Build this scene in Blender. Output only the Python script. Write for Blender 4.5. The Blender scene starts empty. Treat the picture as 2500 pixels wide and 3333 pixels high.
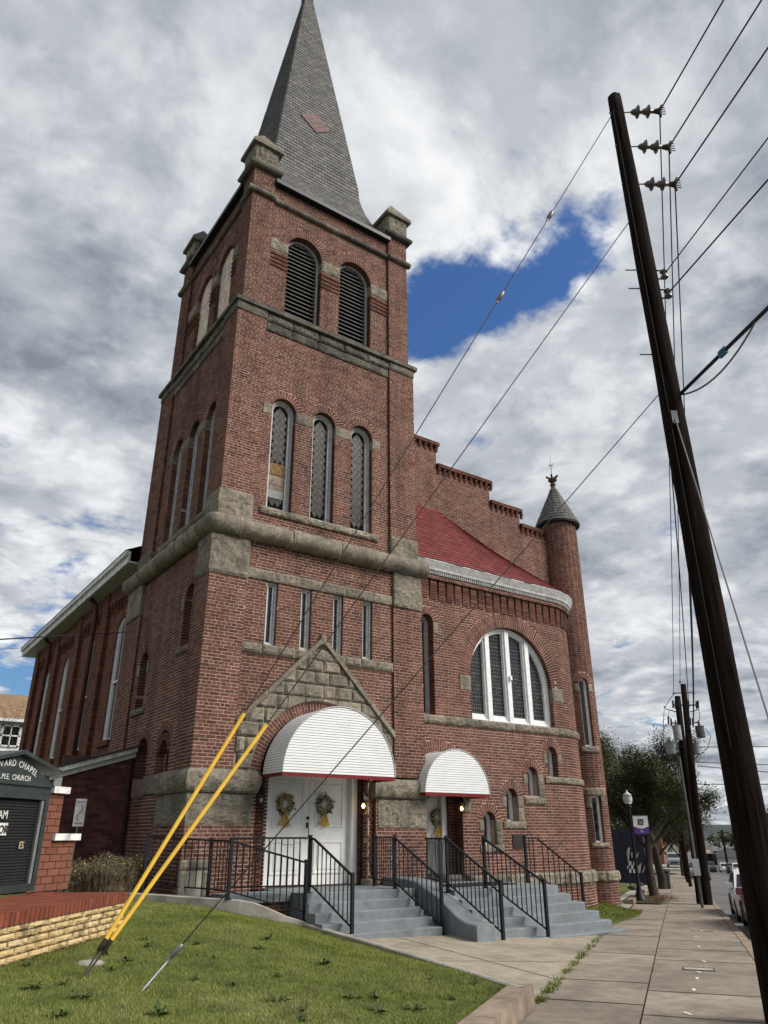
import bpy, math, random
import numpy as np
from mathutils import Vector, Matrix, noise
random.seed(7); rng = np.random.default_rng(7)
S = bpy.context.scene
# ------------------------------------------------------------------ camera
CAM_R = np.array([[0.81826857, 0.22926037, 0.52713966],
                  [-0.57482888, 0.33093901, 0.74836564],
                  [-0.00288049, -0.91537918, 0.40258248]])   # rows: world x,y,z in camera axes (right, down, forward)
CAM_C = np.array([-5.66, -14.66, 1.65]); FPX = 2400.0
cd = bpy.data.cameras.new('camera'); cam = bpy.data.objects.new('camera', cd); S.collection.objects.link(cam)
cd.sensor_fit = 'VERTICAL'; cd.sensor_height = 36.0; cd.lens = 36.0 * FPX / 3333.0
cd.clip_start = 0.05; cd.clip_end = 6000
mw = Matrix.Identity(4)
for i in range(3):
    mw[i][0] = CAM_R[i, 0]; mw[i][1] = -CAM_R[i, 1]; mw[i][2] = -CAM_R[i, 2]; mw[i][3] = CAM_C[i]
cam.matrix_world = mw; S.camera = cam
S.render.resolution_x = 768; S.render.resolution_y = 1024

def ray(x, y): return CAM_R @ np.array([(x - 1250) / FPX, (y - 1666.5) / FPX, 1.0])
def onX(x, y, X): r = ray(x, y); return CAM_C + r * (X - CAM_C[0]) / r[0]
def onY(x, y, Y): r = ray(x, y); return CAM_C + r * (Y - CAM_C[1]) / r[1]
def onZ(x, y, Z): r = ray(x, y); return CAM_C + r * (Z - CAM_C[2]) / r[2]
def atd(x, y, d): return CAM_C + ray(x, y) * d
def hgt(P, x, y):
    r = ray(x, y); t = math.hypot(P[0] - CAM_C[0], P[1] - CAM_C[1]) / math.hypot(r[0], r[1]); return (CAM_C + t * r)[2]
def proj(P):
    v = (np.asarray(P) - CAM_C) @ CAM_R; return np.stack([1250 + FPX * v[..., 0] / v[..., 2], 1666.5 + FPX * v[..., 1] / v[..., 2], v[..., 2]], -1)

# ------------------------------------------------------------------ light
SUN_AZ = math.radians(140); SUN_EL = math.radians(40)      # azimuth measured clockwise from +Y
world = bpy.data.worlds.new('World'); S.world = world; world.use_nodes = True
wn = world.node_tree.nodes; wl = world.node_tree.links; wn.clear()
def N(nt, t, **kw):
    n = nt.nodes.new(t)
    for k, v in kw.items(): setattr(n, k, v)
    return n
def build_world():
    nt = world.node_tree
    out = N(nt, 'ShaderNodeOutputWorld'); bg = N(nt, 'ShaderNodeBackground'); bg.inputs[1].default_value = 0.1
    sky = N(nt, 'ShaderNodeTexSky'); sky.sky_type = 'NISHITA'; sky.sun_disc = False
    sky.sun_elevation = SUN_EL; sky.sun_rotation = SUN_AZ; sky.air_density = 1.6; sky.dust_density = 0.6; sky.ozone_density = 2.5
    tc = N(nt, 'ShaderNodeTexCoord'); sep = N(nt, 'ShaderNodeSeparateXYZ'); wl.new(tc.outputs['Generated'], sep.inputs[0])
    def M(op, a, b=None, c=None, clamp=False):
        m = N(nt, 'ShaderNodeMath'); m.operation = op; m.use_clamp = clamp
        for i, v in enumerate((a, b, c)):
            if v is None: continue
            if isinstance(v, (int, float)): m.inputs[i].default_value = v
            else: wl.new(v, m.inputs[i])
        return m.outputs[0]
    zc = M('ADD', M('MAXIMUM', sep.outputs[2], 0.0), 0.16)
    comb = N(nt, 'ShaderNodeCombineXYZ')
    wl.new(M('DIVIDE', sep.outputs[0], zc), comb.inputs[0]); wl.new(M('DIVIDE', sep.outputs[1], zc), comb.inputs[1])
    def noi(scale, off, detail=7, rough=.55, dist=0.0):
        mp = N(nt, 'ShaderNodeMapping'); mp.inputs['Location'].default_value = off; wl.new(comb.outputs[0], mp.inputs[0])
        n = N(nt, 'ShaderNodeTexNoise'); n.inputs['Scale'].default_value = scale; n.inputs['Detail'].default_value = detail
        n.inputs['Roughness'].default_value = rough; n.inputs['Distortion'].default_value = dist
        wl.new(mp.outputs[0], n.inputs['Vector']); return n.outputs['Fac']
    n1 = noi(1.25, (3.1, 7.4, 0), 10, .58, .35); n2 = noi(4.2, (11.0, 2.0, 0), 12, .60, .15); n3 = noi(1.7, (5.0, -4.0, 0), 10, .56, .4); n4 = noi(5.5, (2.0, 9.0, 0), 12, .58, .2)
    def billow(v): return M('MULTIPLY', M('ABSOLUTE', M('SUBTRACT', v, .5)), 2.0)
    puff = M('ADD', M('MULTIPLY', billow(n3), .9), M('MULTIPLY', billow(n4), .55))
    dens = M('ADD', M('ADD', M('MULTIPLY', n1, .52), M('MULTIPLY', n2, .42)), M('MULTIPLY', puff, .22))
    # the gaps in the cloud where blue shows through
    for (px, py, w, amt) in ((1360, 1070, .0018, .17), (1490, 1010, .0021, .14), (1660, 930, .0021, .13), (1870, 860, .0016, .115), (1400, 880, .0010, .08), (30, 2180, .006, .15), (30, 1350, .0020, .09)):
        r = ray(px, py); r = r / np.linalg.norm(r)
        dp = N(nt, 'ShaderNodeVectorMath'); dp.operation = 'DOT_PRODUCT'; dp.inputs[1].default_value = tuple(r); wl.new(tc.outputs['Generated'], dp.inputs[0])
        g = M('POWER', 2.718, M('DIVIDE', M('SUBTRACT', dp.outputs['Value'], 1.0), w))
        dens = M('SUBTRACT', dens, M('MULTIPLY', g, amt))
    def MR(v, a, b, smooth=True):
        m = N(nt, 'ShaderNodeMapRange'); m.interpolation_type = 'SMOOTHSTEP' if smooth else 'LINEAR'; m.inputs[1].default_value = a; m.inputs[2].default_value = b; wl.new(v, m.inputs[0]); return m.outputs[0]
    cover = MR(dens, .34, .43)
    thick = MR(dens, .42, .66)
    shade = M('ADD', M('MULTIPLY', thick, .55), M('MULTIPLY', M('SUBTRACT', 1.0, MR(puff, .02, .42)), .60))
    ramp = N(nt, 'ShaderNodeValToRGB'); e = ramp.color_ramp.elements
    e[0].position = .05; e[0].color = (7.6, 7.7, 7.8, 1)
    e[1].position = 1.0; e[1].color = (1.9, 2.15, 2.6, 1)
    m1 = ramp.color_ramp.elements.new(.55); m1.color = (4.5, 4.75, 5.1, 1)
    wl.new(shade, ramp.inputs[0])
    skym = N(nt, 'ShaderNodeMix'); skym.data_type = 'RGBA'; skym.blend_type = 'MULTIPLY'; skym.inputs[0].default_value = 1
    wl.new(sky.outputs[0], skym.inputs[6]); skym.inputs[7].default_value = (.36, .54, .86, 1)
    mix = N(nt, 'ShaderNodeMix'); mix.data_type = 'RGBA'
    wl.new(cover, mix.inputs[0]); wl.new(skym.outputs[2], mix.inputs[6]); wl.new(ramp.outputs[0], mix.inputs[7])
    wl.new(mix.outputs[2], bg.inputs[0]); wl.new(bg.outputs[0], out.inputs[0])
build_world()
sd = bpy.data.lights.new('sun', 'SUN'); sd.energy = 3.9; sd.angle = math.radians(34); sd.color = (1.0, .95, .88)
sun = bpy.data.objects.new('sun', sd); S.collection.objects.link(sun)
dvec = Vector((math.sin(SUN_AZ) * math.cos(SUN_EL), math.cos(SUN_AZ) * math.cos(SUN_EL), math.sin(SUN_EL)))
sun.rotation_euler = dvec.to_track_quat('Z', 'Y').to_euler()
S.view_settings.view_transform = 'Standard'; S.view_settings.look = 'None'; S.view_settings.gamma = 1.0
S.view_settings.use_curve_mapping = False; S.view_settings.exposure = 0.32
S.render.engine = 'CYCLES'

# ------------------------------------------------------------------ materials
MATS = {}
def mat(name, base, rough=.8, var=.15, scale=6.0, bump=.0, bscale=40.0, metal=0.0, attr=None, col2=None, spec=.3, blotch=None, stretch=None, streak=None):
    m = bpy.data.materials.new(name); m.use_nodes = True; nt = m.node_tree; L = nt.links
    b = nt.nodes['Principled BSDF']; b.inputs['Roughness'].default_value = rough; b.inputs['Metallic'].default_value = metal
    b.inputs['Specular IOR Level'].default_value = spec
    geo = N(nt, 'ShaderNodeNewGeometry')
    src = geo.outputs['Position']
    if stretch:
        vm = N(nt, 'ShaderNodeVectorMath'); vm.operation = 'MULTIPLY'; vm.inputs[1].default_value = stretch; L.new(src, vm.inputs[0]); src = vm.outputs[0]
    def noi(sc, det=5):
        n = N(nt, 'ShaderNodeTexNoise'); n.inputs['Scale'].default_value = sc; n.inputs['Detail'].default_value = det; n.inputs['Roughness'].default_value = .6
        L.new(src, n.inputs['Vector']); return n.outputs['Fac']
    c2 = col2 if col2 else tuple(max(0, x * (1 - var * 1.6)) for x in base)
    c1 = base if col2 else tuple(x * (1 + var) for x in base)
    mx = N(nt, 'ShaderNodeMix'); mx.data_type = 'RGBA'; mx.inputs[6].default_value = (*c2, 1); mx.inputs[7].default_value = (*c1, 1)
    nf = noi(scale)
    mr = N(nt, 'ShaderNodeMapRange'); mr.inputs[1].default_value = .3; mr.inputs[2].default_value = .7; L.new(nf, mr.inputs[0])
    L.new(mr.outputs[0], mx.inputs[0]); col = mx.outputs[2]
    if attr:     # list of colours picked per piece
        at = N(nt, 'ShaderNodeAttribute'); at.attribute_name = 'rnd'
        rp = N(nt, 'ShaderNodeValToRGB'); els = rp.color_ramp.elements
        for i, c in enumerate(attr):
            el = els[i] if i < 2 else els.new(i / (len(attr) - 1))
            el.position = i / (len(attr) - 1) if i != 1 else 1 / (len(attr) - 1); el.color = (*c, 1)
        L.new(at.outputs['Fac'], rp.inputs[0])
        m2 = N(nt, 'ShaderNodeMix'); m2.data_type = 'RGBA'; m2.blend_type = 'MULTIPLY'; m2.inputs[0].default_value = 1
        mr.inputs[3].default_value = 1 - var; mr.inputs[4].default_value = 1 + var
        cmb = N(nt, 'ShaderNodeCombineColor')
        for i in range(3): L.new(mr.outputs[0], cmb.inputs[i])
        L.new(rp.outputs[0], m2.inputs[6]); L.new(cmb.outputs[0], m2.inputs[7]); col = m2.outputs[2]
    if blotch:
        bc, bs, lo, hi, amt = blotch
        mb = N(nt, 'ShaderNodeMapRange'); mb.inputs[1].default_value = lo; mb.inputs[2].default_value = hi; mb.inputs[4].default_value = amt; L.new(noi(bs, 7), mb.inputs[0])
        m3 = N(nt, 'ShaderNodeMix'); m3.data_type = 'RGBA'; m3.inputs[7].default_value = (*bc, 1); L.new(mb.outputs[0], m3.inputs[0]); L.new(col, m3.inputs[6]); col = m3.outputs[2]
    if streak:      # long vertical water and soot streaks
        amt, sx_, lo, hi = streak; vs = N(nt, 'ShaderNodeVectorMath'); vs.operation = 'MULTIPLY'; vs.inputs[1].default_value = (sx_, sx_, sx_ * .10); L.new(geo.outputs['Position'], vs.inputs[0])
        ns = N(nt, 'ShaderNodeTexNoise'); ns.inputs['Scale'].default_value = 1.0; ns.inputs['Detail'].default_value = 7; ns.inputs['Roughness'].default_value = .65; L.new(vs.outputs[0], ns.inputs['Vector'])
        ms = N(nt, 'ShaderNodeMapRange'); ms.inputs[1].default_value = lo; ms.inputs[2].default_value = hi; ms.inputs[3].default_value = 1.08; ms.inputs[4].default_value = 1 - amt; L.new(ns.outputs['Fac'], ms.inputs[0])
        m5 = N(nt, 'ShaderNodeMix'); m5.data_type = 'RGBA'; m5.blend_type = 'MULTIPLY'; m5.inputs[0].default_value = 1; c5_ = N(nt, 'ShaderNodeCombineColor')
        for i in range(3): L.new(ms.outputs[0], c5_.inputs[i])
        L.new(col, m5.inputs[6]); L.new(c5_.outputs[0], m5.inputs[7]); col = m5.outputs[2]
    L.new(col, b.inputs['Base Color'])
    if bump:
        bp = N(nt, 'ShaderNodeBump'); bp.inputs['Strength'].default_value = bump; bp.inputs['Distance'].default_value = .02
        L.new(noi(bscale, 6), bp.inputs['Height']); L.new(bp.outputs[0], b.inputs['Normal'])
    MATS[name] = m; return m
def emis(name, col, st):
    m = bpy.data.materials.new(name); m.use_nodes = True; b = m.node_tree.nodes['Principled BSDF']
    b.inputs['Base Color'].default_value = (*col, 1); b.inputs['Emission Color'].default_value = (*col, 1); b.inputs['Emission Strength'].default_value = st; MATS[name] = m
mat('brick', (.2, .07, .055), .9, .22, 1.3, .35, 60, attr=[(.060, .035, .029), (.092, .043, .033), (.122, .053, .039), (.146, .065, .047), (.180, .088, .064)], spec=.12, streak=(.36, 1.6, .42, .70), blotch=((.075, .045, .04), .55, .52, .75, .55))
mat('brick_nave', (.16, .055, .04), .9, .25, 2, .3, 60, attr=[(.07, .034, .026), (.115, .045, .03), (.16, .062, .038), (.19, .08, .045)], spec=.15)
mat('brick_annex', (.12, .045, .04), .9, .3, 3, .3, 60, attr=[(.05, .026, .026), (.085, .034, .032), (.12, .045, .04), (.16, .07, .06)], spec=.15)
mat('mortar', (.41, .30, .245), .95, .15, 3, .2, 120, spec=.1, streak=(.32, 1.6, .42, .70), blotch=((.30, .20, .17), .6, .5, .75, .5))
mat('mortar_dark', (.10, .07, .06), .95, .2, 3, .2, 120, spec=.1)
mat('mortar_old', (.22, .15, .125), .95, .3, 4, .2, 120, spec=.1)
mat('granite', (.27, .24, .18), .92, .38, 16, 1.0, 30, spec=.15, attr=[(.165, .148, .120), (.200, .177, .140), (.232, .204, .158), (.262, .230, .178)], blotch=((.085, .08, .07), 2.2, .48, .72, .72), streak=(.35, 2.5, .42, .72))
mat('granite_dark', (.14, .13, .105), .92, .38, 16, 1.0, 30, spec=.15, attr=[(.095, .090, .076), (.125, .117, .095), (.155, .143, .113), (.18, .165, .128)], blotch=((.045, .044, .042), 2.0, .45, .68, .8), streak=(.4, 2.5, .4, .7))
mat('slate', (.14, .145, .14), .75, .2, 3, .25, 70, attr=[(.055, .055, .052), (.085, .084, .079), (.112, .109, .101), (.14, .135, .123)], spec=.4)
mat('slate_pink', (.17, .11, .105), .8, .2, 5, .2, 70, attr=[(.14, .092, .086), (.185, .118, .11)])
mat('slate_base', (.05, .05, .05), .9)
mat('red_shingle', (.25, .035, .032), .9, .2, 2.5, .3, 120, attr=[(.135, .036, .034), (.160, .042, .039), (.188, .052, .048)], spec=.15)
mat('white_paint', (.78, .78, .76), .75, .06, 5, .05, 60, spec=.12)
mat('frame_paint', (.45, .46, .46), .6, .18, 9, .1, 80)
mat('frame_white', (.74, .75, .75), .55, .1, 9, .05, 80)
mat('awning_white', (.74, .75, .75), .45, .04, 4)
mat('awning_red', (.16, .012, .014), .8)
mat('fascia_paint', (.68, .68, .66), .7, .25, 7, .1, 60, blotch=((.2, .18, .15), 3.0, .60, .7, .8))
mat('gutter_black', (.012, .013, .015), .5)
mat('gutter_lead', (.010, .010, .010), .9, spec=.05)
mat('gutter_grey', (.44, .44, .43), .55, .2, 6, .05, 60, blotch=((.30, .28, .26), 3.5, .56, .72, .6))
mat('black_metal', (.006, .007, .010), .5, .1, spec=.3)
mat('glass_dark', (.010, .012, .013), .10, .3, 3, .06, 30, spec=.6)
mat('glass_amber', (.12, .09, .045), .25, .3, 5, .15, 60, attr=[(.022, .019, .013), (.048, .039, .024)], spec=.12)
mat('glass_violet', (.020, .017, .022), .25, .3, 5, .15, 60, attr=[(.008, .007, .009), (.018, .015, .019)], spec=.12)
mat('lead', (.16, .16, .16), .6, metal=.3)
mat('plywood', (.62, .52, .40), .85, .25, 5, .1, 60, blotch=((.2, .15, .1), 6, .55, .7, .6))
mat('patch_brown', (.20, .125, .05), .85, .4, 10)
mat('patch_tan', (.22, .175, .13), .85, .3, 8)
mat('louver', (.10, .098, .092), .8, .3, 10)
mat('void', (.006, .006, .006), 1.0)
mat('step_paint', (.185, .208, .222), .8, .16, 4, .5, 30, blotch=((.115, .125, .13), 1.6, .50, .72, .6))
mat('concrete', (.22, .18, .14), .92, .22, 5, .4, 90, attr=[(.225, .190, .152), (.255, .215, .172), (.285, .242, .192)], spec=.2, blotch=((.115, .10, .086), 1.1, .46, .70, .75))
mat('concrete_pale', (.31, .27, .21), .92, .2, 4.0, .35, 90, attr=[(.29, .255, .195), (.32, .28, .215)], spec=.2, blotch=((.15, .135, .115), .75, .48, .70, .7))
mat('concrete_grey', (.34, .32, .28), .92, .2, 3, .3, 60, spec=.2, blotch=((.14, .13, .11), 2.5, .5, .7, .6))
mat('kerb_brown', (.27, .21, .16), .92, .2, 4, .35, 60, spec=.2, blotch=((.13, .10, .08), 3, .5, .7, .6))
mat('joint', (.05, .043, .035), 1.0)
mat('asphalt', (.13, .13, .13), .9, .15, 2, .3, 150, spec=.3, blotch=((.075, .075, .075), .35, .5, .7, .7))
mat('soil', (.065, .058, .03), 1.0, .4, 5, .4, 40, blotch=((.10, .085, .045), 2, .5, .7, .7))
mat('grass', (.09, .12, .025), .8, .3, 1.5, attr=[(.085, .11, .02), (.13, .16, .028), (.175, .205, .04), (.23, .235, .062), (.30, .26, .12)], spec=.2)
mat('weed', (.045, .08, .022), .7, .3, 5, spec=.25)
mat('soil_lawn', (.10, .12, .03), 1.0, .3, 3, .4, 60, blotch=((.10, .085, .035), 1.5, .5, .7, .7))
mat('ground_far', (.10, .098, .075), 1.0, .3, .1)
mat('pole_wood', (.0125, .008, .006), .95, .6, 22, 1.0, 30, spec=.06, stretch=(1, 1, .06), blotch=((.02, .011, .008), 9, .55, .7, .7))
mat('pole_top', (.07, .065, .055), .95, .3, 9, .4, 30)
mat('yellow_plastic', (.50, .30, .010), .45, .1, 5)
mat('galv', (.20, .21, .22), .45, .15, 9, metal=.6)
mat('rust', (.06, .05, .04), .7, .3, 12, metal=.4)
mat('wire', (.012, .013, .018), .6)
mat('wire_grey', (.16, .16, .16), .6)
mat('porcelain', (.10, .085, .075), .3, .2, spec=.6)
mat('cream_brick', (.55, .40, .20), .9, .2, 10, .8, 30, attr=[(.47, .34, .17), (.55, .41, .21), (.60, .46, .26)], spec=.15, blotch=((.11, .085, .05), 8.0, .52, .64, .8))
mat('planter_brick', (.19, .055, .032), .85, .15, 8, .3, 60, attr=[(.15, .045, .028), (.19, .055, .032), (.22, .066, .038)], spec=.2)
mat('pier_brick', (.2, .07, .04), .85, .12, 8, .25, 60, attr=[(.15, .060, .040), (.175, .070, .045), (.20, .080, .052)], spec=.2)
mat('sign_green', (.026, .036, .034), .45, .25, 8, .1, 40, spec=.4)
mat('sign_board', (.010, .010, .011), .4, .2, 8)
mat('letter_white', (.62, .62, .58), .6)
mat('letter_cream', (.55, .45, .26), .6)
mat('sign_grey', (.17, .175, .17), .5, .15, 6)
mat('twig', (.105, .08, .05), .95, .3, 9)
mat('bud', (.13, .115, .06), .8, .2, 9)
mat('bud_yellow', (.6, .48, .03), .8)
mat('bark', (.045, .036, .028), .95, .3, 8, .6, 25)
mat('leaf', (.05, .06, .02), .75, .3, 1.5, attr=[(.045, .050, .020), (.068, .075, .028), (.092, .10, .040), (.13, .13, .06)], spec=.3)
mat('siding', (.62, .63, .64), .7, .05, 3)
mat('brown_roof', (.22, .145, .085), .9, .25, 3, .4, 60)
mat('hill_green', (.035, .05, .05), 1.0, .25, .01)
mat('mural_navy', (.009, .011, .026), .7)
mat('purple', (.085, .035, .19), .7)
mat('wreath_flower', (.40, .33, .20), .9, .3, 20)
mat('wreath_leaf', (.045, .048, .022), .9, .4, 20)
mat('ribbon', (.46, .27, .05), .6, .2, 15)
mat('bulb_glass', (.55, .52, .45), .3)
emis('bulb', (1.0, .62, .18), 9.0)
mat('lamp_glass', (.62, .62, .6), .35)
mat('plaque', (.045, .042, .04), .4, .2, 20, metal=.5)
mat('chrome', (.5, .5, .5), .2, metal=.9)
mat('brass', (.10, .075, .05), .7, .3, 20, metal=.4)
mat('tyre', (.015, .015, .015), .85)
mat('headlight', (.55, .57, .6), .15, spec=.7)
mat('tail', (.25, .01, .01), .3)
mat('door_mat', (.012, .013, .015), .95)
mat('pipe_red', (.085, .024, .020), .6, .2, 6)
mat('bin', (.015, .016, .018), .7)
mat('tx_grey', (.30, .32, .33), .5, .1, 5)
mat('tx_dark', (.08, .09, .085), .6, .3, 5)
mat('far_brick', (.22, .10, .07), .9, .15, 1)
mat('far_white', (.6, .6, .6), .8)
mat('far_dark', (.05, .055, .06), .85)
mat('dry_leaf', (.11, .065, .035), .95, .3, 9)
mat('paint_mark', (.75, .74, .70), .8)
for nm, c in dict(car_white=(.62, .63, .65), car_red=(.13, .010, .013), car_silver=(.25, .26, .27), car_black=(.018, .019, .021), car_grey=(.10, .11, .12)).items():
    m = mat(nm, c, .28, .03, 2, spec=.6); m.node_tree.nodes['Principled BSDF'].inputs['Coat Weight'].default_value = .6

# ------------------------------------------------------------------ helpers
COL = S.collection
def tag(o, label=None, cat=None, group=None, kind=None):
    if label: o['label'] = label
    if cat: o['category'] = cat
    if group: o['group'] = group
    if kind: o['kind'] = kind
    return o
def thing(name, loc, label, cat, group=None):
    o = bpy.data.objects.new(name, None); COL.objects.link(o); o.location = Vector([float(q) for q in loc]); o.empty_display_size = .2
    return tag(o, label, cat, group)
def link(o, parent=None):
    COL.objects.link(o)
    if parent is not None:
        o.parent = parent
        if parent.type == 'EMPTY': o.matrix_parent_inverse = Matrix.Translation(-parent.location)
    return o
def mesh_np(name, V, F, mats, rnd=None, mi=None, smooth=False):
    """V (n,3); F list of index tuples or (m,4) array"""
    me = bpy.data.meshes.new(name); V = np.asarray(V, dtype=np.float32)
    me.vertices.add(len(V)); me.vertices.foreach_set('co', V.ravel())
    if isinstance(F, np.ndarray):
        m, k = F.shape; loops = F.astype(np.int32).ravel(); starts = np.arange(m, dtype=np.int32) * k; tot = np.full(m, k, dtype=np.int32)
    else:
        m = len(F); tot = np.array([len(f) for f in F], dtype=np.int32); starts = np.concatenate([[0], np.cumsum(tot)[:-1]]).astype(np.int32)
        loops = np.array([i for f in F for i in f], dtype=np.int32)
    me.loops.add(len(loops)); me.loops.foreach_set('vertex_index', loops)
    me.polygons.add(m); me.polygons.foreach_set('loop_start', starts); me.polygons.foreach_set('loop_total', tot)
    if mi is not None: me.polygons.foreach_set('material_index', np.asarray(mi, dtype=np.int32))
    me.polygons.foreach_set('use_smooth', np.full(m, bool(smooth), dtype=bool))
    for t in (mats if isinstance(mats, (list, tuple)) else [mats]): me.materials.append(MATS[t])
    if rnd is not None:
        a = me.attributes.new('rnd', 'FLOAT', 'FACE'); a.data.foreach_set('value', np.asarray(rnd, dtype=np.float32))
    me.update(calc_edges=True); return me
class MB:
    def __init__(s): s.v = []; s.f = []; s.m = []; s.r = []
    def add(s, V, F, m=0, r=None):
        o = len(s.v); s.v.extend([tuple(float(c) for c in p) for p in V]); rr = random.random() if r is None else r
        for f in F: s.f.append(tuple(i + o for i in f)); s.m.append(m); s.r.append(rr)
        return s
    def box(s, a, b, m=0, r=None):
        x0, y0, z0 = a; x1, y1, z1 = b
        return s.add([(x0, y0, z0), (x1, y0, z0), (x1, y1, z0), (x0, y1, z0), (x0, y0, z1), (x1, y0, z1), (x1, y1, z1), (x0, y1, z1)],
                     [(0, 3, 2, 1), (4, 5, 6, 7), (0, 1, 5, 4), (1, 2, 6, 5), (2, 3, 7, 6), (3, 0, 4, 7)], m, r)
    def hexa(s, c8, m=0, r=None):
        return s.add(c8, [(0, 3, 2, 1), (4, 5, 6, 7), (0, 1, 5, 4), (1, 2, 6, 5), (2, 3, 7, 6), (3, 0, 4, 7)], m, r)
    def obox(s, c, ax, ay, az, m=0, r=None):
        c = np.array(c, float); ax, ay, az = (np.array(q, float) for q in (ax, ay, az))
        return s.hexa([c - ax - ay - az, c + ax - ay - az, c + ax + ay - az, c - ax + ay - az, c - ax - ay + az, c + ax - ay + az, c + ax + ay + az, c - ax + ay + az], m, r)
    def bar(s, p, q, w, h=None, m=0, up=(0, 0, 1)):
        p = np.array(p, float); q = np.array(q, float); d = q - p; L = np.linalg.norm(d); d = d / L; u = np.array(up, float)
        if abs(d @ u) > .98: u = np.array([1.0, 0, 0])
        sx = np.cross(d, u); sx /= np.linalg.norm(sx); sz = np.cross(sx, d); h = h or w
        return s.obox((p + q) / 2, sx * w / 2, d * L / 2, sz * h / 2, m)
    def tube(s, pts, rad, n=8, m=0, cap=True, r=None):
        pts = [np.array(p, float) for p in pts]; k = len(pts); rad = [rad] * k if isinstance(rad, (int, float)) else list(rad)
        V = []; F = []; prev = None
        for i, p in enumerate(pts):
            d = pts[min(i + 1, k - 1)] - pts[max(i - 1, 0)]; d = d / (np.linalg.norm(d) + 1e-9)
            if prev is None:
                u = np.array([0, 0, 1.0]) if abs(d[2]) < .9 else np.array([1.0, 0, 0])
            else: u = prev
            a = np.cross(d, u); a /= np.linalg.norm(a) + 1e-9; b = np.cross(a, d); prev = b
            for j in range(n):
                t = 2 * math.pi * j / n; V.append(p + rad[i] * (math.cos(t) * a + math.sin(t) * b))
        for i in range(k - 1):
            for j in range(n): F.append((i * n + j, i * n + (j + 1) % n, (i + 1) * n + (j + 1) % n, (i + 1) * n + j))
        if cap: F.append(tuple(range(n))); F.append(tuple((k - 1) * n + j for j in range(n)))
        return s.add(V, F, m, r)
    def lathe(s, c, prof, n=16, m=0):
        V = []; F = []; k = len(prof)
        for (rr, z) in prof:
            for j in range(n): t = 2 * math.pi * j / n; V.append((c[0] + rr * math.cos(t), c[1] + rr * math.sin(t), c[2] + z))
        for i in range(k - 1):
            for j in range(n): F.append((i * n + j, i * n + (j + 1) % n, (i + 1) * n + (j + 1) % n, (i + 1) * n + j))
        F.append(tuple(range(n))); F.append(tuple((k - 1) * n + j for j in range(n)))
        return s.add(V, F, m)
    def build(s, name, mats, parent=None, smooth=False):
        me = mesh_np(name, s.v, s.f, mats, s.r, s.m, smooth); return link(bpy.data.objects.new(name, me), parent)

def pmap(O, U, Nn):
    O = np.array(O, float); U = np.array(U, float); Nn = np.array(Nn, float)
    def f(u, z, d):
        u = np.asarray(u, float)[..., None]; z = np.asarray(z, float)[..., None]; d = np.asarray(d, float)[..., None]
        return O + u * U + d * Nn + z * np.array([0, 0, 1.0])
    f.step = 99; return f
def front(y): return pmap((0, y, 0), (1, 0, 0), (0, -1, 0))
def left(x): return pmap((x, 0, 0), (0, 1, 0), (-1, 0, 0))
def cmap(cx, cy, R0):
    def f(u, z, d):
        u = np.asarray(u, float); z = np.asarray(z, float); d = np.asarray(d, float); a = u / R0
        return np.stack(np.broadcast_arrays(cx + (R0 + d) * np.sin(a), cy - (R0 + d) * np.cos(a), z), -1)
    f.step = .2; return f
W2X, W2Y, W2L, W2R = 5.85, .40, 5.25, 2.0
def wall2(off=0.0):
    def f(u, z, d):
        u = np.asarray(u, float); z = np.asarray(z, float); d = np.asarray(d, float) + off; a = np.maximum(u - W2L, 0) / W2R
        x = np.where(u <= W2L, W2X + u, W2X + W2L + (W2R + d) * np.sin(a)); y = np.where(u <= W2L, W2Y - d, W2Y + W2R - (W2R + d) * np.cos(a))
        return np.stack(np.broadcast_arrays(x, y, z), -1)
    f.step = .2; return f

class Rect:
    def __init__(s, u0, u1, z0, z1, depth=.02, mort=True): s.u0, s.u1, s.z0, s.z1, s.depth, s.mort = u0, u1, z0, z1, depth, mort
    def block(s, za, zb, m=False):
        if m and not s.mort: return None
        lo, hi = (s.z0 - 1e-4, s.z1 + 1e-4)
        zm = (za + zb) / 2
        return (s.u0, s.u1) if lo < zm < hi else None
class Arch:
    def __init__(s, uc, r, z0, zs, ring=.22, depth=.25): s.uc, s.r, s.z0, s.zs, s.ring, s.depth = uc, r, z0, zs, ring, depth
    def block(s, za, zb, m=False):
        zm = (za + zb) / 2
        if zm < s.z0: return None
        if zm < s.zs: return (s.uc - s.r, s.uc + s.r)
        if m:
            h = max(za - s.zs, 0); R0 = s.r + .012
        else: h = zm - s.zs; R0 = s.r + s.ring + .008
        if h >= R0: return None
        w = math.sqrt(R0 * R0 - h * h); return (s.uc - w, s.uc + w)
class Poly:
    depth = .02
    def __init__(s, pts, mort=False): s.p = pts; s.mort = mort
    def block(s, za, zb, m=False):
        if m and not s.mort: return None
        zm = (za + zb) / 2; xs = []
        for (a, b) in zip(s.p, s.p[1:] + s.p[:1]):
            if (a[1] - zm) * (b[1] - zm) < 0: xs.append(a[0] + (b[0] - a[0]) * (zm - a[1]) / (b[1] - a[1]))
        return (min(xs), max(xs)) if len(xs) > 1 else None
def free(u0, u1, bl):
    out = [(u0, u1, None, None)]
    for (a, b, h) in bl:
        nx = []
        for (p, q, hp, hq) in out:
            if b <= p or a >= q: nx.append((p, q, hp, hq)); continue
            if a > p: nx.append((p, a, hp, h))
            if b < q: nx.append((b, q, h, hq))
        out = nx
    return out
BH, BL, BJ = .0715, .232, .0165
PIECES = {}
def store(key, C8, r): PIECES.setdefault(key, [[], []]); PIECES[key][0].append(C8); PIECES[key][1].append(r)
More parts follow.
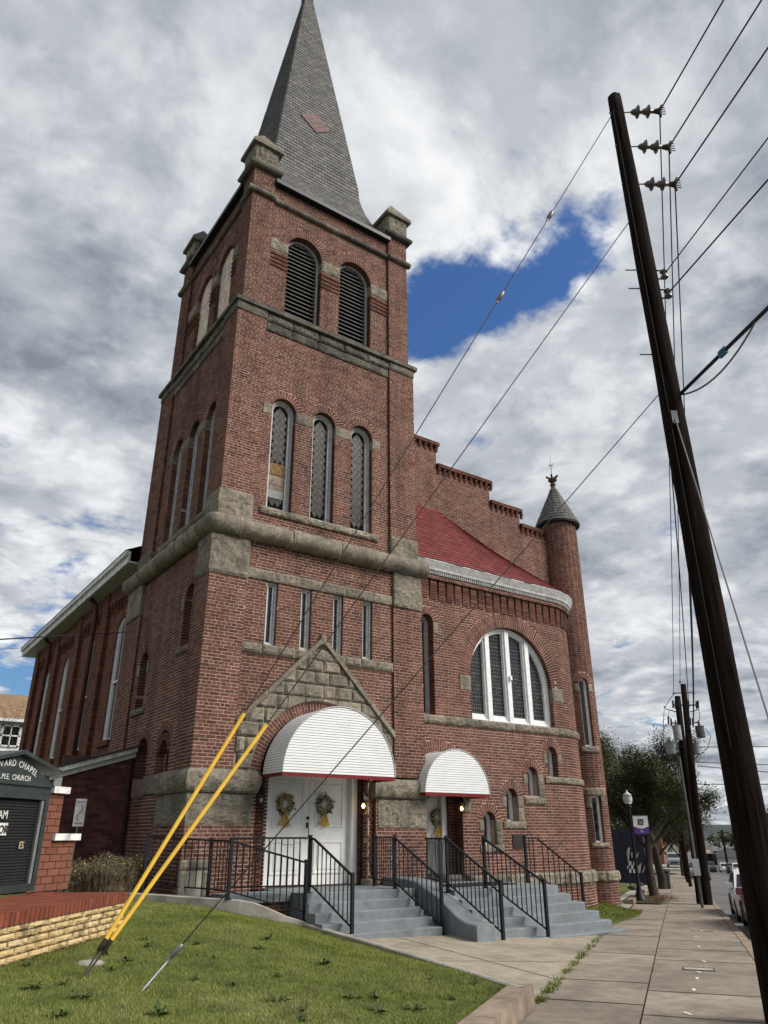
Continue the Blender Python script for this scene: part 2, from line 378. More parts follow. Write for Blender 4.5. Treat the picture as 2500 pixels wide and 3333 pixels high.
def flush(key, name, stuff_name, material, parent, nobj=300):
    A = np.concatenate(PIECES[key][0]); r = np.concatenate(PIECES[key][1]); P = proj(A[:, :4].reshape(-1, 3)).reshape(-1, 4, 3)
    e1 = P[:, 2, :2] - P[:, 0, :2]; e2 = P[:, 3, :2] - P[:, 1, :2]; area = (e1[:, 0] * e2[:, 1] - e1[:, 1] * e2[:, 0]) * .5
    area = np.abs(area); c = P.mean(1); ok = (c[:, 0] > 0) & (c[:, 0] < 2500) & (c[:, 1] > 0) & (c[:, 1] < 3333) & (c[:, 2] > 0)
    n = np.cross(A[:, 1] - A[:, 0], A[:, 3] - A[:, 0]); v = CAM_C - A[:, 0]; ok &= np.abs((n * v).sum(1)) > 0
    score = np.where(ok, area, -1); idx = np.argsort(-score)[:nobj]; sel = np.zeros(len(A), bool); sel[idx] = True
    pat = np.array([(0, 1, 2, 3), (0, 4, 5, 1), (1, 5, 6, 2), (2, 6, 7, 3), (3, 7, 4, 0)])
    B = A[~sel]
    if len(B):
        F = (np.arange(len(B))[:, None, None] * 8 + pat[None]).reshape(-1, 4)
        o = link(bpy.data.objects.new(stuff_name, mesh_np(stuff_name, B.reshape(-1, 3), F, material, np.repeat(r[~sel], 5))), parent); o['kind'] = 'stuff'
    for i in idx:
        link(bpy.data.objects.new(name, mesh_np(name, A[i], pat, material, np.full(5, r[i]))), parent)
def lay(mp, u0, u1, z0, z1, holes=(), key='brick', mortar=None, edge=(.02, .02), hdr=6, dfront=0.0, seed=0, H=BH, L=BL, J=BJ, clip=None):
    rr = random.Random(seed); rows = max(1, int(round((z1 - z0) / H))); h = (z1 - z0) / rows
    us, ue, zs, ze, dd = [], [], [], [], []; mort = []
    for i in range(rows):
        za = z0 + i * h; zb = za + h; bl = []; bm = []
        for ho in holes:
            b = ho.block(za, zb)
            if b: bl.append((b[0], b[1], ho.depth))
            b = ho.block(za, zb, True)
            if b: bm.append((b[0], b[1], 0))
        a0, a1 = u0, u1
        if clip: a0, a1 = clip((za + zb) / 2)
        if a1 - a0 < .03: continue
        Lr = L if (i % hdr) != hdr - 1 else L * .5
        off = (i % 2) * Lr / 2 + rr.uniform(-.02, .02)
        for (p, q, hp, hq) in free(a0, a1, bl):
            if q - p < .02: continue
            k0 = math.floor((p - off) / Lr); k1 = math.ceil((q - off) / Lr)
            cuts = [p] + [k * Lr + off + rr.uniform(-.012, .012) for k in range(k0 + 1, k1) if p + .035 < k * Lr + off < q - .035] + [q]
            for j in range(len(cuts) - 1):
                a, b = cuts[j], cuts[j + 1]
                if b - a < .03: continue
                d = .02
                if j == 0: d = max(d, hp if hp else edge[0])
                if j == len(cuts) - 2: d = max(d, hq if hq else edge[1])
                us.append(a + (J / 2 if j else (0 if hp is None else .001))); ue.append(b - (J / 2 if j < len(cuts) - 2 else (0 if hq is None else .001)))
                zs.append(za + J / 2); ze.append(zb - J / 2); dd.append(d)
        mort.append((za, zb, [(p, q) for (p, q, _, _) in free(a0, a1, bm)]))
    if us:
        us, ue, zs, ze, dd = map(np.array, (us, ue, zs, ze, dd)); n = len(us); z_ = np.zeros(n) + dfront
        jt = lambda s=.003: rng.uniform(-s, s, n)
        fr = rng.uniform(-.001, .003, n) + z_
        C8 = np.stack([mp(us, zs + jt(), fr), mp(ue, zs + jt(), fr), mp(ue, ze + jt(), fr), mp(us, ze + jt(), fr),
                       mp(us, zs, -dd), mp(ue, zs, -dd), mp(ue, ze, -dd), mp(us, ze, -dd)], 1)
        store(key, C8, np.clip(rng.beta(2.4, 2.0, n), 0, 1))
    if mortar is not None:      # merge equal rows, then quads
        i = 0
        while i < len(mort):
            j = i
            while j + 1 < len(mort) and mort[j + 1][2] == mort[i][2]: j += 1
            for (p, q) in mort[i][2]:
                k = max(1, int(math.ceil((q - p) / mp.step))); uu = np.linspace(p, q, k + 1)
                for a, b in zip(uu[:-1], uu[1:]):
                    V = [mp(a, mort[i][0], -.0035 + dfront), mp(b, mort[i][0], -.0035 + dfront), mp(b, mort[j][1], -.0035 + dfront), mp(a, mort[j][1], -.0035 + dfront)]
                    mortar.add(V, [(0, 1, 2, 3)])
            i = j + 1
def outline(uc, r, z0, zs, n=14, arch=True, e=0.0):
    if e: e = .014
    """outline from bottom-left up and over to bottom-right"""
    if not arch: return [(uc - r - e, z0 - e), (uc - r - e, zs + e), (uc + r + e, zs + e), (uc + r + e, z0 - e)]
    return [(uc - r - e, z0 - e)] + [(uc - (r + e) * math.cos(math.pi * i / n), zs + (r + e) * math.sin(math.pi * i / n)) for i in range(n + 1)] + [(uc + r + e, z0 - e)]
def reveal(mb, mp, pts, d0, d1, m=0, close=True):
    mb = MB(); P = pts + ([pts[0]] if close else [])
    for a, b in zip(P[:-1], P[1:]):
        mb.add([mp(a[0], a[1], d0), mp(b[0], b[1], d0), mp(b[0], b[1], d1), mp(a[0], a[1], d1)], [(0, 1, 2, 3)], m)
    mb.build('window_reveal', 'mortar', church)
def ring(mp, uc, r, zs, t, depth, key='brick', mortar=None, a0=0.0, a1=math.pi, bw=.078):
    n = max(5, int(round((a1 - a0) * (r + t / 2) / bw))); A = np.linspace(a0, a1, n + 1); g = .0085
    C8 = []; tiers = [(r, r + t)]
    if t > .2: tiers = [(r, r + t * .5 - .006), (r + t * .5 + .006, r + t)]
    for i, (p, q) in enumerate(zip(A[:-1], A[1:])):
        tt = tiers if i % 2 else [(r, r + t)]
        for (ra, rb) in tt:
            ga = g / (r + t / 2); c = []
            for d in (.0015, -depth):
                for (a, R0) in ((p + ga, ra), (q - ga, ra), (q - ga, rb), (p + ga, rb)): c.append(mp(uc - R0 * math.cos(a), zs + R0 * math.sin(a), d))
            C8.append(c)
    store(key, np.array(C8), np.clip(rng.beta(2.4, 2, len(C8)), 0, 1))
    if mortar is not None:
        for p, q in zip(A[:-1], A[1:]):
            V = [mp(uc - R0 * math.cos(a), zs + R0 * math.sin(a), -.0025) for (a, R0) in ((p, r + .004), (q, r + .004), (q, r + t + .012), (p, r + t + .012))]
            mortar.add(V, [(0, 1, 2, 3)])
STONES = []
def rock(mp, u0, u1, z0, z1, proud=.03, rough=.03, parent=None, name='stone_block', depth=.08, material='granite', sides=True, res=.055, gap=.006):
    """rock-faced ashlar block"""
    u0 += gap; u1 -= gap; z0 += gap; z1 -= gap
    nu = max(3, int((u1 - u0) / res) + 1); nz = max(3, int((z1 - z0) / res) + 1)
    U = np.linspace(u0, u1, nu + 1); Z = np.linspace(z0, z1, nz + 1); V = []; F = []; sd_ = random.uniform(0, 90)
    for j, z in enumerate(Z):
        for i, u in enumerate(U):
            e = min(min(i, nu - i) / 1.0, min(j, nz - j) / 1.0, 1.0)
            nn = noise.noise(Vector((u * 4 + sd_, z * 4, sd_))) * .6 + noise.noise(Vector((u * 11 + sd_, z * 11, 4))) * .65 + noise.noise(Vector((u * 24 + sd_, z * 24, 4))) * .4
            V.append(mp(u, z, proud * (.62 + .38 * e) + rough * 1.25 * nn * (.45 + .55 * e)))
    W = nu + 1
    for j in range(nz):
        for i in range(nu): F.append((j * W + i, j * W + i + 1, (j + 1) * W + i + 1, (j + 1) * W + i))
    loop = [i for i in range(W)] + [j * W + nu for j in range(1, nz + 1)] + [nz * W + i for i in range(nu - 1, -1, -1)] + [j * W for j in range(nz - 1, 0, -1)]
    o = len(V); uv = [(U[k % W], Z[k // W]) for k in loop]
    for (u, z) in uv: V.append(mp(u, z, -depth))
    n = len(loop)
    for k in range(n): F.append((loop[k], o + k, o + (k + 1) % n, loop[(k + 1) % n]))
    mb = MB(); mb.add(V, F); return mb.build(name, material, parent, smooth=False)
def rolls(pts, r, parent, seg=1.35, name='roll_stone', n=14, amp=.03, flat=1.0, material='granite'):
    """a rounded stone string course cut into stones, along a polyline"""
    P = [np.array(p, float) for p in pts]
    for a, b in zip(P[:-1], P[1:]):
        L = np.linalg.norm(b - a); k = max(1, int(round(L / seg))); d = (b - a) / L
        for i in range(k):
            p = a + d * (L * i / k + .008); q = a + d * (L * (i + 1) / k - .008); m = max(4, int(np.linalg.norm(q - p) / .06))
            mb = MB(); V = []; F = []; sx = np.cross(d, (0, 0, 1.0)); s0 = random.uniform(0, 50)
            for j in range(m + 1):
                c = p + (q - p) * j / m
                for t in range(n):
                    an = 2 * math.pi * t / n; rr = r * (1 + amp / r * (noise.noise(Vector((j * .35 + s0, t * .8, s0))) + .5 * noise.noise(Vector((j * .9 + s0, t * 1.9, s0))))) * (.955 if j in (0, m) else 1)
                    V.append(c + rr * math.cos(an) * sx + rr * math.sin(an) * flat * np.array([0, 0, 1.0]))
            for j in range(m):
                for t in range(n): F.append((j * n + t, j * n + (t + 1) % n, (j + 1) * n + (t + 1) % n, (j + 1) * n + t))
            F.append(tuple(range(n))); F.append(tuple(m * n + t for t in range(n))); mb.add(V, F); mb.build(name, material, parent, smooth=True)
def frame_mesh(mb, mp, out, inn, d0, d1, m=0):
    n = len(out)
    for k in range(n):
        a, b = k, (k + 1) % n
        mb.add([mp(*out[a], d0), mp(*out[b], d0), mp(*inn[b], d0), mp(*inn[a], d0)], [(0, 1, 2, 3)], m)
        mb.add([mp(*inn[a], d0), mp(*inn[b], d0), mp(*inn[b], d1), mp(*inn[a], d1)], [(0, 1, 2, 3)], m)
        mb.add([mp(*out[a], d0), mp(*out[b], d0), mp(*out[b], d1), mp(*out[a], d1)], [(0, 1, 2, 3)], m)
def window(mp, uc, r, z0, zs, parent, depth=.16, fw=.07, arch=True, fmat='frame_paint', gmat='glass_dark', name='window', two=True):
    mb = MB(); o = outline(uc, r, z0, zs, 14, arch); i1 = outline(uc, r - fw * .5, z0 + fw * .5, zs if arch else zs - fw * .5, 14, arch); i2 = outline(uc, r - fw, z0 + fw, zs if arch else zs - fw, 14, arch)
    frame_mesh(mb, mp, o, i1, -depth, -depth - .14); frame_mesh(mb, mp, i1, i2, -depth - .045, -depth - .14)
    w = mb.build(name, fmat, parent)
    g = MB(); g.add([mp(*p, -depth - .10) for p in i2], [tuple(range(len(i2)))]); g.build('pane', gmat, w)
    return w
def diamonds(mp, uc, r, z0, zs, parent, d, cols=4, dw=None, dh=None, skip=None):
    dw = dw or 2 * r / cols; dh = dh or dw * 1.45
    rows = int((zs + r - z0) / (dh / 2)) + 1; n = 0
    meshes = {}
    for i in range(rows):
        zc = z0 + (i + .5) * dh / 2
        for j in range(-cols - 1, cols + 2):
            c = uc + (j + (.5 if i % 2 else 0)) * dw; t = .47
            pts = [(c - dw * t, zc), (c, zc - dh * t), (c + dw * t, zc), (c, zc + dh * t)]
            ok = all(abs(p[0] - uc) <= r + .02 and z0 - .01 <= p[1] and (p[1] < zs or math.hypot(p[0] - uc, p[1] - zs) < r + .01) for p in pts)
            if not ok or (skip and skip(zc)): continue
            kind = 'glass_amber' if i % 2 else 'glass_violet'
            mb = MB(); mb.add([mp(*p, d) for p in pts] + [mp(*p, d - .012) for p in pts], [(0, 1, 2, 3), (0, 4, 5, 1), (1, 5, 6, 2), (2, 6, 7, 3), (3, 7, 4, 0)]); mb.build('diamond_pane', kind, parent)
def poly_prism(mb, mp, pts, d0, d1, m=0):
    n = len(pts); mb.add([mp(*p, d0) for p in pts] + [mp(*p, d1) for p in pts], [tuple(range(n)), tuple(range(2 * n - 1, n - 1, -1))] + [(k, n + k, n + (k + 1) % n, (k + 1) % n) for k in range(n)], m)
def text_mesh(body, size, extr=.004):
    cu = bpy.data.curves.new('t', 'FONT'); cu.body = body; cu.size = size; cu.extrude = extr; cu.resolution_u = 3
    o = bpy.data.objects.new('t', cu); COL.objects.link(o); bpy.context.view_layer.update()
    dg = bpy.context.evaluated_depsgraph_get(); me = bpy.data.meshes.new_from_object(o.evaluated_get(dg))
    V = np.array([v.co[:] for v in me.vertices]); F = [tuple(p.vertices) for p in me.polygons]
    bpy.data.objects.remove(o); bpy.data.curves.remove(cu); bpy.data.meshes.remove(me); return V, F
def put_text(mb, body, size, O, U, V_, Nn, extr=.004, xs=1.0, ys=1.0, align='C', m=0, rot=0.0):
    V, F = text_mesh(body, size, extr); w0, w1 = V[:, 0].min(), V[:, 0].max()
    if align == 'C': V[:, 0] -= (w0 + w1) / 2
    V[:, 0] *= xs; V[:, 1] *= ys
    c, s = math.cos(rot), math.sin(rot); X = V[:, 0] * c - V[:, 1] * s; Y = V[:, 0] * s + V[:, 1] * c
    W = np.array(O, float) + X[:, None] * np.array(U, float) + Y[:, None] * np.array(V_, float) + V[:, 2:3] * np.array(Nn, float)
    mb.add(W, F, m); return (w1 - w0) * xs

# ================================================================== ground
SD = np.array([math.cos(math.radians(35.03)), math.sin(math.radians(35.03))]); SN = np.array([-SD[1], SD[0]])
def zs(s):
    s = np.asarray(s, float); return .2 - .02 * np.clip(s, 0, 18) - .028 * np.clip(s - 18, 0, 152)
def st_xy(s, t): return CAM_C[0] + s * SD[0] + t * SN[0], CAM_C[1] + s * SD[1] + t * SN[1]
def stP(s, t, dz=0.0): x, y = st_xy(s, t); return np.array([x, y, float(zs(s)) + dz])
def to_st(x, y): return (x - CAM_C[0]) * SD[0] + (y - CAM_C[1]) * SD[1], (x - CAM_C[0]) * SN[0] + (y - CAM_C[1]) * SN[1]
def Hst(s, t): return zs(s) + .03 * np.clip(np.asarray(t, float) - 1.62, 0, 5)
def onStreet(px, py, off=0.0):
    r = ray(px, py); lo, hi = 1.0, 900.0
    for _ in range(70):
        m = (lo + hi) / 2; P = CAM_C + m * r; s, t = to_st(P[0], P[1])
        if P[2] > zs(s) + off: lo = m
        else: hi = m
    return CAM_C + lo * r
def grid_st(name, svals, tvals, zf, material, kind='structure', parent=None):
    s, t = np.meshgrid(svals, tvals, indexing='ij'); x, y = st_xy(s, t); z = zf(s, t)
    V = np.stack([x, y, z], -1).reshape(-1, 3); n, m = s.shape; i = np.arange((n - 1))[:, None] * m + np.arange(m - 1)[None]
    F = np.stack([i, i + m, i + m + 1, i + 1], -1).reshape(-1, 4)
    o = link(bpy.data.objects.new(name, mesh_np(name, V, F, material, np.full(len(F), .5))), parent)
    if kind: o['kind'] = kind
    return o
sv = np.concatenate([np.arange(-60, 0, 10), np.arange(0, 40, 1.0), np.arange(40, 180, 5.0), np.array([180, 220, 300, 450, 700, 1100, 1800, 3000])])
grid_st('ground', sv, np.array([-1500, -600, -200, -60, -30, -14, -11, -1.2, -.7, 1.5, 1.7, 4, 7, 12, 30, 60, 200, 600, 1500]),
        lambda s, t: np.where(t < 1.6, zs(s) - .30, Hst(s, t) - .06), 'ground_far')
road = grid_st('road', np.concatenate([np.arange(-10, 60, 2.0), np.arange(60, 400, 10.0)]), np.array([-10.5, -7, -4, -1.0]), lambda s, t: zs(s) - .13, 'asphalt')
sw2 = grid_st('far_pavement', np.concatenate([np.arange(-10, 60, 2.0), np.arange(60, 400, 10.0)]), np.array([-14, -10.5]), lambda s, t: zs(s) + .0, 'concrete')
side = grid_st('pavement', np.arange(0, 131, 1.0), np.array([-.86, .56, 1.62]), lambda s, t: zs(s) - .02, 'joint')
def slab(s0, s1, t0, t1, parent, material='concrete', name='paving_slab', zf=None, th=.05):
    zf = zf or (lambda s, t: float(zs(s))); g = .006; k = random.uniform(-.003, .003)
    gs = .023; c = [(s0 + gs, t0 + g), (s1 - gs, t0 + g), (s1 - gs, t1 - g), (s0 + gs, t1 - g)]; mb = MB()
    mb.hexa([np.array([*st_xy(*q), zf(*q) + k - th]) for q in c] + [np.array([*st_xy(*q), zf(*q) + k]) for q in c]); return mb.build(name, material, parent)
s = 3.0
while s < 78:
    L = 1.52 if s < 40 else 3.0
    slab(s, s + L, -.86, .555, side); slab(s + .55, s + L + .55, .565, 1.62, side); s += L
grid_st('far_pavement_strip', np.arange(78, 131, 2.0), np.array([-.86, 1.62]), lambda s, t: zs(s), 'concrete', parent=side, kind=None)
kerb = grid_st('kerb', np.arange(-4, 131, 2.0), np.array([-.99, -.87]), lambda s, t: zs(s) - .07, 'joint')
for k in range(0, 36):
    a = 2.0 + k * 1.8; mb = MB(); q = [(a + .01, -1.02), (a + 1.79, -1.02), (a + 1.79, -.865), (a + .01, -.865)]
    mb.hexa([np.array([*st_xy(*c), float(zs(c[0])) - .3]) for c in q] + [np.array([*st_xy(*c), float(zs(c[0])) + .004]) for c in q]); mb.build('kerb_stone', 'kerb_brown', kerb)
# forecourt in front of the steps
court = grid_st('forecourt', np.arange(9.0, 21.1, .6), np.arange(1.63, 8.6, .5), lambda s, t: Hst(s, t) - .02, 'concrete_pale')
def strip(name, p, q, w, material, parent=None, lift=.006):
    p, q = np.array(p, float), np.array(q, float); k = max(2, int(np.linalg.norm(q - p) / .4)); mb = MB(); d = (q - p) / np.linalg.norm(q - p); n = np.array([-d[1], d[0]]) * w / 2
    for i in range(k):
        a = p + (q - p) * i / k; b = p + (q - p) * (i + 1) / k; V = []
        for c in (a - n, b - n, b + n, a + n): V.append((c[0], c[1], float(Hst(*to_st(*c))) - .02 + lift))
        mb.add(V, [(0, 1, 2, 3)])
    return mb.build(name, material, parent)
for (a, b) in (((1255, 3044), (1815, 3200)), ((1330, 3136), (1875, 3132))):
    P = onZ(*a, -.02); Q = onZ(*b, -.08); strip('joint_line', P[:2], Q[:2], .018, 'joint', court)

# lawn
curb_px = [(994, 3008, .22), (1051, 3026, .17), (1180, 3062, .14), (1280, 3092, .14), (1500, 3158, .16), (1700, 3221, .19)]
CURB = [onZ(x, y, z) for x, y, z in curb_px]; LC = onZ(1737, 3282, .02)
def sm(a, b, x): t = np.clip((np.asarray(x, float) - a) / (b - a), 0, 1); return t * t * (3 - 2 * t)
cy_ = np.array([c[1] for c in CURB])[::-1]; cx_ = np.array([c[0] for c in CURB])[::-1]
def xr(y):
    y = np.asarray(y, float); xa = -5.66 + ((y + 14.66) * SN[1] - 1.80) / SD[1]
    xb = np.interp(y, cy_, cx_); xc = 1.9 - (y + 1.5) * 1.38
    xc = np.where(y > cy_.max(), np.interp(y, [cy_.max(), -1.0, -.4, .3, 1.2], [cx_[-1] , .55, -.05, -.6, -1.2]), 0)
    return np.where(y < cy_.min(), np.minimum(xa, cx_[0]), np.where(y > cy_.max(), xc, xb))
def zl(x, y):
    x, y = np.broadcast_arrays(np.asarray(x, float), np.asarray(y, float)); s_, t = to_st(x, y)
    base = np.interp(t, [1.6, 3.2, 6.0, 9.4, 14.0], [.19, .34, .54, .66, .70])
    edge = np.where(y < -8.0, zs(s_) + .16, np.interp(y, [-8.07, -5, -2.4, -1.6, -1.28, -.86, -.4, .35], [.18, .12, .12, .17, .34, .51, .56, .62]))
    d = np.where(y > 1.2, 3.0, xr(np.minimum(y, 1.2)) - x)
    return edge + (base - edge) * sm(0, 2.4, d) + .012 * np.sin(x * 1.3 + y * .9)
def onLawn(px, py):
    r = ray(px, py); lo, hi = 2.0, 30.0
    for _ in range(60):
        m = (lo + hi) / 2; P = CAM_C + m * r
        if P[2] > float(zl(P[0], P[1])): lo = m
        else: hi = m
    return CAM_C + lo * r
ys = np.concatenate([np.linspace(-17, 1.2, 110), np.linspace(1.6, 40, 10)]); cols = np.linspace(0, 1, 60) ** .7
X = -13 + (np.where(ys > 1.2, -.2, xr(np.minimum(ys, 1.2)))[:, None] + 13) * cols[None]; Y = np.repeat(ys[:, None], 60, 1)
V = np.stack([X, Y, zl(X, Y)], -1).reshape(-1, 3); i = np.arange(len(ys) - 1)[:, None] * 60 + np.arange(59)[None]
lawn = link(bpy.data.objects.new('lawn', mesh_np('lawn', V, np.stack([i, i + 1, i + 61, i + 60], -1).reshape(-1, 4), 'soil_lawn'))); lawn['kind'] = 'structure'
def blades(name, XY, Z, h, w, label, material='grass', lean=.5, rb=None):
    n = len(XY); a = rng.uniform(0, 2 * math.pi, n); b = rng.uniform(0, 2 * math.pi, n); hh = h * rng.uniform(.5, 1.25, n); ww = w * rng.uniform(.7, 1.3, n)
    dx, dy = np.cos(a) * ww / 2, np.sin(a) * ww / 2; lx, ly = np.cos(b) * hh * lean, np.sin(b) * hh * lean
    base = np.stack([XY[:, 0], XY[:, 1], Z - .004], -1); p0 = base + np.stack([-dx, -dy, dx * 0], -1); p1 = base + np.stack([dx, dy, dx * 0], -1); p2 = base + np.stack([lx, ly, hh], -1)
    V = np.stack([p0, p1, p2], 1).reshape(-1, 3); F = np.arange(3 * n).reshape(-1, 3)
    r = rng.uniform(0, 1, n) * .6 + .2 if rb is None else rb
    o = link(bpy.data.objects.new(name, mesh_np(name, V, F, material, r))); tag(o, label, 'grass', kind='stuff'); return o
n = 330000; u = rng.uniform(0, 1, n); YY = -10.2 + 11.2 * u ** 1.25; XX = rng.uniform(-6.2, 2.2, n); ok = (XX < xr(YY) - .02)
XX, YY = XX[ok], YY[ok]
patch = np.array([noise.noise(Vector((x * .7, y * .7, 2.0))) + .5 * noise.noise(Vector((x * 2.2, y * 2.2, 5.0))) for x, y in zip(XX[::1], YY[::1])])
rb = np.clip(.50 + .55 * patch + rng.uniform(-.25, .25, len(XX)), 0, 1)
blades('grass', np.stack([XX, YY], -1), zl(XX, YY), .030, .006, 'short green lawn grass with paler patches', rb=rb, lean=.6)
# weeds in the lawn
def weed_mesh(k):
    mb = MB(); rr = random.Random(k)
    for i in range(16):
        a = rr.uniform(0, 6.28); L = rr.uniform(.06, .14); e = rr.uniform(.25, 1.0); w = .014; c, s_ = math.cos(a), math.sin(a)
        mb.add([(0, 0, 0), (c * L * .5 - s_ * w, s_ * L * .5 + c * w, L * .5 * e), (c * L, s_ * L, L * .45 * e), (c * L * .5 + s_ * w, s_ * L * .5 - c * w, L * .5 * e)], [(0, 1, 2, 3)])
    return mesh_np('weed', mb.v, mb.f, 'weed')
WM = [weed_mesh(k) for k in range(3)]
for (px, py) in ((265, 3250), (190, 3310), (85, 3145), (110, 3220), (210, 3205), (330, 3110), (470, 3060), (480, 3085), (640, 3075), (415, 3130), (365, 3160), (510, 3305), (870, 3060), (990, 3290), (980, 3325), (905, 3180), (1140, 3250), (1220, 3250), (1230, 3295), (1345, 3290), (1400, 3190), (1465, 3255), (1545, 3203), (1160, 3250), (845, 3090), (700, 3120), (760, 3210), (1050, 3140), (640, 3190), (905, 3262)):
    P = onLawn(px, py)
    o = bpy.data.objects.new('weed', random.choice(WM)); COL.objects.link(o); o.location = (P[0], P[1], float(zl(P[0], P[1])))
    o.rotation_euler = (0, 0, random.uniform(0, 6)); o.scale = [random.uniform(.6, 1.15)] * 3
    tag(o, 'dark green broad-leaved weed growing in the lawn', 'weed', 'weeds in the lawn')
# low wall between lawn and pavement, and the curb round the lawn
lw = thing('low_wall', stP(6, 1.7), 'low weathered concrete retaining wall between the lawn and the pavement', 'wall')
for k in range(5):
    a, b = 9.22 - k * 1.9, 9.22 - (k + 1) * 1.9 + .012; q = [(b, 1.635), (a, 1.635), (a, 1.90), (b, 1.90)]; mb = MB()
    top = [(b, 1.645), (a - (.01 if k == 0 else 0), 1.645), (a - (.01 if k == 0 else 0), 1.89), (b, 1.89)]
    mb.hexa([np.array([*st_xy(*c), float(zs(c[0])) - .2]) for c in q] + [np.array([*st_xy(*c), float(zs(c[0])) + .185]) for c in top]); mb.build('wall_segment', 'kerb_brown', lw)
lc = thing('lawn_curb', CURB[2], 'narrow concrete curb edging the lawn beside the forecourt', 'curb')
def ribbon(path, w, h, material, parent, name):
    P = [np.array(p, float) for p in path]; V = []; F = []
    for i, p in enumerate(P):
        d = P[min(i + 1, len(P) - 1)] - P[max(i - 1, 0)]; d[2] = 0; d /= np.linalg.norm(d); n_ = np.array([-d[1], d[0], 0]) * w / 2
        V += [p - n_ - (0, 0, h), p - n_, p - n_ * .6 + (0, 0, .012), p + n_ * .6 + (0, 0, .012), p + n_, p + n_ - (0, 0, h)]
    for i in range(len(P) - 1):
        for j in range(5): F.append((i * 6 + j, i * 6 + j + 1, i * 6 + j + 7, i * 6 + j + 6))
    F += [tuple(range(6)), tuple((len(P) - 1) * 6 + j for j in range(6))]
    mb = MB(); mb.add(V, F); return mb.build(name, material, parent)
ribbon([c + np.array([0, 0, .01]) for c in CURB] + [np.array([LC[0] - .1, LC[1] + .12, .19])], .11, .3, 'concrete_grey', lc, 'curb_strip')
fc = thing('fence_curb', (.5, -1, .5), 'wavy whitewashed concrete curb under the black fence beside the lawn', 'curb')
fpath = [(1.98, -1.52, .16), (1.86, -1.46, .24), (1.55, -1.38, .33), (1.25, -1.28, .46), (1.0, -1.16, .56), (.75, -1.05, .61), (.45, -.86, .635), (.1, -.5, .655), (-.3, .0, .68), (-.62, .35, .70), (-.95, .75, .71)]
ribbon(fpath, .17, .5, 'concrete_grey', fc, 'curb_strip')
# grass bank by the round corner
bs = np.linspace(19.4, 25.6, 22); bt = np.linspace(0, 1, 8)
SS = np.repeat(bs[:, None], 8, 1); t0 = 1.62 - .45 * sm(19, 24, SS); TT = t0 + bt[None] * 1.9; XB, YB = st_xy(SS, TT); ZB = zs(SS) + .01 + .20 * sm(0, .8, bt)[None]
V = np.stack([XB, YB, ZB], -1).reshape(-1, 3); i = np.arange(21)[:, None] * 8 + np.arange(7)[None]
bank = link(bpy.data.objects.new('grass_bank', mesh_np('grass_bank', V, np.stack([i, i + 8, i + 9, i + 1], -1).reshape(-1, 4), 'soil_lawn'))); bank['kind'] = 'structure'
n = 14000; ss = rng.uniform(19.45, 25.5, n); bb = rng.uniform(0.02, 1, n); tt = 1.62 - .45 * sm(19, 24, ss) + bb * 1.9; xx, yy = st_xy(ss, tt)
blades('bank_grass', np.stack([xx, yy], -1), zs(ss) + .01 + .2 * sm(0, .8, bb), .05, .012, 'rough grass on the small bank beside the round corner turret', rb=np.clip(rng.normal(.33, .25, n), 0, 1))
# weeds in the joint between forecourt and pavement
n = 1500; ss = 9.4 + 8.2 * rng.uniform(0, 1, n) ** 1.5; tt = 1.63 + rng.normal(0, .035, n); cl = np.array([noise.noise(Vector((a * 2.5, 0, 1))) for a in ss]) > -.05; ss, tt = ss[cl], tt[cl]; xx, yy = st_xy(ss, tt)
blades('joint_weeds', np.stack([xx, yy], -1), zs(ss), .045, .014, 'green weeds growing in the joint between forecourt and pavement', rb=np.clip(rng.normal(.25, .15, len(ss)), 0, 1), lean=.9)
# paint marks and small covers on the pavement
for (px, py, a) in ((2240, 3300, .5), (2259, 3222, 0), (2270, 3185, .1), (2275, 3165, .4), (2292, 3130, .3), (2275, 3082, 0), (2268, 3050, .7), (2284, 3030, .2), (2249, 3005, .5), (2234, 2990, .2)):
    P = onStreet(px, py); mb = MB(); c, s_ = math.cos(a + .6), math.sin(a + .6); L, w = random.uniform(.05, .09), .022
    mb.add([(P[0] + c * x - s_ * y, P[1] + s_ * x + c * y, P[2] + .006 - .016 * c * x) for x, y in ((-L, -w), (L, -w * .6), (L, w), (-L, w * .7))], [(0, 1, 2, 3)])
    tag(mb.build('paint_mark', 'paint_mark', None), 'small white surveyor paint dash on the pavement', 'paint mark', 'white paint marks along the pavement')
for (px, py, lb) in ((2275, 3155, 'flat metal utility cover set in the pavement beside the larger group of paint dashes'), (2285, 3030, 'small metal utility cover set in the pavement farther down near the twin utility poles')):
    P = onStreet(px, py); s0, t0 = to_st(P[0], P[1]); mb = MB(); q = [(s0 - .13, t0 - .2), (s0 + .13, t0 - .2), (s0 + .13, t0 + .2), (s0 - .13, t0 + .2)]
    r_ = thing('utility_cover', P, lb, 'cover')
    for a, b in ((0, 1), (1, 2), (2, 3), (3, 0)):
        p1 = stP(*q[a], .004); p2 = stP(*q[b], .004); mb.bar(p1, p2, .014, .008)
    mb.build('frame', 'joint', r_); mb = MB(); mb.add([stP(*c, .005) for c in q], [(0, 1, 2, 3)]); mb.build('lid', 'concrete_grey', r_)

# ================================================================== church
church = thing('church', (2.9, 2.9, .6), 'red brick church with square bell tower, slate spire, red bowed roof and round corner turret', 'church')
MO = MB()                                   # mortar faces of the tower and bowed wall
REV = MB()
f0, f6 = front(0), front(.06); l0, l6 = left(0), left(.06)
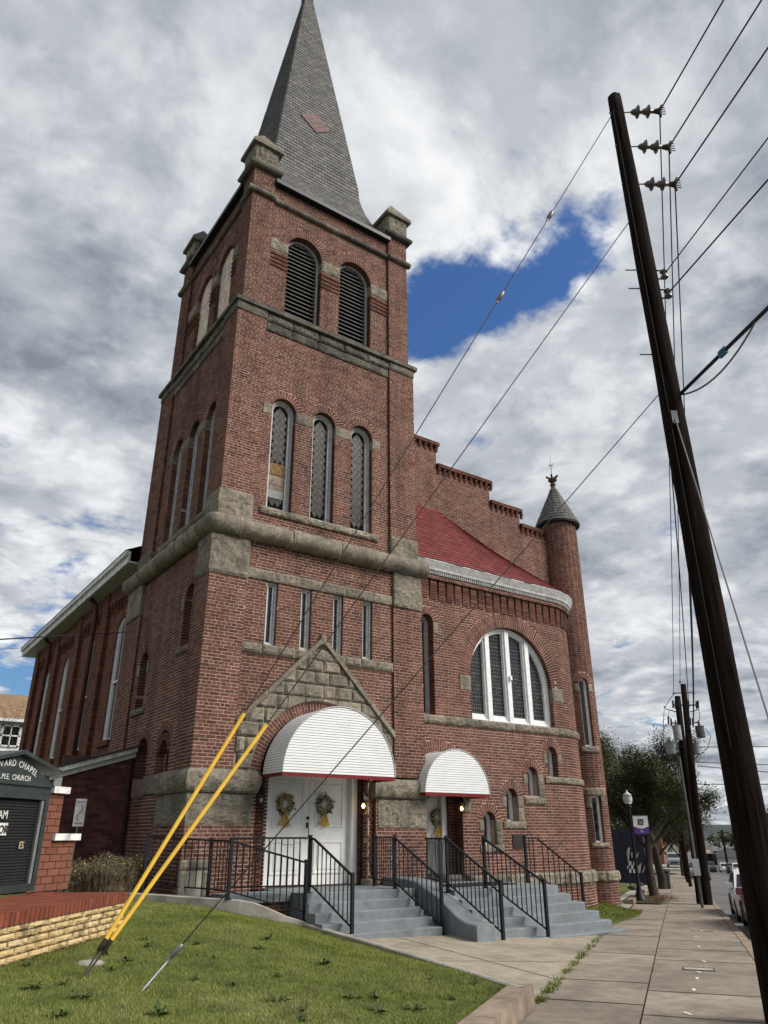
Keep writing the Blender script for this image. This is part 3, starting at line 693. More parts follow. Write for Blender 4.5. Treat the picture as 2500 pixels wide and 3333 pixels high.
# --- lower stage, front
lay(f0, 0, 1.45, -.4, 1.86, (), 'brick', MO, edge=(.02, .5), seed=1)
lay(f0, 4.42, 5.85, -.4, 1.82, (), 'brick', MO, edge=(.5, .02), seed=2)
lay(f0, 0, 1.45, 1.86, 2.9, (Rect(-.01, 1.36, 1.86, 2.9),), 'brick', MO, edge=(.02, .5), seed=3)
lay(f0, 4.42, 5.85, 1.82, 2.9, (Rect(4.5, 5.86, 1.82, 2.9),), 'brick', MO, edge=(.5, .02), seed=4)
lay(f0, 0, .9, 2.9, 6.97, (), 'brick', MO, seed=5)
lay(f0, 4.95, 5.85, 2.9, 7.0, (), 'brick', MO, edge=(.08, .02), seed=6)
GAB = [(.9, 2.88), (.9, 3.80), (2.92, 5.80), (4.95, 3.80), (4.95, 2.88)]
slits = [1.58, 2.47, 3.35, 4.20]
ho = [Poly(GAB), Rect(.88, 4.97, 7.02, 7.27, .02, False), Rect(.88, 4.97, 5.33, 5.55, .02, False)] + [Rect(c - .14, c + .14, 5.55, 7.02, .24) for c in slits]
class Disc:
    depth = .02
    def __init__(s, uc, r, zs_): s.a = (uc, r, zs_)
    def block(s, za, zb, m=False):
        if not m: return None
        uc, r, z_ = s.a; h = max(za - z_, 0)
        return (uc - math.sqrt(r * r - h * h), uc + math.sqrt(r * r - h * h)) if za >= z_ - .2 and h < r else None
lay(f6, .9, 4.95, 2.86, 7.9, ho + [Disc(2.92, 1.37, 2.8)], 'brick', MO, seed=7)
ring(f6, 2.92, 1.37, 2.8, .24, .45, 'brick', MO)
for c in slits:
    reveal(REV, f6, outline(c, .14, 5.55, 7.02, arch=False, e=.005), 0, -.3); window(f6, c, .138, 5.55, 7.02, church, .07, .085, arch=False)
# gable of ashlar over the door
class Tz:
    pass
def rock_var(mp, uL, uR, z0, z1, proud, parent, name='stone_block', rough=.018, gap=.007, res=.055):
    nz = 7; Z = np.linspace(z0 + gap, z1 - gap, nz + 1); wmax = max(uR(z0) - uL(z0), uR(z1) - uL(z1)); nu = max(3, int(wmax / res)); V = []; F = []; s0 = random.uniform(0, 99); rough *= 1.5
    if min(uR(z0 + gap) - uL(z0 + gap), uR(z1 - gap) - uL(z1 - gap)) < -.3: return
    for j, z in enumerate(Z):
        a, b = uL(z) + gap, uR(z) - gap
        if b < a + .01: a = b = (a + b) / 2
        for i in range(nu + 1):
            u = a + (b - a) * i / nu; e = min(min(i, nu - i), min(j, nz - j), 1)
            V.append(mp(u, z, proud * (.45 + .55 * e) + rough * e * (noise.noise(Vector((u * 6 + s0, z * 6, s0))) + .5 * noise.noise(Vector((u * 15, z * 15, s0))))))
    W = nu + 1
    for j in range(nz):
        for i in range(nu): F.append((j * W + i, j * W + i + 1, (j + 1) * W + i + 1, (j + 1) * W + i))
    loop = list(range(W)) + [j * W + nu for j in range(1, nz + 1)] + [nz * W + i for i in range(nu - 1, -1, -1)] + [j * W for j in range(nz - 1, 0, -1)]
    base = len(V); inv = [np.array(V[k]) for k in loop]; N_ = np.asarray(mp(0., 0., -.06)) - np.asarray(mp(0., 0., 0.))
    for p in inv: V.append(p + N_)
    for k in range(len(loop)): F.append((loop[k], base + k, base + (k + 1) % len(loop), loop[(k + 1) % len(loop)]))
    mb = MB(); mb.add(V, F); mb.build(name, 'granite', parent)
gw = lambda z: 1.98 if z <= 3.82 else max(0.0, 1.98 * (5.78 - z) / (5.78 - 3.82))
cw = lambda z: math.sqrt(max(0, 1.63 ** 2 - max(0, z - 2.8) ** 2)) if z < 4.43 else 0
rows = [2.9, 3.24, 3.56, 3.88, 4.19, 4.50, 4.80, 5.09, 5.36, 5.62]
for k, (za, zb) in enumerate(zip(rows[:-1], rows[1:])):
    zm = (za + zb) / 2; off = (.22 if k % 2 else 0.0); cuts = [-2.4 + off + .44 * i + (random.uniform(-.07, .07)) for i in range(12)]
    for ua, ub in zip(cuts[:-1], cuts[1:]):
        for (lf, rf) in (((lambda z: -gw(z)), (lambda z: -cw(z))), (cw, gw)) if za < 4.38 else (((lambda z: -gw(z)), gw),):
            L_ = lambda z, lf=lf, ua=ua: max(ua, lf(z)); R_ = lambda z, rf=rf, ub=ub: min(ub, rf(z))
            if za == 4.19 and abs((ua + ub) / 2) < .62: continue
            if max(R_(za + .02) - L_(za + .02), R_(zb - .02) - L_(zb - .02)) < .07: continue
            rock_var(f6, lambda z: 2.92 + L_(z), lambda z: 2.92 + R_(z), za, zb, random.uniform(.055, .075), church)
for ua, ub in ((-.84, -.40), (-.40, .04), (.04, .44), (.44, .84)):
    us_ = np.linspace(ua + .01, ub - .01, 7); pts = [(2.92 + u_, max(4.20, 2.8 + math.sqrt(1.64 ** 2 - u_ * u_))) for u_ in us_] + [(2.92 + ub - .01, 4.49), (2.92 + ua + .01, 4.49)]
    mb = MB(); poly_prism(mb, f6, pts, .065, 0); mb.build('stone_block', 'granite', church)
for sgn in (-1, 1):
    for (a, b) in ((0, .34), (.34, .67), (.67, 1)):
        P = [2.92 + sgn * (2.03 - 2.03 * t) for t in (a + .003, b - .003)]; Z = [3.78 + 2.02 * t for t in (a + .003, b - .003)]; mb = MB(); V = []
        for d in (.10, -.02):
            for (u, z) in zip(P, Z): V += [f6(u, z - .01, d), f6(u, z + .12, d)]
        mb.add(V, [(0, 2, 3, 1), (4, 5, 7, 6), (0, 4, 6, 2), (1, 3, 7, 5), (0, 1, 5, 4), (2, 6, 7, 3)]); mb.build('coping_stone', 'granite', church)
mb = MB(); mb.tube([(2.92, .0, 5.72), (2.92, .0, 5.86), (2.92, .0, 6.02)], [.09, .08, .02], 6); mb.build('coping_finial', 'granite', church)
# stone bands and blocks, front
def band(mp, u0, u1, z0, z1, n, proud=.05, rough=.025, depth=.08, material='granite'):
    c = np.linspace(u0, u1, n + 1); c[1:-1] += rng.uniform(-.12, .12, n - 1) * (u1 - u0) / n
    for a, b in zip(c[:-1], c[1:]): rock(mp, a, b, z0, z1, proud, rough, church, depth=depth, material=material)
band(f6, .9, 4.95, 7.02, 7.27, 6, .045); band(f6, .9, 4.95, 5.33, 5.55, 9, .075, .02)
def corner_block(x0, y0, x1, y1, z0, z1, pr, name='corner_stone'):
    """one big rock-faced block wrapping the near corner"""
    mb = MB(); nz = 14; n1 = 16; n2 = 16; s0 = random.uniform(0, 50); path = [(x0, y1 - (y1 - y0) * i / n2) for i in range(n2)] + [(x0 + (x1 - x0) * i / n1, y0) for i in range(n1 + 1)]
    V = []; F = []; W = len(path)
    for j in range(nz + 1):
        z = z0 + (z1 - z0) * j / nz
        for i, (x, y) in enumerate(path):
            ez = 1 if 0 < j < nz else .3; e = ez * (1 if 0 < i < W - 1 else .25); nn = noise.noise(Vector((x * 4 + s0, y * 4, z * 4))) + .5 * noise.noise(Vector((x * 11, y * 11 + s0, z * 11)))
            a = pr * e + .034 * (nn + .35 * noise.noise(Vector((x * 25, y * 25 + s0, z * 25)))) * e
            nx, ny = (-1, 0) if i < n2 else ((0, -1) if i > n2 else (-.8, -.8))
            V.append((x + nx * a, y + ny * a, z))
    for j in range(nz):
        for i in range(W - 1): F.append((j * W + i, j * W + i + 1, (j + 1) * W + i + 1, (j + 1) * W + i))
    o = len(V); V += [(x1, y1, z0), (x1, y1, z1)]; F += [tuple(range(W)) + (o,), tuple(range(nz * W, nz * W + W)) + (o + 1,)]
    mb.add(V, F); return mb.build(name, 'granite', church)
corner_block(0, 0, .92, .80, 6.96, 7.90, .045)
rock(f0, 4.95, 5.85, 7.0, 7.92, .05, .03, church); rock(l0, 4.65, 5.85, 7.05, 7.95, .05, .03, church)
rolls([(.55, -.02, 8.13), (5.98, -.02, 8.13)], .235, church, 1.36); rolls([(-.02, .5, 8.13), (-.02, 5.9, 8.13)], .232, church, 1.35)
V = []; F = []; pth = [(-.02, .49), (-.02, .3), (-.02, .12), (-.01, .03), (.03, -.01), (.12, -.02), (.32, -.02), (.54, -.02)]; dirs = [(-1, 0), (-1, 0), (-1, -.1), (-.9, -.45), (-.45, -.9), (-.1, -1), (0, -1), (0, -1)]
for (px_, py_), (dx_, dy_) in zip(pth, dirs):
    l_ = math.hypot(dx_, dy_)
    for t in range(12): an = 2 * math.pi * t / 12; rr = .236 + .014 * noise.noise(Vector((px_ * 7, py_ * 7, t))); V.append((px_ + rr * math.cos(an) * dx_ / l_, py_ + rr * math.cos(an) * dy_ / l_, 8.13 + rr * math.sin(an)))
mb = MB(); mb.add(V, [(i * 12 + j, i * 12 + (j + 1) % 12, (i + 1) * 12 + (j + 1) % 12, (i + 1) * 12 + j) for i in range(7) for j in range(12)] + [tuple(range(12)), tuple(84 + j for j in range(12))]); mb.build('roll_stone', 'granite', church, True)
corner_block(0, 0, 1.38, 1.77, 1.86, 2.44, .012); rock(f0, 4.47, 5.85, 1.82, 2.42, .02, .03, church)
def pillow(x0, y0, x1, y1, z0, z1, wrap):
    """swollen base-course stone with a rounded face"""
    prof = [(-.02, 0), (.05, .04), (.085, .12), (.11, .25), (.12, .4), (.12, .55), (.115, .7), (.09, .83), (.05, .94), (-.02, 1)]; mb = MB(); s0 = random.uniform(0, 9); path = []
    if wrap: path = [(x0, y1 - (y1 - y0) * i / 24, -1, 0) for i in range(24)] + [(x0, y0, -.75, -.75)] + [(x0 + (x1 - x0) * i / 20, y0, 0, -1) for i in range(1, 20)] + [(x1 + .0, y0, .75, -.75), (x1, y0 + .35, 1, 0)]
    else: path = [(x0, y0 + .35, -1, 0), (x0, y0, -.75, -.75)] + [(x0 + (x1 - x0) * i / 20, y0, 0, -1) for i in range(1, 20)] + [(x1, y0, .75, -.75), (x1, y0 + .3, 1, 0)]
    V = []; F = []; W = len(path)
    for (d, t) in prof:
        for (x, y, nx, ny) in path:
            q = d + .034 * noise.noise(Vector((x * 5 + s0, y * 5, t * 3))) + .022 * noise.noise(Vector((x * 14, y * 14 + s0, t * 8))) + .012 * noise.noise(Vector((x * 27, y * 27 + s0, t * 14))); V.append((x + nx * q, y + ny * q, z0 + (z1 - z0) * t))
    for j in range(len(prof) - 1):
        for i in range(W - 1): F.append((j * W + i, j * W + i + 1, (j + 1) * W + i + 1, (j + 1) * W + i))
    F += [tuple(range(W)), tuple((len(prof) - 1) * W + i for i in range(W))]; mb.add(V, F); mb.build('base_stone', 'granite', church, smooth=False)
pillow(0, 0, 1.40, 1.74, 2.44, 2.91, True); pillow(4.44, 0, 5.86, .4, 2.42, 2.86, False)
# basement window hood
for (a, b, c, d_) in ((-.02, .56, 1.08, 1.26), (-.02, .12, .45, 1.08), (.44, .56, .45, 1.08)): rock(f0, a, b, c, d_, .05, .008, church, 'window_stone')
mb = MB(); mb.box((.12, -.015, .4), (.44, .02, 1.08)); mb.build('basement_panel', 'concrete_grey', church)
# --- lower stage, left
lhole = [Arch(1.2, .29, 5.55, 6.72, .2, .28), Arch(3.97, .29, 4.52, 5.65, .2, .28), Arch(1.86, .40, 2.9, 3.40, .22, .3), Arch(3.30, .40, 2.5, 3.38, .22, .3), Rect(2.05, 2.90, 2.50, 2.90), Rect(3.70, 4.0, 2.5, 2.9)]
lay(l0, 0, 1.78, -.4, 1.86, (), 'brick', MO, seed=11); lay(l0, 0, .85, 2.9, 6.97, (), 'brick', MO, seed=12)
lay(l0, 4.62, 5.85, -.4, 7.05, (), 'brick', MO, edge=(.08, .02), seed=13)
lay(l6, .85, 4.62, 2.9, 7.9, lhole, 'brick', MO, seed=14); lay(l6, 1.74, 4.62, -.4, 2.9, lhole, 'brick', MO, seed=15)
for (uc, r, z0, z_, t) in ((1.2, .29, 5.55, 6.72, .2), (3.97, .29, 4.52, 5.65, .2), (1.86, .40, 2.9, 3.40, .22), (3.30, .40, 2.5, 3.38, .22)):
    ring(l6, uc, r, z_, t, .3, 'brick', MO); reveal(REV, l6, outline(uc, r, z0, z_, e=.006), 0, -.42)
window(l6, 1.2, .285, 5.55, 6.72, church, .24); window(l6, 3.97, .285, 4.52, 5.65, church, .24)
ring(l6, 1.86, .24, 3.36, .16, .5, 'brick', None); window(pmap((.06 + .16, 0, 0), (0, 1, 0), (-1, 0, 0)), 1.86, .235, 2.9, 3.36, church, .1)
lay(pmap((.24, 0, 0), (0, 1, 0), (-1, 0, 0)), 1.46, 2.26, 2.9, 3.8, (Arch(1.86, .24, 2.9, 3.36, .16, .2),), 'brick', MO, seed=16)
window(l6, 3.30, .395, 2.5, 3.38, church, .28, .06)
for (a, b, z0, z1) in ((.80, 1.7, 5.40, 5.55), (3.5, 4.45, 4.37, 4.52)): rock(l6, a, b, z0, z1, .07, .015, church, 'sill_stone')
for (a, b, z0, z1) in ((1.49, 1.68, 6.42, 6.74), (.72, .91, 6.42, 6.74), (4.26, 4.45, 5.36, 5.67), (3.49, 3.68, 5.36, 5.67), (2.05, 2.9, 2.5, 2.9)): rock(l6, a, b, z0, z1, .03, .012, church)
rock(left(-.02), 1.78, 4.7, .95, 1.25, .1, .04, church, 'base_stone')
# --- upper stage
PU = (.13, .20); fu, fup = front(PU[0]), front(PU[1]); lu, lup = left(PU[0]), left(PU[1])
lay(fu, .13, .97, 8.3, 14.3, (Rect(.1, .97, 8.3, 9.1, .02, False),), 'brick', MO, seed=21); lay(fu, 4.97, 5.84, 8.3, 14.3, (Rect(4.96, 5.9, 8.3, 8.97, .02, False),), 'brick', MO, edge=(.1, .02), seed=22)
lay(lu, .13, 1.0, 8.3, 14.3, (Rect(.1, .97, 8.3, 9.1, .02, False),), 'brick', MO, seed=23); lay(lu, 4.78, 5.85, 8.3, 14.3, (Rect(4.7, 5.9, 8.3, 8.97, .02, False),), 'brick', MO, edge=(.1, .02), seed=24)
corner_block(.13, .13, .96, .96, 8.36, 9.10, .035); rock(fu, 4.97, 5.86, 8.36, 8.97, .05, .025, church); rock(lu, 4.78, 5.86, 8.36, 8.97, .05, .025, church)
UW = [1.67, 2.87, 4.07]; UWl = [1.42, 2.60, 3.80]; rU, zU0, zUs = .34, 8.90, 11.72
for (mp, cs, ue) in ((fup, UW, 4.97), (lup, UWl, 4.78)):
    hs = [Arch(c, rU, zU0, zUs, .22, .3) for c in cs]; imp = []
    for c in cs: imp += [(c - rU - .26, c - rU), (c + rU, c + rU + .26)]
    merged = []
    for a, b in imp:
        if merged and a < merged[-1][1] + .06: merged[-1] = (merged[-1][0], b)
        else: merged.append((a, b))
    lay(mp, .97, ue, 8.3, 14.0, hs + [Rect(a, b, 11.46, 11.75, .02, False) for a, b in merged] + [Rect(cs[0] - .5, cs[-1] + .55, 8.72, 8.9, .02, False)], 'brick', MO, seed=25)
    for a, b in merged: rock(mp, a, b, 11.46, 11.76, .03, .018, church, depth=.2)
    for c in cs: ring(mp, c, rU, zUs, .22, .3, 'brick', MO); reveal(REV, mp, outline(c, rU, zU0, zUs, e=.006), 0, -.45)
    band(mp, cs[0] - .5, cs[-1] + .55, 8.72, 8.90, 4, .07, .03)
for i, c in enumerate(UW):
    w = window(fup, c, rU - .002, zU0, zUs, church, .14, .115, gmat='gutter_lead')
    if i == 0:
        diamonds(fup, c, rU - .12, zU0 + .12, zUs, w, -.225, 3, skip=lambda z: 9.32 < z < 10.25)
        for (za, zb, m_) in ((9.30, 9.52, 'sign_grey'), (9.53, 9.66, 'patch_tan'), (9.67, 9.92, 'patch_tan'), (9.94, 10.26, 'patch_brown')):
            mb = MB(); mb.box((c - .215, fup(0, 0, -.22)[1] - .006, za), (c + .215, fup(0, 0, -.22)[1] + .004, zb)); mb.build('patch_board', m_, w)
    else: diamonds(fup, c, rU - .12, zU0 + .12, zUs, w, -.225, 3)
for c in UWl: window(lup, c, rU - .002, zU0, zUs, church, .14, .115)
# --- band under the belfry
for (mp, a, b) in ((fup, .97, 4.97), (lup, 1.0, 4.78)):
    band(mp, a, b, 13.98, 14.24, 5, .05, .025, material='granite_dark'); band(mp, a, b, 14.245, 14.50, 5, .09, .025, material='granite_dark')
for (mp, a, b) in ((fu, .13, .98), (fu, 4.96, 5.86), (lu, 4.77, 5.86)): rock(mp, a, b, 14.26, 14.52, .04, .02, church, material='granite_dark')
rock(lu, .08, .99, 14.26, 14.52, .04, .02, church, material='granite_dark')
def slabline(pts, w, z0, z1, name, material='granite'):
    mb = MB()
    for (a, b) in zip(pts[:-1], pts[1:]):
        pass
    return mb
for (a, b) in ((.045, 1.4), (1.41, 2.8), (2.81, 4.3), (4.31, 5.94)):
    mb = MB(); mb.box((a, .04, 14.52), (b, .5, 14.64)); mb.build('cornice_slab', 'granite_dark', church)
for (a, b) in ((.5, 1.9), (1.91, 3.4), (3.41, 4.7), (4.71, 5.98)):
    mb = MB(); mb.box((.04, a + .005, 14.523), (.5, b, 14.637)); mb.build('cornice_slab', 'granite_dark', church)
# --- belfry
fb, fbp, lb_, lbp = front(.30), front(.37), left(.30), left(.37)
lay(fb, .3, 1.0, 14.64, 19.62, (), 'brick', MO, seed=31); lay(fb, 5.08, 5.8, 14.64, 19.62, (), 'brick', MO, edge=(.1, .02), seed=32)
lay(lb_, .3, 1.0, 14.64, 19.62, (), 'brick', MO, seed=33); lay(lb_, 4.95, 5.8, 14.64, 19.62, (), 'brick', MO, edge=(.1, .02), seed=34)
BW = [2.13, 3.88]; BWl = [2.05, 3.62]; rB, zB0, zBs = .56, 14.74, 17.30
for (mp, cs, ue) in ((fbp, BW, 5.08), (lbp, BWl, 4.95)):
    im = [(1.0, cs[0] - rB), (cs[0] + rB, cs[1] - rB), (cs[1] + rB, ue)]
    lay(mp, 1.0, ue, 14.64, 19.3, [Arch(c, rB, zB0, zBs, .30, .32) for c in cs] + [Rect(a, b, 16.96, 17.34, .02, False) for a, b in im], 'brick', MO, seed=35)
    for a, b in im:
        rock(mp, a, b, 16.96, 17.34, .035, .03, church, depth=.25)
        for k in range(4): lay(mp, a, b, 16.36 + k * BH * 2, 16.36 + BH * (2 * k + 1), (), 'brick', None, dfront=.03, seed=40 + k)
    for c in cs: ring(mp, c, rB, zBs, .30, .32, 'brick', MO); reveal(REV, mp, outline(c, rB, zB0, zBs, e=.006), 0, -.6)
def louver_window(mp, c):
    mb = MB(); o = outline(c, rB - .002, zB0, zBs); i1 = outline(c, rB - .05, zB0 + .05, zBs); frame_mesh(mb, mp, o, i1, -.2, -.42); w = mb.build('louvered_window', 'frame_paint', church)
    g = MB(); g.add([mp(*p, -.41) for p in i1], [tuple(range(len(i1)))]); g.build('dark_opening', 'void', w)
    z = zB0 + .1
    while z < zBs + rB - .12:
        hw = rB - .052 if z + .05 < zBs else math.sqrt(max(0.01, (rB - .05) ** 2 - (z + .07 - zBs) ** 2)) - .005
        mb = MB(); V = [mp(c - hw, z, -.215), mp(c + hw, z, -.215), mp(c + hw, z + .035, -.215), mp(c - hw, z + .035, -.215), mp(c - hw, z + .10, -.36), mp(c + hw, z + .10, -.36), mp(c + hw, z + .125, -.36), mp(c - hw, z + .125, -.36)]
        mb.hexa([V[0], V[1], V[5], V[4], V[3], V[2], V[6], V[7]]); mb.build('louver_slat', 'louver', w); z += .142
for c in BW: louver_window(fbp, c)
for c in BWl:
    mb = MB(); i1 = outline(c, rB - .004, zB0, zBs)
    for (a, b) in ((zB0, 15.8), (15.81, 16.9), (16.91, zBs + rB)):
        q = [p for p in i1]; pts = []
        rows_ = np.linspace(a, b - .004, 8); Lp = []; Rp = []
        for z in rows_:
            hw = rB - .006 if z < zBs else math.sqrt(max(1e-4, (rB - .006) ** 2 - (z - zBs) ** 2)); Lp.append((c - hw, z)); Rp.append((c + hw, z))
        mb = MB(); poly_prism(mb, lbp, Lp + Rp[::-1], -.10 - random.uniform(0, .01), -.14); mb.build('plywood_panel', 'plywood', church)
# string courses and pinnacles
for (p, q, r) in (((.16, .28, 18.72), (1.02, .28, 18.72), .105), ((1.03, .35, 18.72), (5.07, .35, 18.72), .095), ((5.08, .28, 18.72), (5.92, .28, 18.72), .105)): rolls([p, q], r, church, 1.3, 'string_stone', 8, .012, material='granite_dark')
for (p, q, r) in (((.28, .2, 18.72), (.28, 1.02, 18.72), .1), ((.35, 1.03, 18.72), (.35, 4.94, 18.72), .09), ((.28, 4.95, 18.72), (.28, 5.92, 18.72), .105)): rolls([p, q], r, church, 1.3, 'string_stone', 8, .012, material='granite_dark')
for (x0, y0, x1, y1) in ((.26, .26, 1.04, 1.04), (5.06, .26, 5.84, 1.04), (.26, 5.0, 1.04, 5.82), (5.06, 5.0, 5.84, 5.82)):
    cx, cy = (x0 + x1) / 2, (y0 + y1) / 2
    mb = MB(); mb.box((x0 + .12, y0 + .12, 14.6), (x1 - .12, y1 - .12, 19.62)); mb.build('pier_core', 'mortar', church)
    mb = MB(); h = .50; V = []
    for (rr, z) in ((h - .05, 19.60), (h, 19.64), (h + .02, 19.72), (h - .03, 19.80)): V += [(cx - rr, cy - rr, z), (cx + rr, cy - rr, z), (cx + rr, cy + rr, z), (cx - rr, cy + rr, z)]
    F = [(j * 4 + i, j * 4 + (i + 1) % 4, (j + 1) * 4 + (i + 1) % 4, (j + 1) * 4 + i) for j in range(3) for i in range(4)] + [(0, 1, 2, 3), (12, 13, 14, 15)]
    mb.add(V, F); pb = mb.build('pinnacle', 'granite_dark', church)
    s_ = .37
    rock(front(cy - s_), cx - s_, cx + s_, 19.80, 20.52, .03, .05, pb, 'pinnacle_block', .7, res=.09); rock(left(cx - s_), cy - s_, cy + s_, 19.80, 20.52, .03, .04, pb, 'pinnacle_block', .7, res=.09)
    mb = MB(); e = .49; mb.add([(cx - e, cy - e, 20.50), (cx + e, cy - e, 20.50), (cx + e, cy + e, 20.50), (cx - e, cy + e, 20.50), (cx - e, cy - e, 20.62), (cx + e, cy - e, 20.62), (cx + e, cy + e, 20.62), (cx - e, cy + e, 20.62), (cx, cy, 21.45)],
        [(0, 1, 2, 3), (0, 1, 5, 4), (1, 2, 6, 5), (2, 3, 7, 6), (3, 0, 4, 7), (4, 5, 8), (5, 6, 8), (6, 7, 8), (7, 4, 8)]); mb.build('pinnacle_cap', 'granite', pb)
for a, b in (((.98, .18, 19.32), (5.1, .44, 19.46)), ((.18, .98, 19.32), (.44, 5.05, 19.46))):
    mb = MB(); mb.box(a, b); mb.build('gutter', 'gutter_black', church)
# hidden sides of the tower
mb = MB()
for (a, b, z0, z1) in ((.02, 5.83, -.4, 8.3), (.15, 5.82, 8.3, 14.6), (.34, 5.78, 14.6, 19.4)):
    mb.add([(b, a, z0), (b, b, z0), (b, b, z1), (b, a, z1)], [(0, 1, 2, 3)]); mb.add([(a, b, z0), (b, b, z0), (b, b, z1), (a, b, z1)], [(0, 1, 2, 3)])
mb.build('tower_back_wall', 'brick_nave', church)
# --- spire
SC = 2.97
def sph(z): return np.where(z < 22.2, 1.60 + .95 * np.clip((22.2 - z) / 2.75, 0, 1) ** 1.9, 1.60 * (34.35 - z) / (34.35 - 22.2))
spz = np.concatenate([np.linspace(19.45, 22.2, 12), np.linspace(22.6, 33.4, 14)]); mb = MB(); V = []
for z in spz:
    h = float(sph(z)) - .03; V += [(SC - h, SC - h, z), (SC + h, SC - h, z), (SC + h, SC + h, z), (SC - h, SC + h, z)]
mb.add(V, [(j * 4 + i, j * 4 + (i + 1) % 4, (j + 1) * 4 + (i + 1) % 4, (j + 1) * 4 + i) for j in range(len(spz) - 1) for i in range(4)] + [(0, 1, 2, 3)]); spire = mb.build('spire', 'slate_base', church)
zr = [19.45]
while zr[-1] < 33.3:
    z = zr[-1]; slope = float((sph(z) - sph(z + .01)) / .01); zr.append(z + .17 / math.sqrt(1 + slope * slope))
for fi, (ux, uy) in enumerate(((1, 0), (0, -1), (-1, 0), (0, 1))):
    # face with outward normal n and tangent
    nx, ny = ((0, -1), (-1, 0), (0, 1), (1, 0))[fi]; tx, ty = (-ny, nx)
    C8 = []
    for k in range(len(zr) - 1):
        za, zb = zr[k], zr[k + 1]; ha, hb = float(sph(za)), float(sph(zb)); w = .235 if fi < 2 else .5; off = (k % 2) * w / 2
        for j in range(int(-ha / w) - 2, int(ha / w) + 2):
            a0, a1 = j * w + off + .006, (j + 1) * w + off - .006; jz = random.uniform(-.008, .008)
            q = []
            for (dep, zz, h) in ((0.03, za + jz, ha), (.012, zb + .012, hb)):
                q.append((np.clip(a0, -h, h), np.clip(a1, -h, h), zz, h + dep))
            if q[0][1] - q[0][0] < .02: continue
            def P(t, n, z): return (SC + tx * t + nx * n, SC + ty * t + ny * n, z)
            (l0_, r0_, z0_, n0_), (l1_, r1_, z1_, n1_) = q
            C8.append([P(l0_, n0_, z0_), P(r0_, n0_, z0_), P(r1_, n1_, z1_), P(l1_, n1_, z1_), P(l0_, n0_ - .03, z0_), P(r0_, n0_ - .03, z0_), P(r1_, n1_ - .03, z1_), P(l1_, n1_ - .03, z1_)])
    store('slate', np.array(C8), rng.beta(2, 2, len(C8)))
flush('slate', 'roof_slate', 'roof_slates', 'slate', spire, 300)
# diamond of pink tiles on the front of the spire
for i in range(4):
    for j in range(4):
        pts = []
        for (a, b) in ((i, j), (i + 1, j), (i + 1, j + 1), (i, j + 1)):
            a_, b_ = (a - 2) * .97 + 2 * 0, (b - 2) * .97; a_ = a_ / 2; b_ = b_ / 2
            pts.append(((a_ - b_) * .315, 24.70 + (a_ + b_) * .29))
        c = np.mean(pts, 0); pts = [(c[0] + (p[0] - c[0]) * .95, c[1] + (p[1] - c[1]) * .95) for p in pts]
        fr = [(SC - .02 + u, SC - float(sph(z)) - .055, z) for u, z in pts]; bk = [(x, y + .04, z) for x, y, z in fr]
        mb = MB(); mb.add(fr + bk, [(0, 1, 2, 3), (0, 4, 5, 1), (1, 5, 6, 2), (2, 6, 7, 3), (3, 7, 4, 0)]); mb.build('pink_tile', 'slate_pink', spire)
mb = MB(); mb.lathe((SC, SC, 32.75), [(.20, 0), (.19, .35), (.26, .42), (.26, .55), (.12, .6), (.10, .95), (.2, 1.05), (.2, 1.2), (.04, 1.35), (.02, 2.4)], 8); mb.build('spire_finial', 'gutter_black', spire)
for zz in (25.7, 27.3):
    pass
# --- bowed wall to the right of the tower
W2 = wall2(); UE = W2L + W2R * math.pi / 2; ux = lambda x: x - W2X
WS = [(8.20, 1.45, 2.02), (9.03, 2.00, 2.60), (9.86, 2.60, 3.18), (10.70, 3.15, 3.75)]
h2 = [Arch(ux(6.34), .20, 4.48, 6.92, .2, .28), Arch(ux(9.36), 1.57, 4.48, 5.60, .40, .3), Rect(-.1, UE + .1, 4.28, 4.48, .02, False)]
h2 += [Arch(ux(x), .20, z0, z_, .2, .26) for x, z0, z_ in WS]
h2 += [Rect(ux(7.40), ux(7.78), 5.22, 5.62, .02, False), Rect(ux(10.94), ux(11.40), 5.22, 5.62, .02, False), Rect(ux(10.33), UE + .1, 2.97, 3.15, .02, False)]
for (x, z0, z_) in WS[:3]: h2 += [Rect(ux(x - .36), ux(x + .40), z0 - .18, z0, .02, False), Rect(ux(x + .2), ux(x + .40), z0, z_, .02, False)]
h2 += [Rect(ux(5.85), ux(7.30), .6, 2.62, .5)]
class DoorDisc(Disc):
    def block(s, za, zb, m=False):
        if m: return None
        uc, r, z_ = s.a; zm = (za + zb) / 2; h = zm - z_
        return (uc - math.sqrt(r * r - h * h), uc + math.sqrt(r * r - h * h)) if 0 <= h < r else None
h2 += [DoorDisc(ux(6.60), 1.25, 2.62)]
h2 += [Rect(ux(7.30), ux(7.58), 2.2, 2.55, .02, False)]
lay(W2, 0, UE, .78, 8.12, h2, 'brick', MO, seed=51)
lay(wall2(.09), ux(7.35), UE, -.9, .45, (), 'brick', MO, seed=52)
ring(W2, ux(6.34), .20, 6.92, .2, .3, 'brick', MO); ring(W2, ux(9.36), 1.57, 5.60, .40, .32, 'brick', MO); ring(W2, ux(6.60), .98, 2.62, .26, .1, 'brick', MO)
for (x, z0, z_) in WS:
    ring(W2, ux(x), .20, z_, .2, .3, 'brick', MO); reveal(REV, W2, outline(ux(x), .20, z0, z_, e=.006), 0, -.42); window(W2, ux(x), .197, z0, z_, church, .2, .05, fmat='frame_white')
reveal(REV, W2, outline(ux(6.34), .20, 4.48, 6.92, e=.006), 0, -.45); reveal(REV, W2, outline(ux(9.36), 1.57, 4.48, 5.6, 24, e=.006), 0, -.5)
window(W2, ux(6.34), .197, 4.48, 6.92, church, .22, .08)
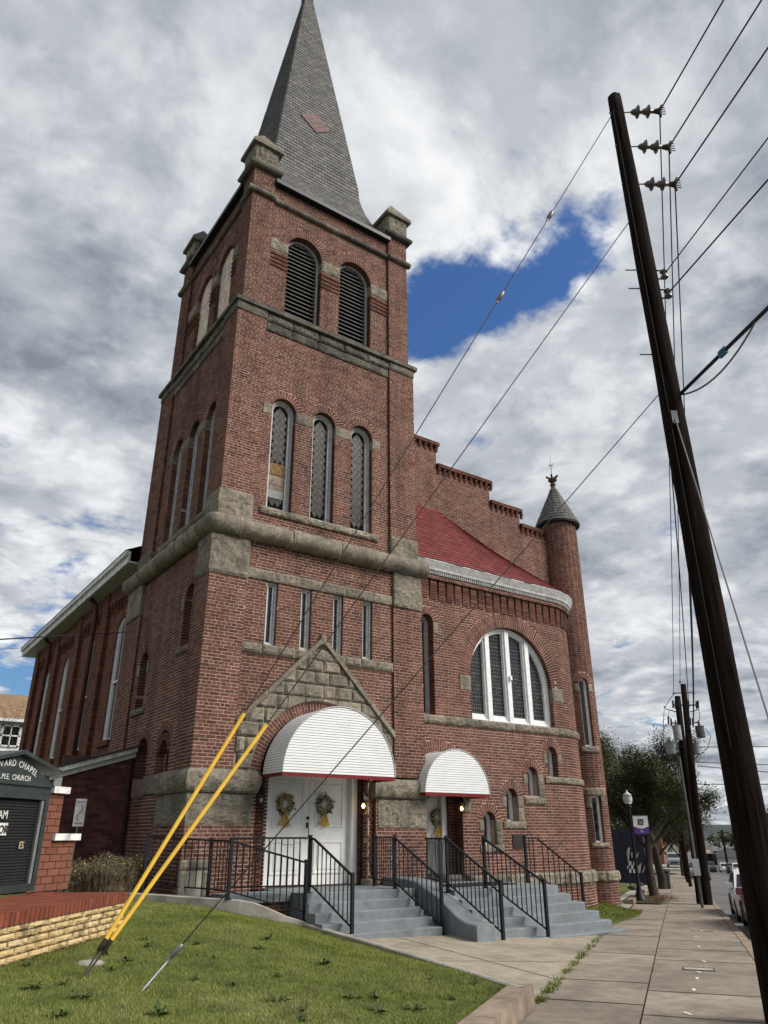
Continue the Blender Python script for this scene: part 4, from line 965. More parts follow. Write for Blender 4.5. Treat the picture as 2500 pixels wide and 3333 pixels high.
rock(W2, ux(7.40), ux(7.785), 5.22, 5.62, .03, .02, church); rock(W2, ux(10.935), ux(11.40), 5.22, 5.62, .03, .02, church, depth=.25)
rock(W2, ux(6.54), ux(6.72), 6.62, 6.92, .02, .012, church); rock(W2, ux(7.30), ux(7.58), 2.2, 2.55, .03, .015, church)
band(W2, 0, UE, 4.28, 4.48, 8, .06, .025); band(W2, ux(10.33), UE, 2.97, 3.15, 4, .06, .025)
for i, (x, z0, z_) in enumerate(WS[:3]):
    rock(W2, ux(x - .36), ux(x + .42), z0 - .18, z0, .05, .02, church, 'sill_stone'); rock(W2, ux(x + .2), ux(x + .40), z0, z0 + (z_ - z0) * .55, .03, .02, church); rock(W2, ux(x + .2), ux(x + .40), z0 + (z_ - z0) * .55, z_, .03, .02, church)
    rock(W2, ux(x - .36), ux(x - .2), z_ - .25, z_, .02, .012, church)
for (a, b) in ((10.33, 10.49), (10.91, 11.07)): rock(W2, ux(a), ux(b), 3.5, 3.76, .02, .012, church)
band(W2, ux(7.40), UE, .45, .78, 6, .14, .03, .1)
# big window: frame, mullions, leaded lights
def big_window():
    c = ux(9.36); r = 1.565; mb = MB(); o = outline(c, r, 4.48, 5.60, 28); i1 = outline(c, r - .07, 4.55, 5.60, 28); i2 = outline(c, r - .13, 4.61, 5.60, 28)
    frame_mesh(mb, W2, o, i1, -.14, -.34); frame_mesh(mb, W2, i1, i2, -.19, -.34); w = mb.build('window', 'frame_white', church)
    for k, dx in enumerate((-.78, 0, .78)):
        top = 5.60 + math.sqrt((r - .07) ** 2 - dx * dx) + .02; m = MB()
        for (hw, d0, d1) in ((.075, -.12, -.33), (.125, -.17, -.33)): m.hexa([W2(c + dx - hw, 4.50, d1), W2(c + dx + hw, 4.50, d1), W2(c + dx + hw, 4.50, d0), W2(c + dx - hw, 4.50, d0), W2(c + dx - hw, top, d1), W2(c + dx + hw, top, d1), W2(c + dx + hw, top, d0), W2(c + dx - hw, top, d0)])
        m.build('mullion', 'frame_white', w)
    m = MB(); m.obox(W2(c + .03, 5.75, -.09), (.035, 0, 0), (0, .03, 0), (0, 0, .06)); m.build('alarm_box', 'frame_white', w)
    edges = [-r + .12, -.9, -.655, -.125, .125, .655, .9, r - .12]
    for (a, b) in ((-r + .12, -.905), (-.655, -.125), (.125, .655), (.905, r - .12)):
        L = [(c + a, 4.61)]; us = np.linspace(a, b, 9); T = [(c + u, 5.60 + math.sqrt(max(0, (r - .13) ** 2 - u * u))) for u in us]
        g = MB(); g.add([W2(*p, -.27) for p in L + T + [(c + b, 4.61)]], [tuple(range(len(T) + 2))]); p = g.build('pane', 'glass_dark', w)
        m = MB()      # sash and lead cames
        for z in np.arange(4.72, 7.1, .105):
            lim = lambda z_: math.sqrt(max(0, (r - .13) ** 2 - max(0, z_ - 5.6) ** 2)); l_, r_ = max(a, -lim(z)), min(b, lim(z))
            if r_ - l_ > .05: m.bar(W2(c + l_, z, -.262), W2(c + r_, z, -.262), .007 if int(z * 10) % 3 else .012)
        for u in np.arange(a + .066, b - .02, .066):
            zt = 5.60 + math.sqrt(max(0, (r - .13) ** 2 - u * u)); 
            m.bar(W2(c + u, 4.61, -.262), W2(c + u, min(zt, 6.25) if abs(u) < .66 else zt, -.262), .006)
        mid = c + (a + b) / 2
        for zc_, rr_ in ((5.55, .16), (5.55, .09), (5.2, .07), (5.9, .08)):
            if zc_ > 5.6 and abs(a + b) > 1.4: continue
            pts = [W2(mid + rr_ * math.cos(t), zc_ + rr_ * 1.6 * math.sin(t), -.258) for t in np.linspace(0, 2 * math.pi, 13)]; m.tube(pts, .006, 4, cap=False)
        m.build('lead_cames', 'lead', p)
        for (q0, q1) in (((c + a, 4.61), (c + a, 5.62)), ((c + b, 4.61), (c + b, 5.62))): pass
        fb_ = MB(); fb_.bar(W2(c + a, 4.645, -.24), W2(c + b, 4.645, -.24), .05, .07); fb_.build('sash_rail', 'frame_white', w)
big_window()
# corbel course and cornice of the bowed wall
k = 0; u = .02
while u < UE - .1:
    C8 = []
    for j in range(8):
        z0 = 7.42 + (j + 2) * BH; d = .025 + .005 * j; a, b = u + .004, u + .215
        C8.append([W2(a, z0 + .005, d), W2(b, z0 + .005, d), W2(b, z0 + BH - .006, d), W2(a, z0 + BH - .006, d), W2(a, z0 + .005, 0), W2(b, z0 + .005, 0), W2(b, z0 + BH - .006, 0), W2(a, z0 + BH - .006, 0)])
    store('brick', np.array(C8, float), rng.beta(2.2, 2.2, 8)); u += .292
lay(wall2(.11), 0, UE, 8.12, 8.12 + BH * 2, (), 'brick', MO, seed=53)
def sweep(prof, name, material, n=60, parent=church, u0=-.02, u1=None, smooth=False):
    u1 = UE + .15 if u1 is None else u1; U = np.concatenate([np.linspace(u0, W2L, 20), np.linspace(W2L, u1, n - 20)[1:]]); V = []; F = []; k = len(prof)
    for u in U:
        for (d, z) in prof: V.append(W2(min(u, UE), z, d) if u <= UE else W2(UE, z, d) + np.array([0, u - UE, 0]))
    for i in range(len(U) - 1):
        for j in range(k - 1): F.append((i * k + j, i * k + j + 1, (i + 1) * k + j + 1, (i + 1) * k + j))
    mb = MB(); mb.add(V, F); return mb.build(name, material, parent, smooth)
corn = sweep([(.0, 8.24), (.14, 8.24), (.14, 8.31), (.17, 8.31), (.20, 8.34), (.205, 8.38), (.21, 8.40), (.235, 8.46), (.27, 8.55), (.28, 8.57), (.28, 8.60), (.24, 8.61)], 'cornice', 'gutter_grey')
mb = MB(); u = 0.0
while u < UE:
    P = [W2(u, 8.265, .135), W2(u + .035, 8.265, .135), W2(u + .035, 8.265, .165), W2(u, 8.265, .165), W2(u, 8.31, .135), W2(u + .035, 8.31, .135), W2(u + .035, 8.31, .165), W2(u, 8.31, .165)]; mb.hexa(P); u += .074
d_ = mb.build('dentil_course', 'gutter_grey', corn); d_['kind'] = 'stuff'
# red shingled roof
def eave(u): return np.asarray(W2(np.minimum(u, UE), np.full(np.shape(u), 8.60) if np.ndim(u) else 8.60, .28))
def gline(u):
    u = np.asarray(u, float); t = np.clip((u - 2.65) / (UE - 2.65), 0, 1); x = np.where(u < 2.65, W2X + u, 8.5 + (13.62 - 8.5) * t); z = np.where(u < 2.65, 11.42, 11.42 - 1.98 * t)
    return np.stack([x, np.full_like(x, 2.41), z], -1)
UU = np.linspace(0, UE, 60); Ev = eave(UU); Gv = gline(UU); V = np.concatenate([Ev, Gv]); i = np.arange(59)
roof = link(bpy.data.objects.new('red_roof', mesh_np('red_roof', V - np.array([0, 0, .02]), np.stack([i, i + 1, i + 61, i + 60], -1), 'red_shingle', np.full(59, .2))), church)
C8 = []; NR = 25
for k in range(NR):
    va, vb = k / NR, (k + 1.15) / NR; w = .27; off = (k % 2) * w / 2
    for j in range(-1, int(UE / w) + 1):
        a, b = max(0, j * w + off + .004), min(UE, (j + 1) * w + off - .004)
        if b - a < .03: continue
        e = eave(np.array([a, b])); g_ = gline(np.array([a, b])); nrm = np.cross(e[1] - e[0], g_[0] - e[0]); nrm /= np.linalg.norm(nrm) + 1e-9
        if nrm[2] < 0: nrm = -nrm
        jj = random.uniform(-.006, .006)
        lo = e + (g_ - e) * (va + jj) + nrm * .022; hi = e + (g_ - e) * min(vb, 1) + nrm * .004
        C8.append([lo[0], lo[1], hi[1], hi[0], lo[0] - nrm * .02, lo[1] - nrm * .02, hi[1] - nrm * .02, hi[0] - nrm * .02])
store('shingle', np.array(C8), rng.beta(2, 2, len(C8))); flush('shingle', 'roof_shingle', 'roof_shingles', 'red_shingle', roof, 300)
# --- stepped gable
g24 = front(2.4); steps = [(5.85, 8.52, 13.94), (8.52, 10.88, 13.15), (10.88, 12.28, 12.41), (12.28, 13.75, 11.85)]
for k, (a, b, zt) in enumerate(steps):
    lay(g24, a, b, 8.3, zt - .24, (), 'brick', MO, seed=60 + k)
    mb = MB(); mb.box((a, 2.42, 8.3), (b, 2.72, zt - .1)); mb.build('gable_core', 'brick_nave', church)
    lay(front(2.30), a - (.0 if k == 0 else .10) + .1 * (k > 0), b + .10, zt - .14, zt, (), 'brick', None, edge=(.5, .5), seed=70 + k)
    mb = MB(); mb.box((a, 2.31, zt - .135), (b + .095, 2.8, zt - .006)); mb.build('gable_cap', 'brick', church)
    u = a + .03
    while u < b + .06:
        C8 = []
        for j in range(3):
            z0 = zt - .14 - BH * (3 - j); d = .03 + .022 * j; q = (u, u + .105)
            C8.append([g24(q[0], z0, d), g24(q[1], z0, d), g24(q[1], z0 + BH - .008, d), g24(q[0], z0 + BH - .008, d), g24(q[0], z0, -.02), g24(q[1], z0, -.02), g24(q[1], z0 + BH - .008, -.02), g24(q[0], z0 + BH - .008, -.02)])
        store('brick', np.array(C8, float), rng.beta(2.2, 2.4, 3) * .8); u += .235
# --- round turret
TC = np.array([14.24, 2.38]); TR = .66; tm = cmap(TC[0], TC[1], TR); TP = np.array([TC[0], TC[1], 0]); base_ang = -.864
Tn = TC - TR * (TC - CAM_C[:2]) / np.linalg.norm(TC - CAM_C[:2])
hz = lambda px, py: hgt(Tn, px, py)
zt_top = hz(1803, 1700); zw1 = (hz(1945, 2743), hz(1945, 2590)); zw2 = (hz(1915, 2428), hz(1900, 2205)); zbs = hz(1985, 2835)
wc = TR * (-.36); th = [Arch(wc, .17, zw2[0], zw2[1] - .17, .2, .2), Rect(wc - .17, wc + .17, zw1[0], zw1[1], .2), Rect(wc - .45, wc + .45, zw1[1], zw1[1] + .24, .02, False)]
lay(tm, -TR * 2.9, TR * 1.8, zbs, zt_top, th, 'brick', MO, L=.155, seed=81)
lay(cmap(TC[0], TC[1], TR + .05), -(TR + .05) * 2.9, (TR + .05) * 1.8, -1.2, zbs - .28, (), 'brick', MO, L=.155, seed=82)
ring(tm, wc, .17, zw2[1] - .17, .18, .2, 'brick', MO)
for o_ in (outline(wc, .17, zw2[0], zw2[1] - .17, e=.005), outline(wc, .17, zw1[0], zw1[1], arch=False, e=.005)): reveal(REV, tm, o_, 0, -.3)
window(tm, wc, .167, zw2[0], zw2[1] - .17, church, .1, .05, fmat='frame_white'); w = window(tm, wc, .167, zw1[0], zw1[1], church, .1, .05, arch=False, fmat='frame_white')
diamonds(tm, wc, .115, zw1[0] + .06, zw1[1] - .15, w, -.17, 1, .2, .3)
rock(tm, wc - .34, wc + .34, zw1[1], zw1[1] + .22, .04, .02, church); rock(tm, wc - .3, wc + .3, zw1[0] - .14, zw1[0], .05, .02, church, 'sill_stone'); rock(tm, wc - .34, wc + .34, zw2[0] - .2, zw2[0], .06, .02, church, 'sill_stone')
for sg in (-1, 1): rock(tm, wc + sg * .27 - .10, wc + sg * .27 + .10, zw2[1] - .45, zw2[1] - .18, .02, .012, church); rock(tm, wc + sg * .25 - .08, wc + sg * .25 + .08, zw1[1] - .35, zw1[1] - .0, .02, .012, church)
tb = cmap(TC[0], TC[1], TR)
for k in range(5): rock(tb, TR * (-2.6 + k * .75), TR * (-2.6 + (k + 1) * .75), zbs - .30, zbs, .11, .03, church, 'base_stone')
ze, za = hz(1803, 1692), hz(1790, 1568) 
er = TR + .14; cone = MB(); cone.lathe((TC[0], TC[1], 0), [(er - .03, ze - .02), (.10, za - .03)], 32); co = cone.build('turret_roof', 'slate_base', church)
mb = MB(); mb.lathe((TC[0], TC[1], 0), [(er - .05, ze - .09), (er + .01, ze - .08), (er + .02, ze - .02), (er - .02, ze - .015)], 40); mb.build('roof_drip_edge', 'gutter_black', co)
C8 = []; NR = 12
for k in range(NR):
    ra = er + (.10 - er) * k / NR; rb_ = er + (.10 - er) * (k + 1.12) / NR; z0, z1 = ze + (za - ze) * k / NR, ze + (za - ze) * (k + 1.12) / NR; nn = max(8, int(2 * math.pi * ra / .21)); o_ = random.random()
    for j in range(nn):
        a0, a1 = 2 * math.pi * (j + o_ + .02) / nn, 2 * math.pi * (j + o_ + .98) / nn
        f_ = lambda R_, a, z: (TC[0] + R_ * math.cos(a), TC[1] + R_ * math.sin(a), z)
        jz = random.uniform(-.012, .012)
        C8.append([f_(ra + .022, a0, z0 + jz), f_(ra + .022, a1, z0 + jz), f_(rb_ + .006, a1, z1), f_(rb_ + .006, a0, z1), f_(ra - .01, a0, z0), f_(ra - .01, a1, z0), f_(rb_ - .02, a1, z1), f_(rb_ - .02, a0, z1)])
store('tslate', np.array(C8), rng.beta(2, 2, len(C8)) * .75); flush('tslate', 'roof_slate', 'roof_slates', 'slate', co, 250)
k_ = (hz(1785, 1456) - za); mb = MB(); mb.lathe((TC[0], TC[1], za), [(.09, -.05), (.085, .12), (.12, .16), (.07, .22), (.10, .28), (.17, .34), (.10, .40), (.05, .45), (.03, .5)], 12)
fin = mb.build('turret_finial', 'brass', co)
for a in np.linspace(0, 2 * math.pi, 6)[:-1]:
    mb = MB(); c, s_ = math.cos(a), math.sin(a); mb.bar((TC[0] + c * .05, TC[1] + s_ * .05, za + .42), (TC[0] + c * .24, TC[1] + s_ * .24, za + .50), .07, .05); mb.build('finial_petal', 'brass', fin)
mb = MB(); mb.tube([(TC[0], TC[1], za + .45), (TC[0], TC[1], za + k_)], [.014, .006], 6)
for a in (0, 1.57, 3.14, 4.71): mb.bar((TC[0], TC[1], za + k_ * .68), (TC[0] + .15 * math.cos(a), TC[1] + .15 * math.sin(a), za + k_ * .68 + .05), .014)
mb.build('lightning_rod', 'black_metal', fin)
# --- nave
ln = left(.40); NW = [7.78, 11.08, 14.38, 17.45]; nh = [Arch(c, .44, 4.15, 7.32, .22, .15) for c in NW]
MON = MB(); lay(ln, 5.85, 20.05, 0, 8.9, nh, 'nbrick', MON, seed=90, L=.24)
for c in NW:
    ring(ln, c, .44, 7.32, .22, .15, 'nbrick', MON); reveal(REV, ln, outline(c, .44, 4.15, 7.32, e=.006), 0, -.3); w = window(ln, c, .437, 4.15, 7.32, church, .05, .09, fmat='frame_white')
    mb = MB(); mb.bar(ln(c - .4, 5.85, -.1), ln(c + .4, 5.85, -.1), .06, .05); mb.build('meeting_rail', 'frame_white', w)
    mb = MB(); mb.bar(ln(c, 4.2, -.13), ln(c, 7.7, -.13), .03, .03); mb.build('glazing_bar', 'frame_white', w)
    mb = MB(); mb.box((.30, c - .55, 4.0), (.42, c + .55, 4.15)); mb.build('window_sill', 'brick_nave', church)
for c in (6.3, 9.45, 12.75, 15.95, 19.55): lay(left(.26), c - .33, c + .33, 0, 8.9, (), 'nbrick', MON, edge=(.16, .16), seed=95, L=.24)
for (a, b) in ((6.65, 9.1), (9.8, 12.4), (13.1, 15.6), (16.3, 19.2)):
    lay(left(.30), a, b, 8.40, 8.9, (), 'nbrick', MON, edge=(.12, .12), seed=96, L=.24)
    u = a + .05
    while u < b - .1:
        C8 = [[ln(u, z0, d), ln(u + .12, z0, d), ln(u + .12, z0 + .068, d), ln(u, z0 + .068, d), ln(u, z0, 0), ln(u + .12, z0, 0), ln(u + .12, z0 + .068, 0), ln(u, z0 + .068, 0)] for z0, d in ((8.04, .03), (8.115, .05), (8.19, .07), (8.265, .09), (8.335, .1))]
        store('nbrick', np.array(C8, float), rng.beta(2, 2, 5)); u += .3
MON.build('nave_wall', 'mortar_old', church)
for y in (10.05, 16.55):
    mb = MB(); mb.tube([(-.1, y, 8.85), (.12, y, 8.65), (.14, y, 8.3), (.14, y, 1.0)], .075, 10); mb.build('downpipe', 'pipe_red', church, True)
mb = MB(); mb.box((-.20, 5.86, 8.86), (-.14, 20.6, 9.20)); mb.box((-.28, 5.86, 9.08), (-.205, 20.6, 9.22)); mb.build('eave_fascia', 'fascia_paint', church)
mb = MB(); mb.box((-.14, 5.86, 8.87), (.42, 20.6, 8.92)); mb.build('eave_soffit', 'frame_paint', church)
mb = MB(); mb.add([(-.3, 5.86, 9.23), (-.3, 20.6, 9.23), (7.2, 20.6, 12.9), (7.2, 5.86, 12.9), (14.6, 20.6, 9.2), (14.6, 2.75, 9.2), (7.2, 2.75, 12.9)], [(0, 1, 2, 3), (2, 4, 5, 6, 3)]); mb.build('nave_roof', 'slate_base', church)
mb = MB(); mb.add([(.4, 20.05, 0), (14.2, 20.05, 0), (14.2, 20.05, 9.2), (7.2, 20.05, 12.8), (.4, 20.05, 9.2)], [(0, 1, 2, 3, 4)]); mb.add([(14.2, 20.05, -.5), (14.2, 2.4, -.5), (14.2, 2.4, 9.2), (14.2, 20.05, 9.2)], [(0, 1, 2, 3)]); mb.build('nave_back_wall', 'brick_nave', church)
MO.build('mortar_bed', 'mortar', church)
flush('brick', 'brick', 'brickwork', 'brick', church, 300); flush('nbrick', 'nave_brick', 'nave_brickwork', 'brick_nave', church, 60)
# --- doors
def leaf(x0, x1, z0, z1, y, name, panels, parent, handle=None):
    mb = MB(); mb.box((x0, y, z0), (x1, y + .05, z1)); d = mb.build(name, 'white_paint', parent)
    for (a, b, c, e) in panels:
        m = MB(); 
        for (p, q) in (((a, c), (b, c + .035)), ((a, e - .035), (b, e)), ((a, c + .035), (a + .035, e - .035)), ((b - .035, c + .035), (b, e - .035))): m.box((p[0], y - .018, p[1]), (q[0], y - .002, q[1]))
        m.box((a + .08, y - .012, c + .08), (b - .08, y - .002, e - .08)); m.build('door_panel', 'white_paint', d)
    return d
dz = .70
for (x0, x1) in ((1.99, 3.02), (3.03, 4.04)):
    d = leaf(x0, x1, dz + .01, 2.92, .56, 'door', [(x0 + .14, x1 - .14, dz + .22, dz + .86), (x0 + .14, x1 - .14, dz + 1.14, 2.78)], church)
    if x0 < 2.5:
        mb = MB(); mb.box((x0 + .42, .535, 1.50), (x0 + .70, .555, 1.58)); mb.build('mail_slot', 'white_paint', d)
        mb = MB(); mb.tube([(2.985, .54, 2.02), (2.985, .52, 2.02)], .035, 10); mb.build('lock', 'black_metal', d)
        mb = MB(); mb.box((2.96, .535, 1.83), (3.01, .555, 1.93)); mb.tube([(2.985, .54, 1.85), (2.985, .48, 1.80), (2.985, .475, 1.68), (2.985, .54, 1.60)], .012, 6); mb.build('door_handle', 'black_metal', d)
for (a, b) in (((1.86, .42, dz), (1.985, .62, 3.0)), ((4.045, .42, dz), (4.20, .62, 3.0))):
    mb = MB(); mb.box(a, b); mb.build('door_frame', 'white_paint', church)
mb = MB(); mb.box((1.86, .58, dz - .04), (4.2, .7, 4.2)); mb.build('door_backing', 'void', church)
mb = MB(); mb.box((1.86, .44, dz - .04), (4.2, .62, dz)); mb.build('door_threshold', 'brass', church)
# stepped brick jamb right of the door
lay(front(.30), 4.19, 4.46, .68, 2.9, (), 'jamb', None, edge=(.3, .02), seed=101); lay(pmap((4.42, 0, 0), (0, 1, 0), (-1, 0, 0)), .02, .30, .68, 2.9, (), 'jamb', None, seed=102); lay(front(.30), 1.44, 1.87, .68, 2.9, (), 'jamb', None, edge=(.02, .3), seed=103)
flush('jamb', 'brick', 'jamb_brickwork', 'brick', church, 0)
mb = MB(); mb.lathe((4.33, .20, .68), [(.14, 0), (.14, .10), (.12, .13)], 12); mb.build('column_base', 'granite', church); MC = MB(); lay(cmap(4.33, .20, .11), -.2, .24, .81, 2.9, (), 'colb', MC, L=.16, seed=106); MC.build('column_mortar', 'mortar', church); flush('colb', 'brick', 'column_brickwork', 'brick', church, 0)
d = leaf(5.98, 6.94, .82, 2.62, .92, 'door', [(6.06, 6.86, 1.02, 1.55), (6.06, 6.86, 1.75, 2.54)], church)
mb = MB(); mb.box((6.95, .78, .80), (7.12, 1.0, 2.65)); mb.build('door_frame', 'white_paint', church); mb = MB(); mb.box((5.86, .94, .6), (7.3, 1.05, 2.65)); mb.build('door_backing', 'void', church)
lay(front(.70), 7.10, 7.31, .7, 2.62, (), 'jamb2', None, edge=(.3, .02), seed=104); lay(pmap((7.30, 0, 0), (0, 1, 0), (-1, 0, 0)), .42, .70, .7, 2.62, (), 'jamb2', None, seed=105); flush('jamb2', 'brick', 'jamb_brickwork', 'brick', church, 0)
rock(front(.52), 5.86, 7.40, .66, .80, .05, .01, church, 'sill_stone', depth=.5)
# --- awnings
def awning(xc, r, yw, yf, zb, name):
    a = thing(name, (xc, yw, zb), '', 'awning'); n = 40; lines = int(r / .052)
    # front half disc built of overlapping horizontal slats, barrel side built of slats running back to the wall
    for k in range(lines):
        z0 = zb + r * k / lines; z1 = zb + r * (k + 1) / lines; w0 = math.sqrt(max(0, r * r - (z0 - zb) ** 2)); w1 = math.sqrt(max(0, r * r - (z1 - zb) ** 2)); mb = MB()
        gz = .0085; z0 += gz
        mb.add([(xc - w0, yf - .006, z0), (xc + w0, yf - .006, z0), (xc + w1, yf - .005, z1), (xc - w1, yf - .005, z1), (xc - w0, yf + .002, z0), (xc + w0, yf + .002, z0)], [(0, 1, 2, 3), (0, 4, 5, 1)]); mb.build('front_slat', 'awning_white', a)
        for sg in (-1, 1):
            t0, t1 = math.asin(min(1, (z0 - zb) / r)), math.asin(min(1, (z1 - zb) / r)); mb = MB(); q0, q1 = r * math.cos(t0), r * math.cos(t1); mb.add([(xc + sg * (q0 + .004), yf, z0), (xc + sg * (q0 + .004), yw, z0), (xc + sg * (q1 + .004), yw, z1), (xc + sg * (q1 + .004), yf, z1)], [(0, 1, 2, 3)]); mb.build('side_slat', 'awning_white', a)
    mb = MB(); cc = [(xc - (r - .004) * math.cos(t), zb + (r - .004) * math.sin(t)) for t in np.linspace(0, math.pi, 40)]; mb.add([(x, yf + .003, z) for x, z in cc], [tuple(range(40))]); V = [(x, yf + .003, z) for x, z in cc] + [(x, yw, z) for x, z in cc]; mb.add(V, [(k, k + 1, 41 + k, 40 + k) for k in range(39)]); mb.build('awning_shell', 'sign_grey', a)
    mb = MB(); pts = [(xc - (r + .008) * math.cos(t), yf - .012, zb + (r + .008) * math.sin(t)) for t in np.linspace(0, math.pi, 40)]; mb.tube(pts, .012, 6); mb.build('edge_trim', 'frame_paint', a)
    mb = MB(); m = int(2 * r / .085); dep = .075
    for k in range(m):
        x0 = xc - r + 2 * r * k / m; x1 = xc - r + 2 * r * (k + 1) / m; xm = (x0 + x1) / 2
        mb.add([(x0, yf - .012, zb), (x1, yf - .012, zb), (x1, yf - .012, zb - dep * .7), (xm + .02, yf - .012, zb - dep), (xm - .02, yf - .012, zb - dep), (x0, yf - .012, zb - dep * .7)], [(0, 1, 2, 3, 4, 5)])
    m = int((yw - yf) / .085)
    for sg in (-1, 1):
        for k in range(m):
            y0 = yf + (yw - yf) * k / m; y1 = yf + (yw - yf) * (k + 1) / m; ym = (y0 + y1) / 2; x = xc + sg * r
            mb.add([(x, y0, zb), (x, y1, zb), (x, y1, zb - dep * .7), (x, ym + .02, zb - dep), (x, ym - .02, zb - dep), (x, y0, zb - dep * .7)], [(0, 1, 2, 3, 4, 5)])
    mb.build('scalloped_valance', 'awning_red', a); return a
a = awning(2.94, 1.37, -.02, -.88, 2.82, 'awning'); a['label'] = 'large white barrel awning with red scalloped edge over the double door'
a = awning(6.60, 1.0, .40, -.30, 2.58, 'awning'); a['label'] = 'smaller white barrel awning with red edge over the single door'
# ================================================================== annex, white house
annex = thing('annex', (-.8, 3.6, .6), 'dark brick lean-to annex with peeling white fascia against the tower', 'building')
MA = MB(); ftop = lambda u: 3.36 + (3.36 - 2.88) / 1.6 * u
class TopClip:
    pass
lay(front(3.6), -1.60, -.02, 0, 3.34, (Poly([(-1.7, 2.86), (-.0, 3.36), (-.0, 3.6), (-1.7, 3.6)]),), 'abrick', MA, seed=110, L=.25, H=.076, J=.010)
lay(left(-1.60), 3.6, 6.5, 0, 2.85, (), 'abrick', MA, seed=111, L=.25, H=.076); MA.build('wall', 'mortar_dark', annex); flush('abrick', 'brick', 'brickwork', 'brick_annex', annex, 120)
mb = MB(); V = []
for (x, z) in ((-1.85, 2.90), (.0, 3.48)):
    for (y, dz_) in ((3.42, 0), (3.42, .10), (3.62, .10), (3.62, -.02)): V.append((x, y, z + dz_))
mb.add(V, [(0, 4, 5, 1), (1, 5, 6, 2), (2, 6, 7, 3), (3, 7, 4, 0), (0, 1, 2, 3), (4, 5, 6, 7)]); fa = mb.build('fascia', 'fascia_paint', annex)
mb = MB(); V = []
for (x, z) in ((-1.80, 2.80), (.0, 3.36)):
    for (y, dz_) in ((3.50, 0), (3.50, .11), (3.60, .11), (3.60, 0)): V.append((x, y, z + dz_))
mb.add(V, [(0, 4, 5, 1), (1, 5, 6, 2), (2, 6, 7, 3), (3, 7, 4, 0), (0, 1, 2, 3), (4, 5, 6, 7)]); mb.build('fascia_board', 'frame_paint', annex)
mb = MB(); mb.hexa([(-1.9, 3.38, 3.00), (.05, 3.38, 3.59), (.05, 9, 3.59), (-1.9, 9, 3.00), (-1.9, 3.38, 3.03), (.05, 3.38, 3.63), (.05, 9, 3.63), (-1.9, 9, 3.03)]); mb.build('roof', 'slate_base', annex)
mb = MB(); mb.box((-1.70, 3.5, .3), (-1.55, 3.6, 2.86)); mb.build('corner_board', 'frame_white', annex)
mb = MB(); mb.tube([(-.10, 3.54, 3.3), (-.10, 3.54, .9)], .02, 6); mb.build('pipe', 'rust', annex)

hd = 46.0; hy = atd(50, 2345, hd)[1]; ph = lambda x, y: onY(x, y, hy)
house = thing('house', (*ph(60, 2470)[:2], 0), 'white clapboard house with brown shingle roof beyond the church', 'house')
zr_, ze_, zb_ = ph(60, 2256)[2], ph(60, 2345)[2], 0.0; xl, xR = ph(-330, 2345)[0], ph(145, 2345)[0]
mb = MB(); mb.box((xl, hy, zb_), (xR, hy + 7, ze_)); hw = mb.build('wall', 'siding', house)
z = zb_ + .2
while z < ze_ - .1:
    mb = MB(); mb.add([(xl, hy - .025, z), (xR, hy - .025, z), (xR, hy - .004, z + .17), (xl, hy - .004, z + .17), (xl, hy - .004, z), (xR, hy - .004, z)], [(0, 1, 2, 3), (0, 4, 5, 1)]); mb.build('clapboard', 'siding', hw); z += .17
mb = MB(); mb.hexa([(xl - .3, hy - .4, ze_), (xR + .5, hy - .4, ze_), (xR + .5, hy + 3.5, zr_ + .35), (xl - .3, hy + 3.5, zr_ + .35), (xl - .3, hy - .4, ze_ + .08), (xR + .5, hy - .4, ze_ + .08), (xR + .5, hy + 3.5, zr_ + .43), (xl - .3, hy + 3.5, zr_ + .43)]); mb.build('roof', 'brown_roof', house)
mb = MB(); mb.box((xl - .3, hy - .45, ze_ - .14), (xR + .5, hy - .40, ze_ + .04)); mb.build('gutter', 'far_white', house)
p, q = ph(8, 2357), ph(58, 2433); mb = MB()
for (a, b) in (((p[0], q[2]), (q[0], q[2] + .1)), ((p[0], p[2] - .12), (q[0], p[2])), ((p[0], q[2]), (p[0] + .12, p[2])), ((q[0] - .12, q[2]), (q[0], p[2])), (((p[0] + q[0]) / 2 - .03, q[2]), ((p[0] + q[0]) / 2 + .03, p[2])), ((p[0], (p[2] + q[2]) / 2 - .04), (q[0], (p[2] + q[2]) / 2 + .04))): mb.box((a[0], hy - .09, a[1]), (b[0], hy - .03, b[1]))
hwn = mb.build('window', 'far_white', house)
mb = MB(); mb.add([(p[0], hy - .04, q[2]), (q[0], hy - .04, q[2]), (q[0], hy - .04, p[2]), (p[0], hy - .04, p[2])], [(0, 1, 2, 3)]); mb.build('pane', 'glass_dark', hwn)

# ================================================================== steps and railings
stair = thing('staircase', (3.0, -1.8, 0), 'grey painted concrete steps up to the double door', 'stairs')
def step(x0, x1, y0, y1, z0, z1, parent, name='step'):
    mb = MB(); b = .012; mb.add([(x0, y0, z0), (x1, y0, z0), (x1, y1, z0), (x0, y1, z0), (x0, y0, z1 - b), (x1, y0, z1 - b), (x1, y1, z1), (x0, y1, z1), (x0 + b, y0 + b, z1), (x1 - b, y0 + b, z1)],
        [(0, 1, 5, 4), (4, 5, 9, 8), (8, 9, 6, 7), (1, 2, 6, 9, 5), (3, 0, 4, 8, 7), (2, 3, 7, 6), (0, 3, 2, 1)]); return mb.build(name, 'step_paint', parent)
for i in range(1, 5): step(1.90 - .02 * i, 4.28, -1.28 - .28 * i, -1.28 - .28 * (i - 1) + .02, -.4, .68 - .145 * i, stair)
step(1.94, 4.50, -1.28, .62, -.3, .68, stair, 'landing'); step(.66, 1.93, -.78, -.02, .53, .675, stair, 'walkway')
MS = MB(); lay(front(-.70), .9, 1.93, -.1, .53, (), 'sbrick', MS, seed=120); MS.build('plinth', 'mortar', stair); flush('sbrick', 'brick', 'brickwork', 'brick', stair, 60)
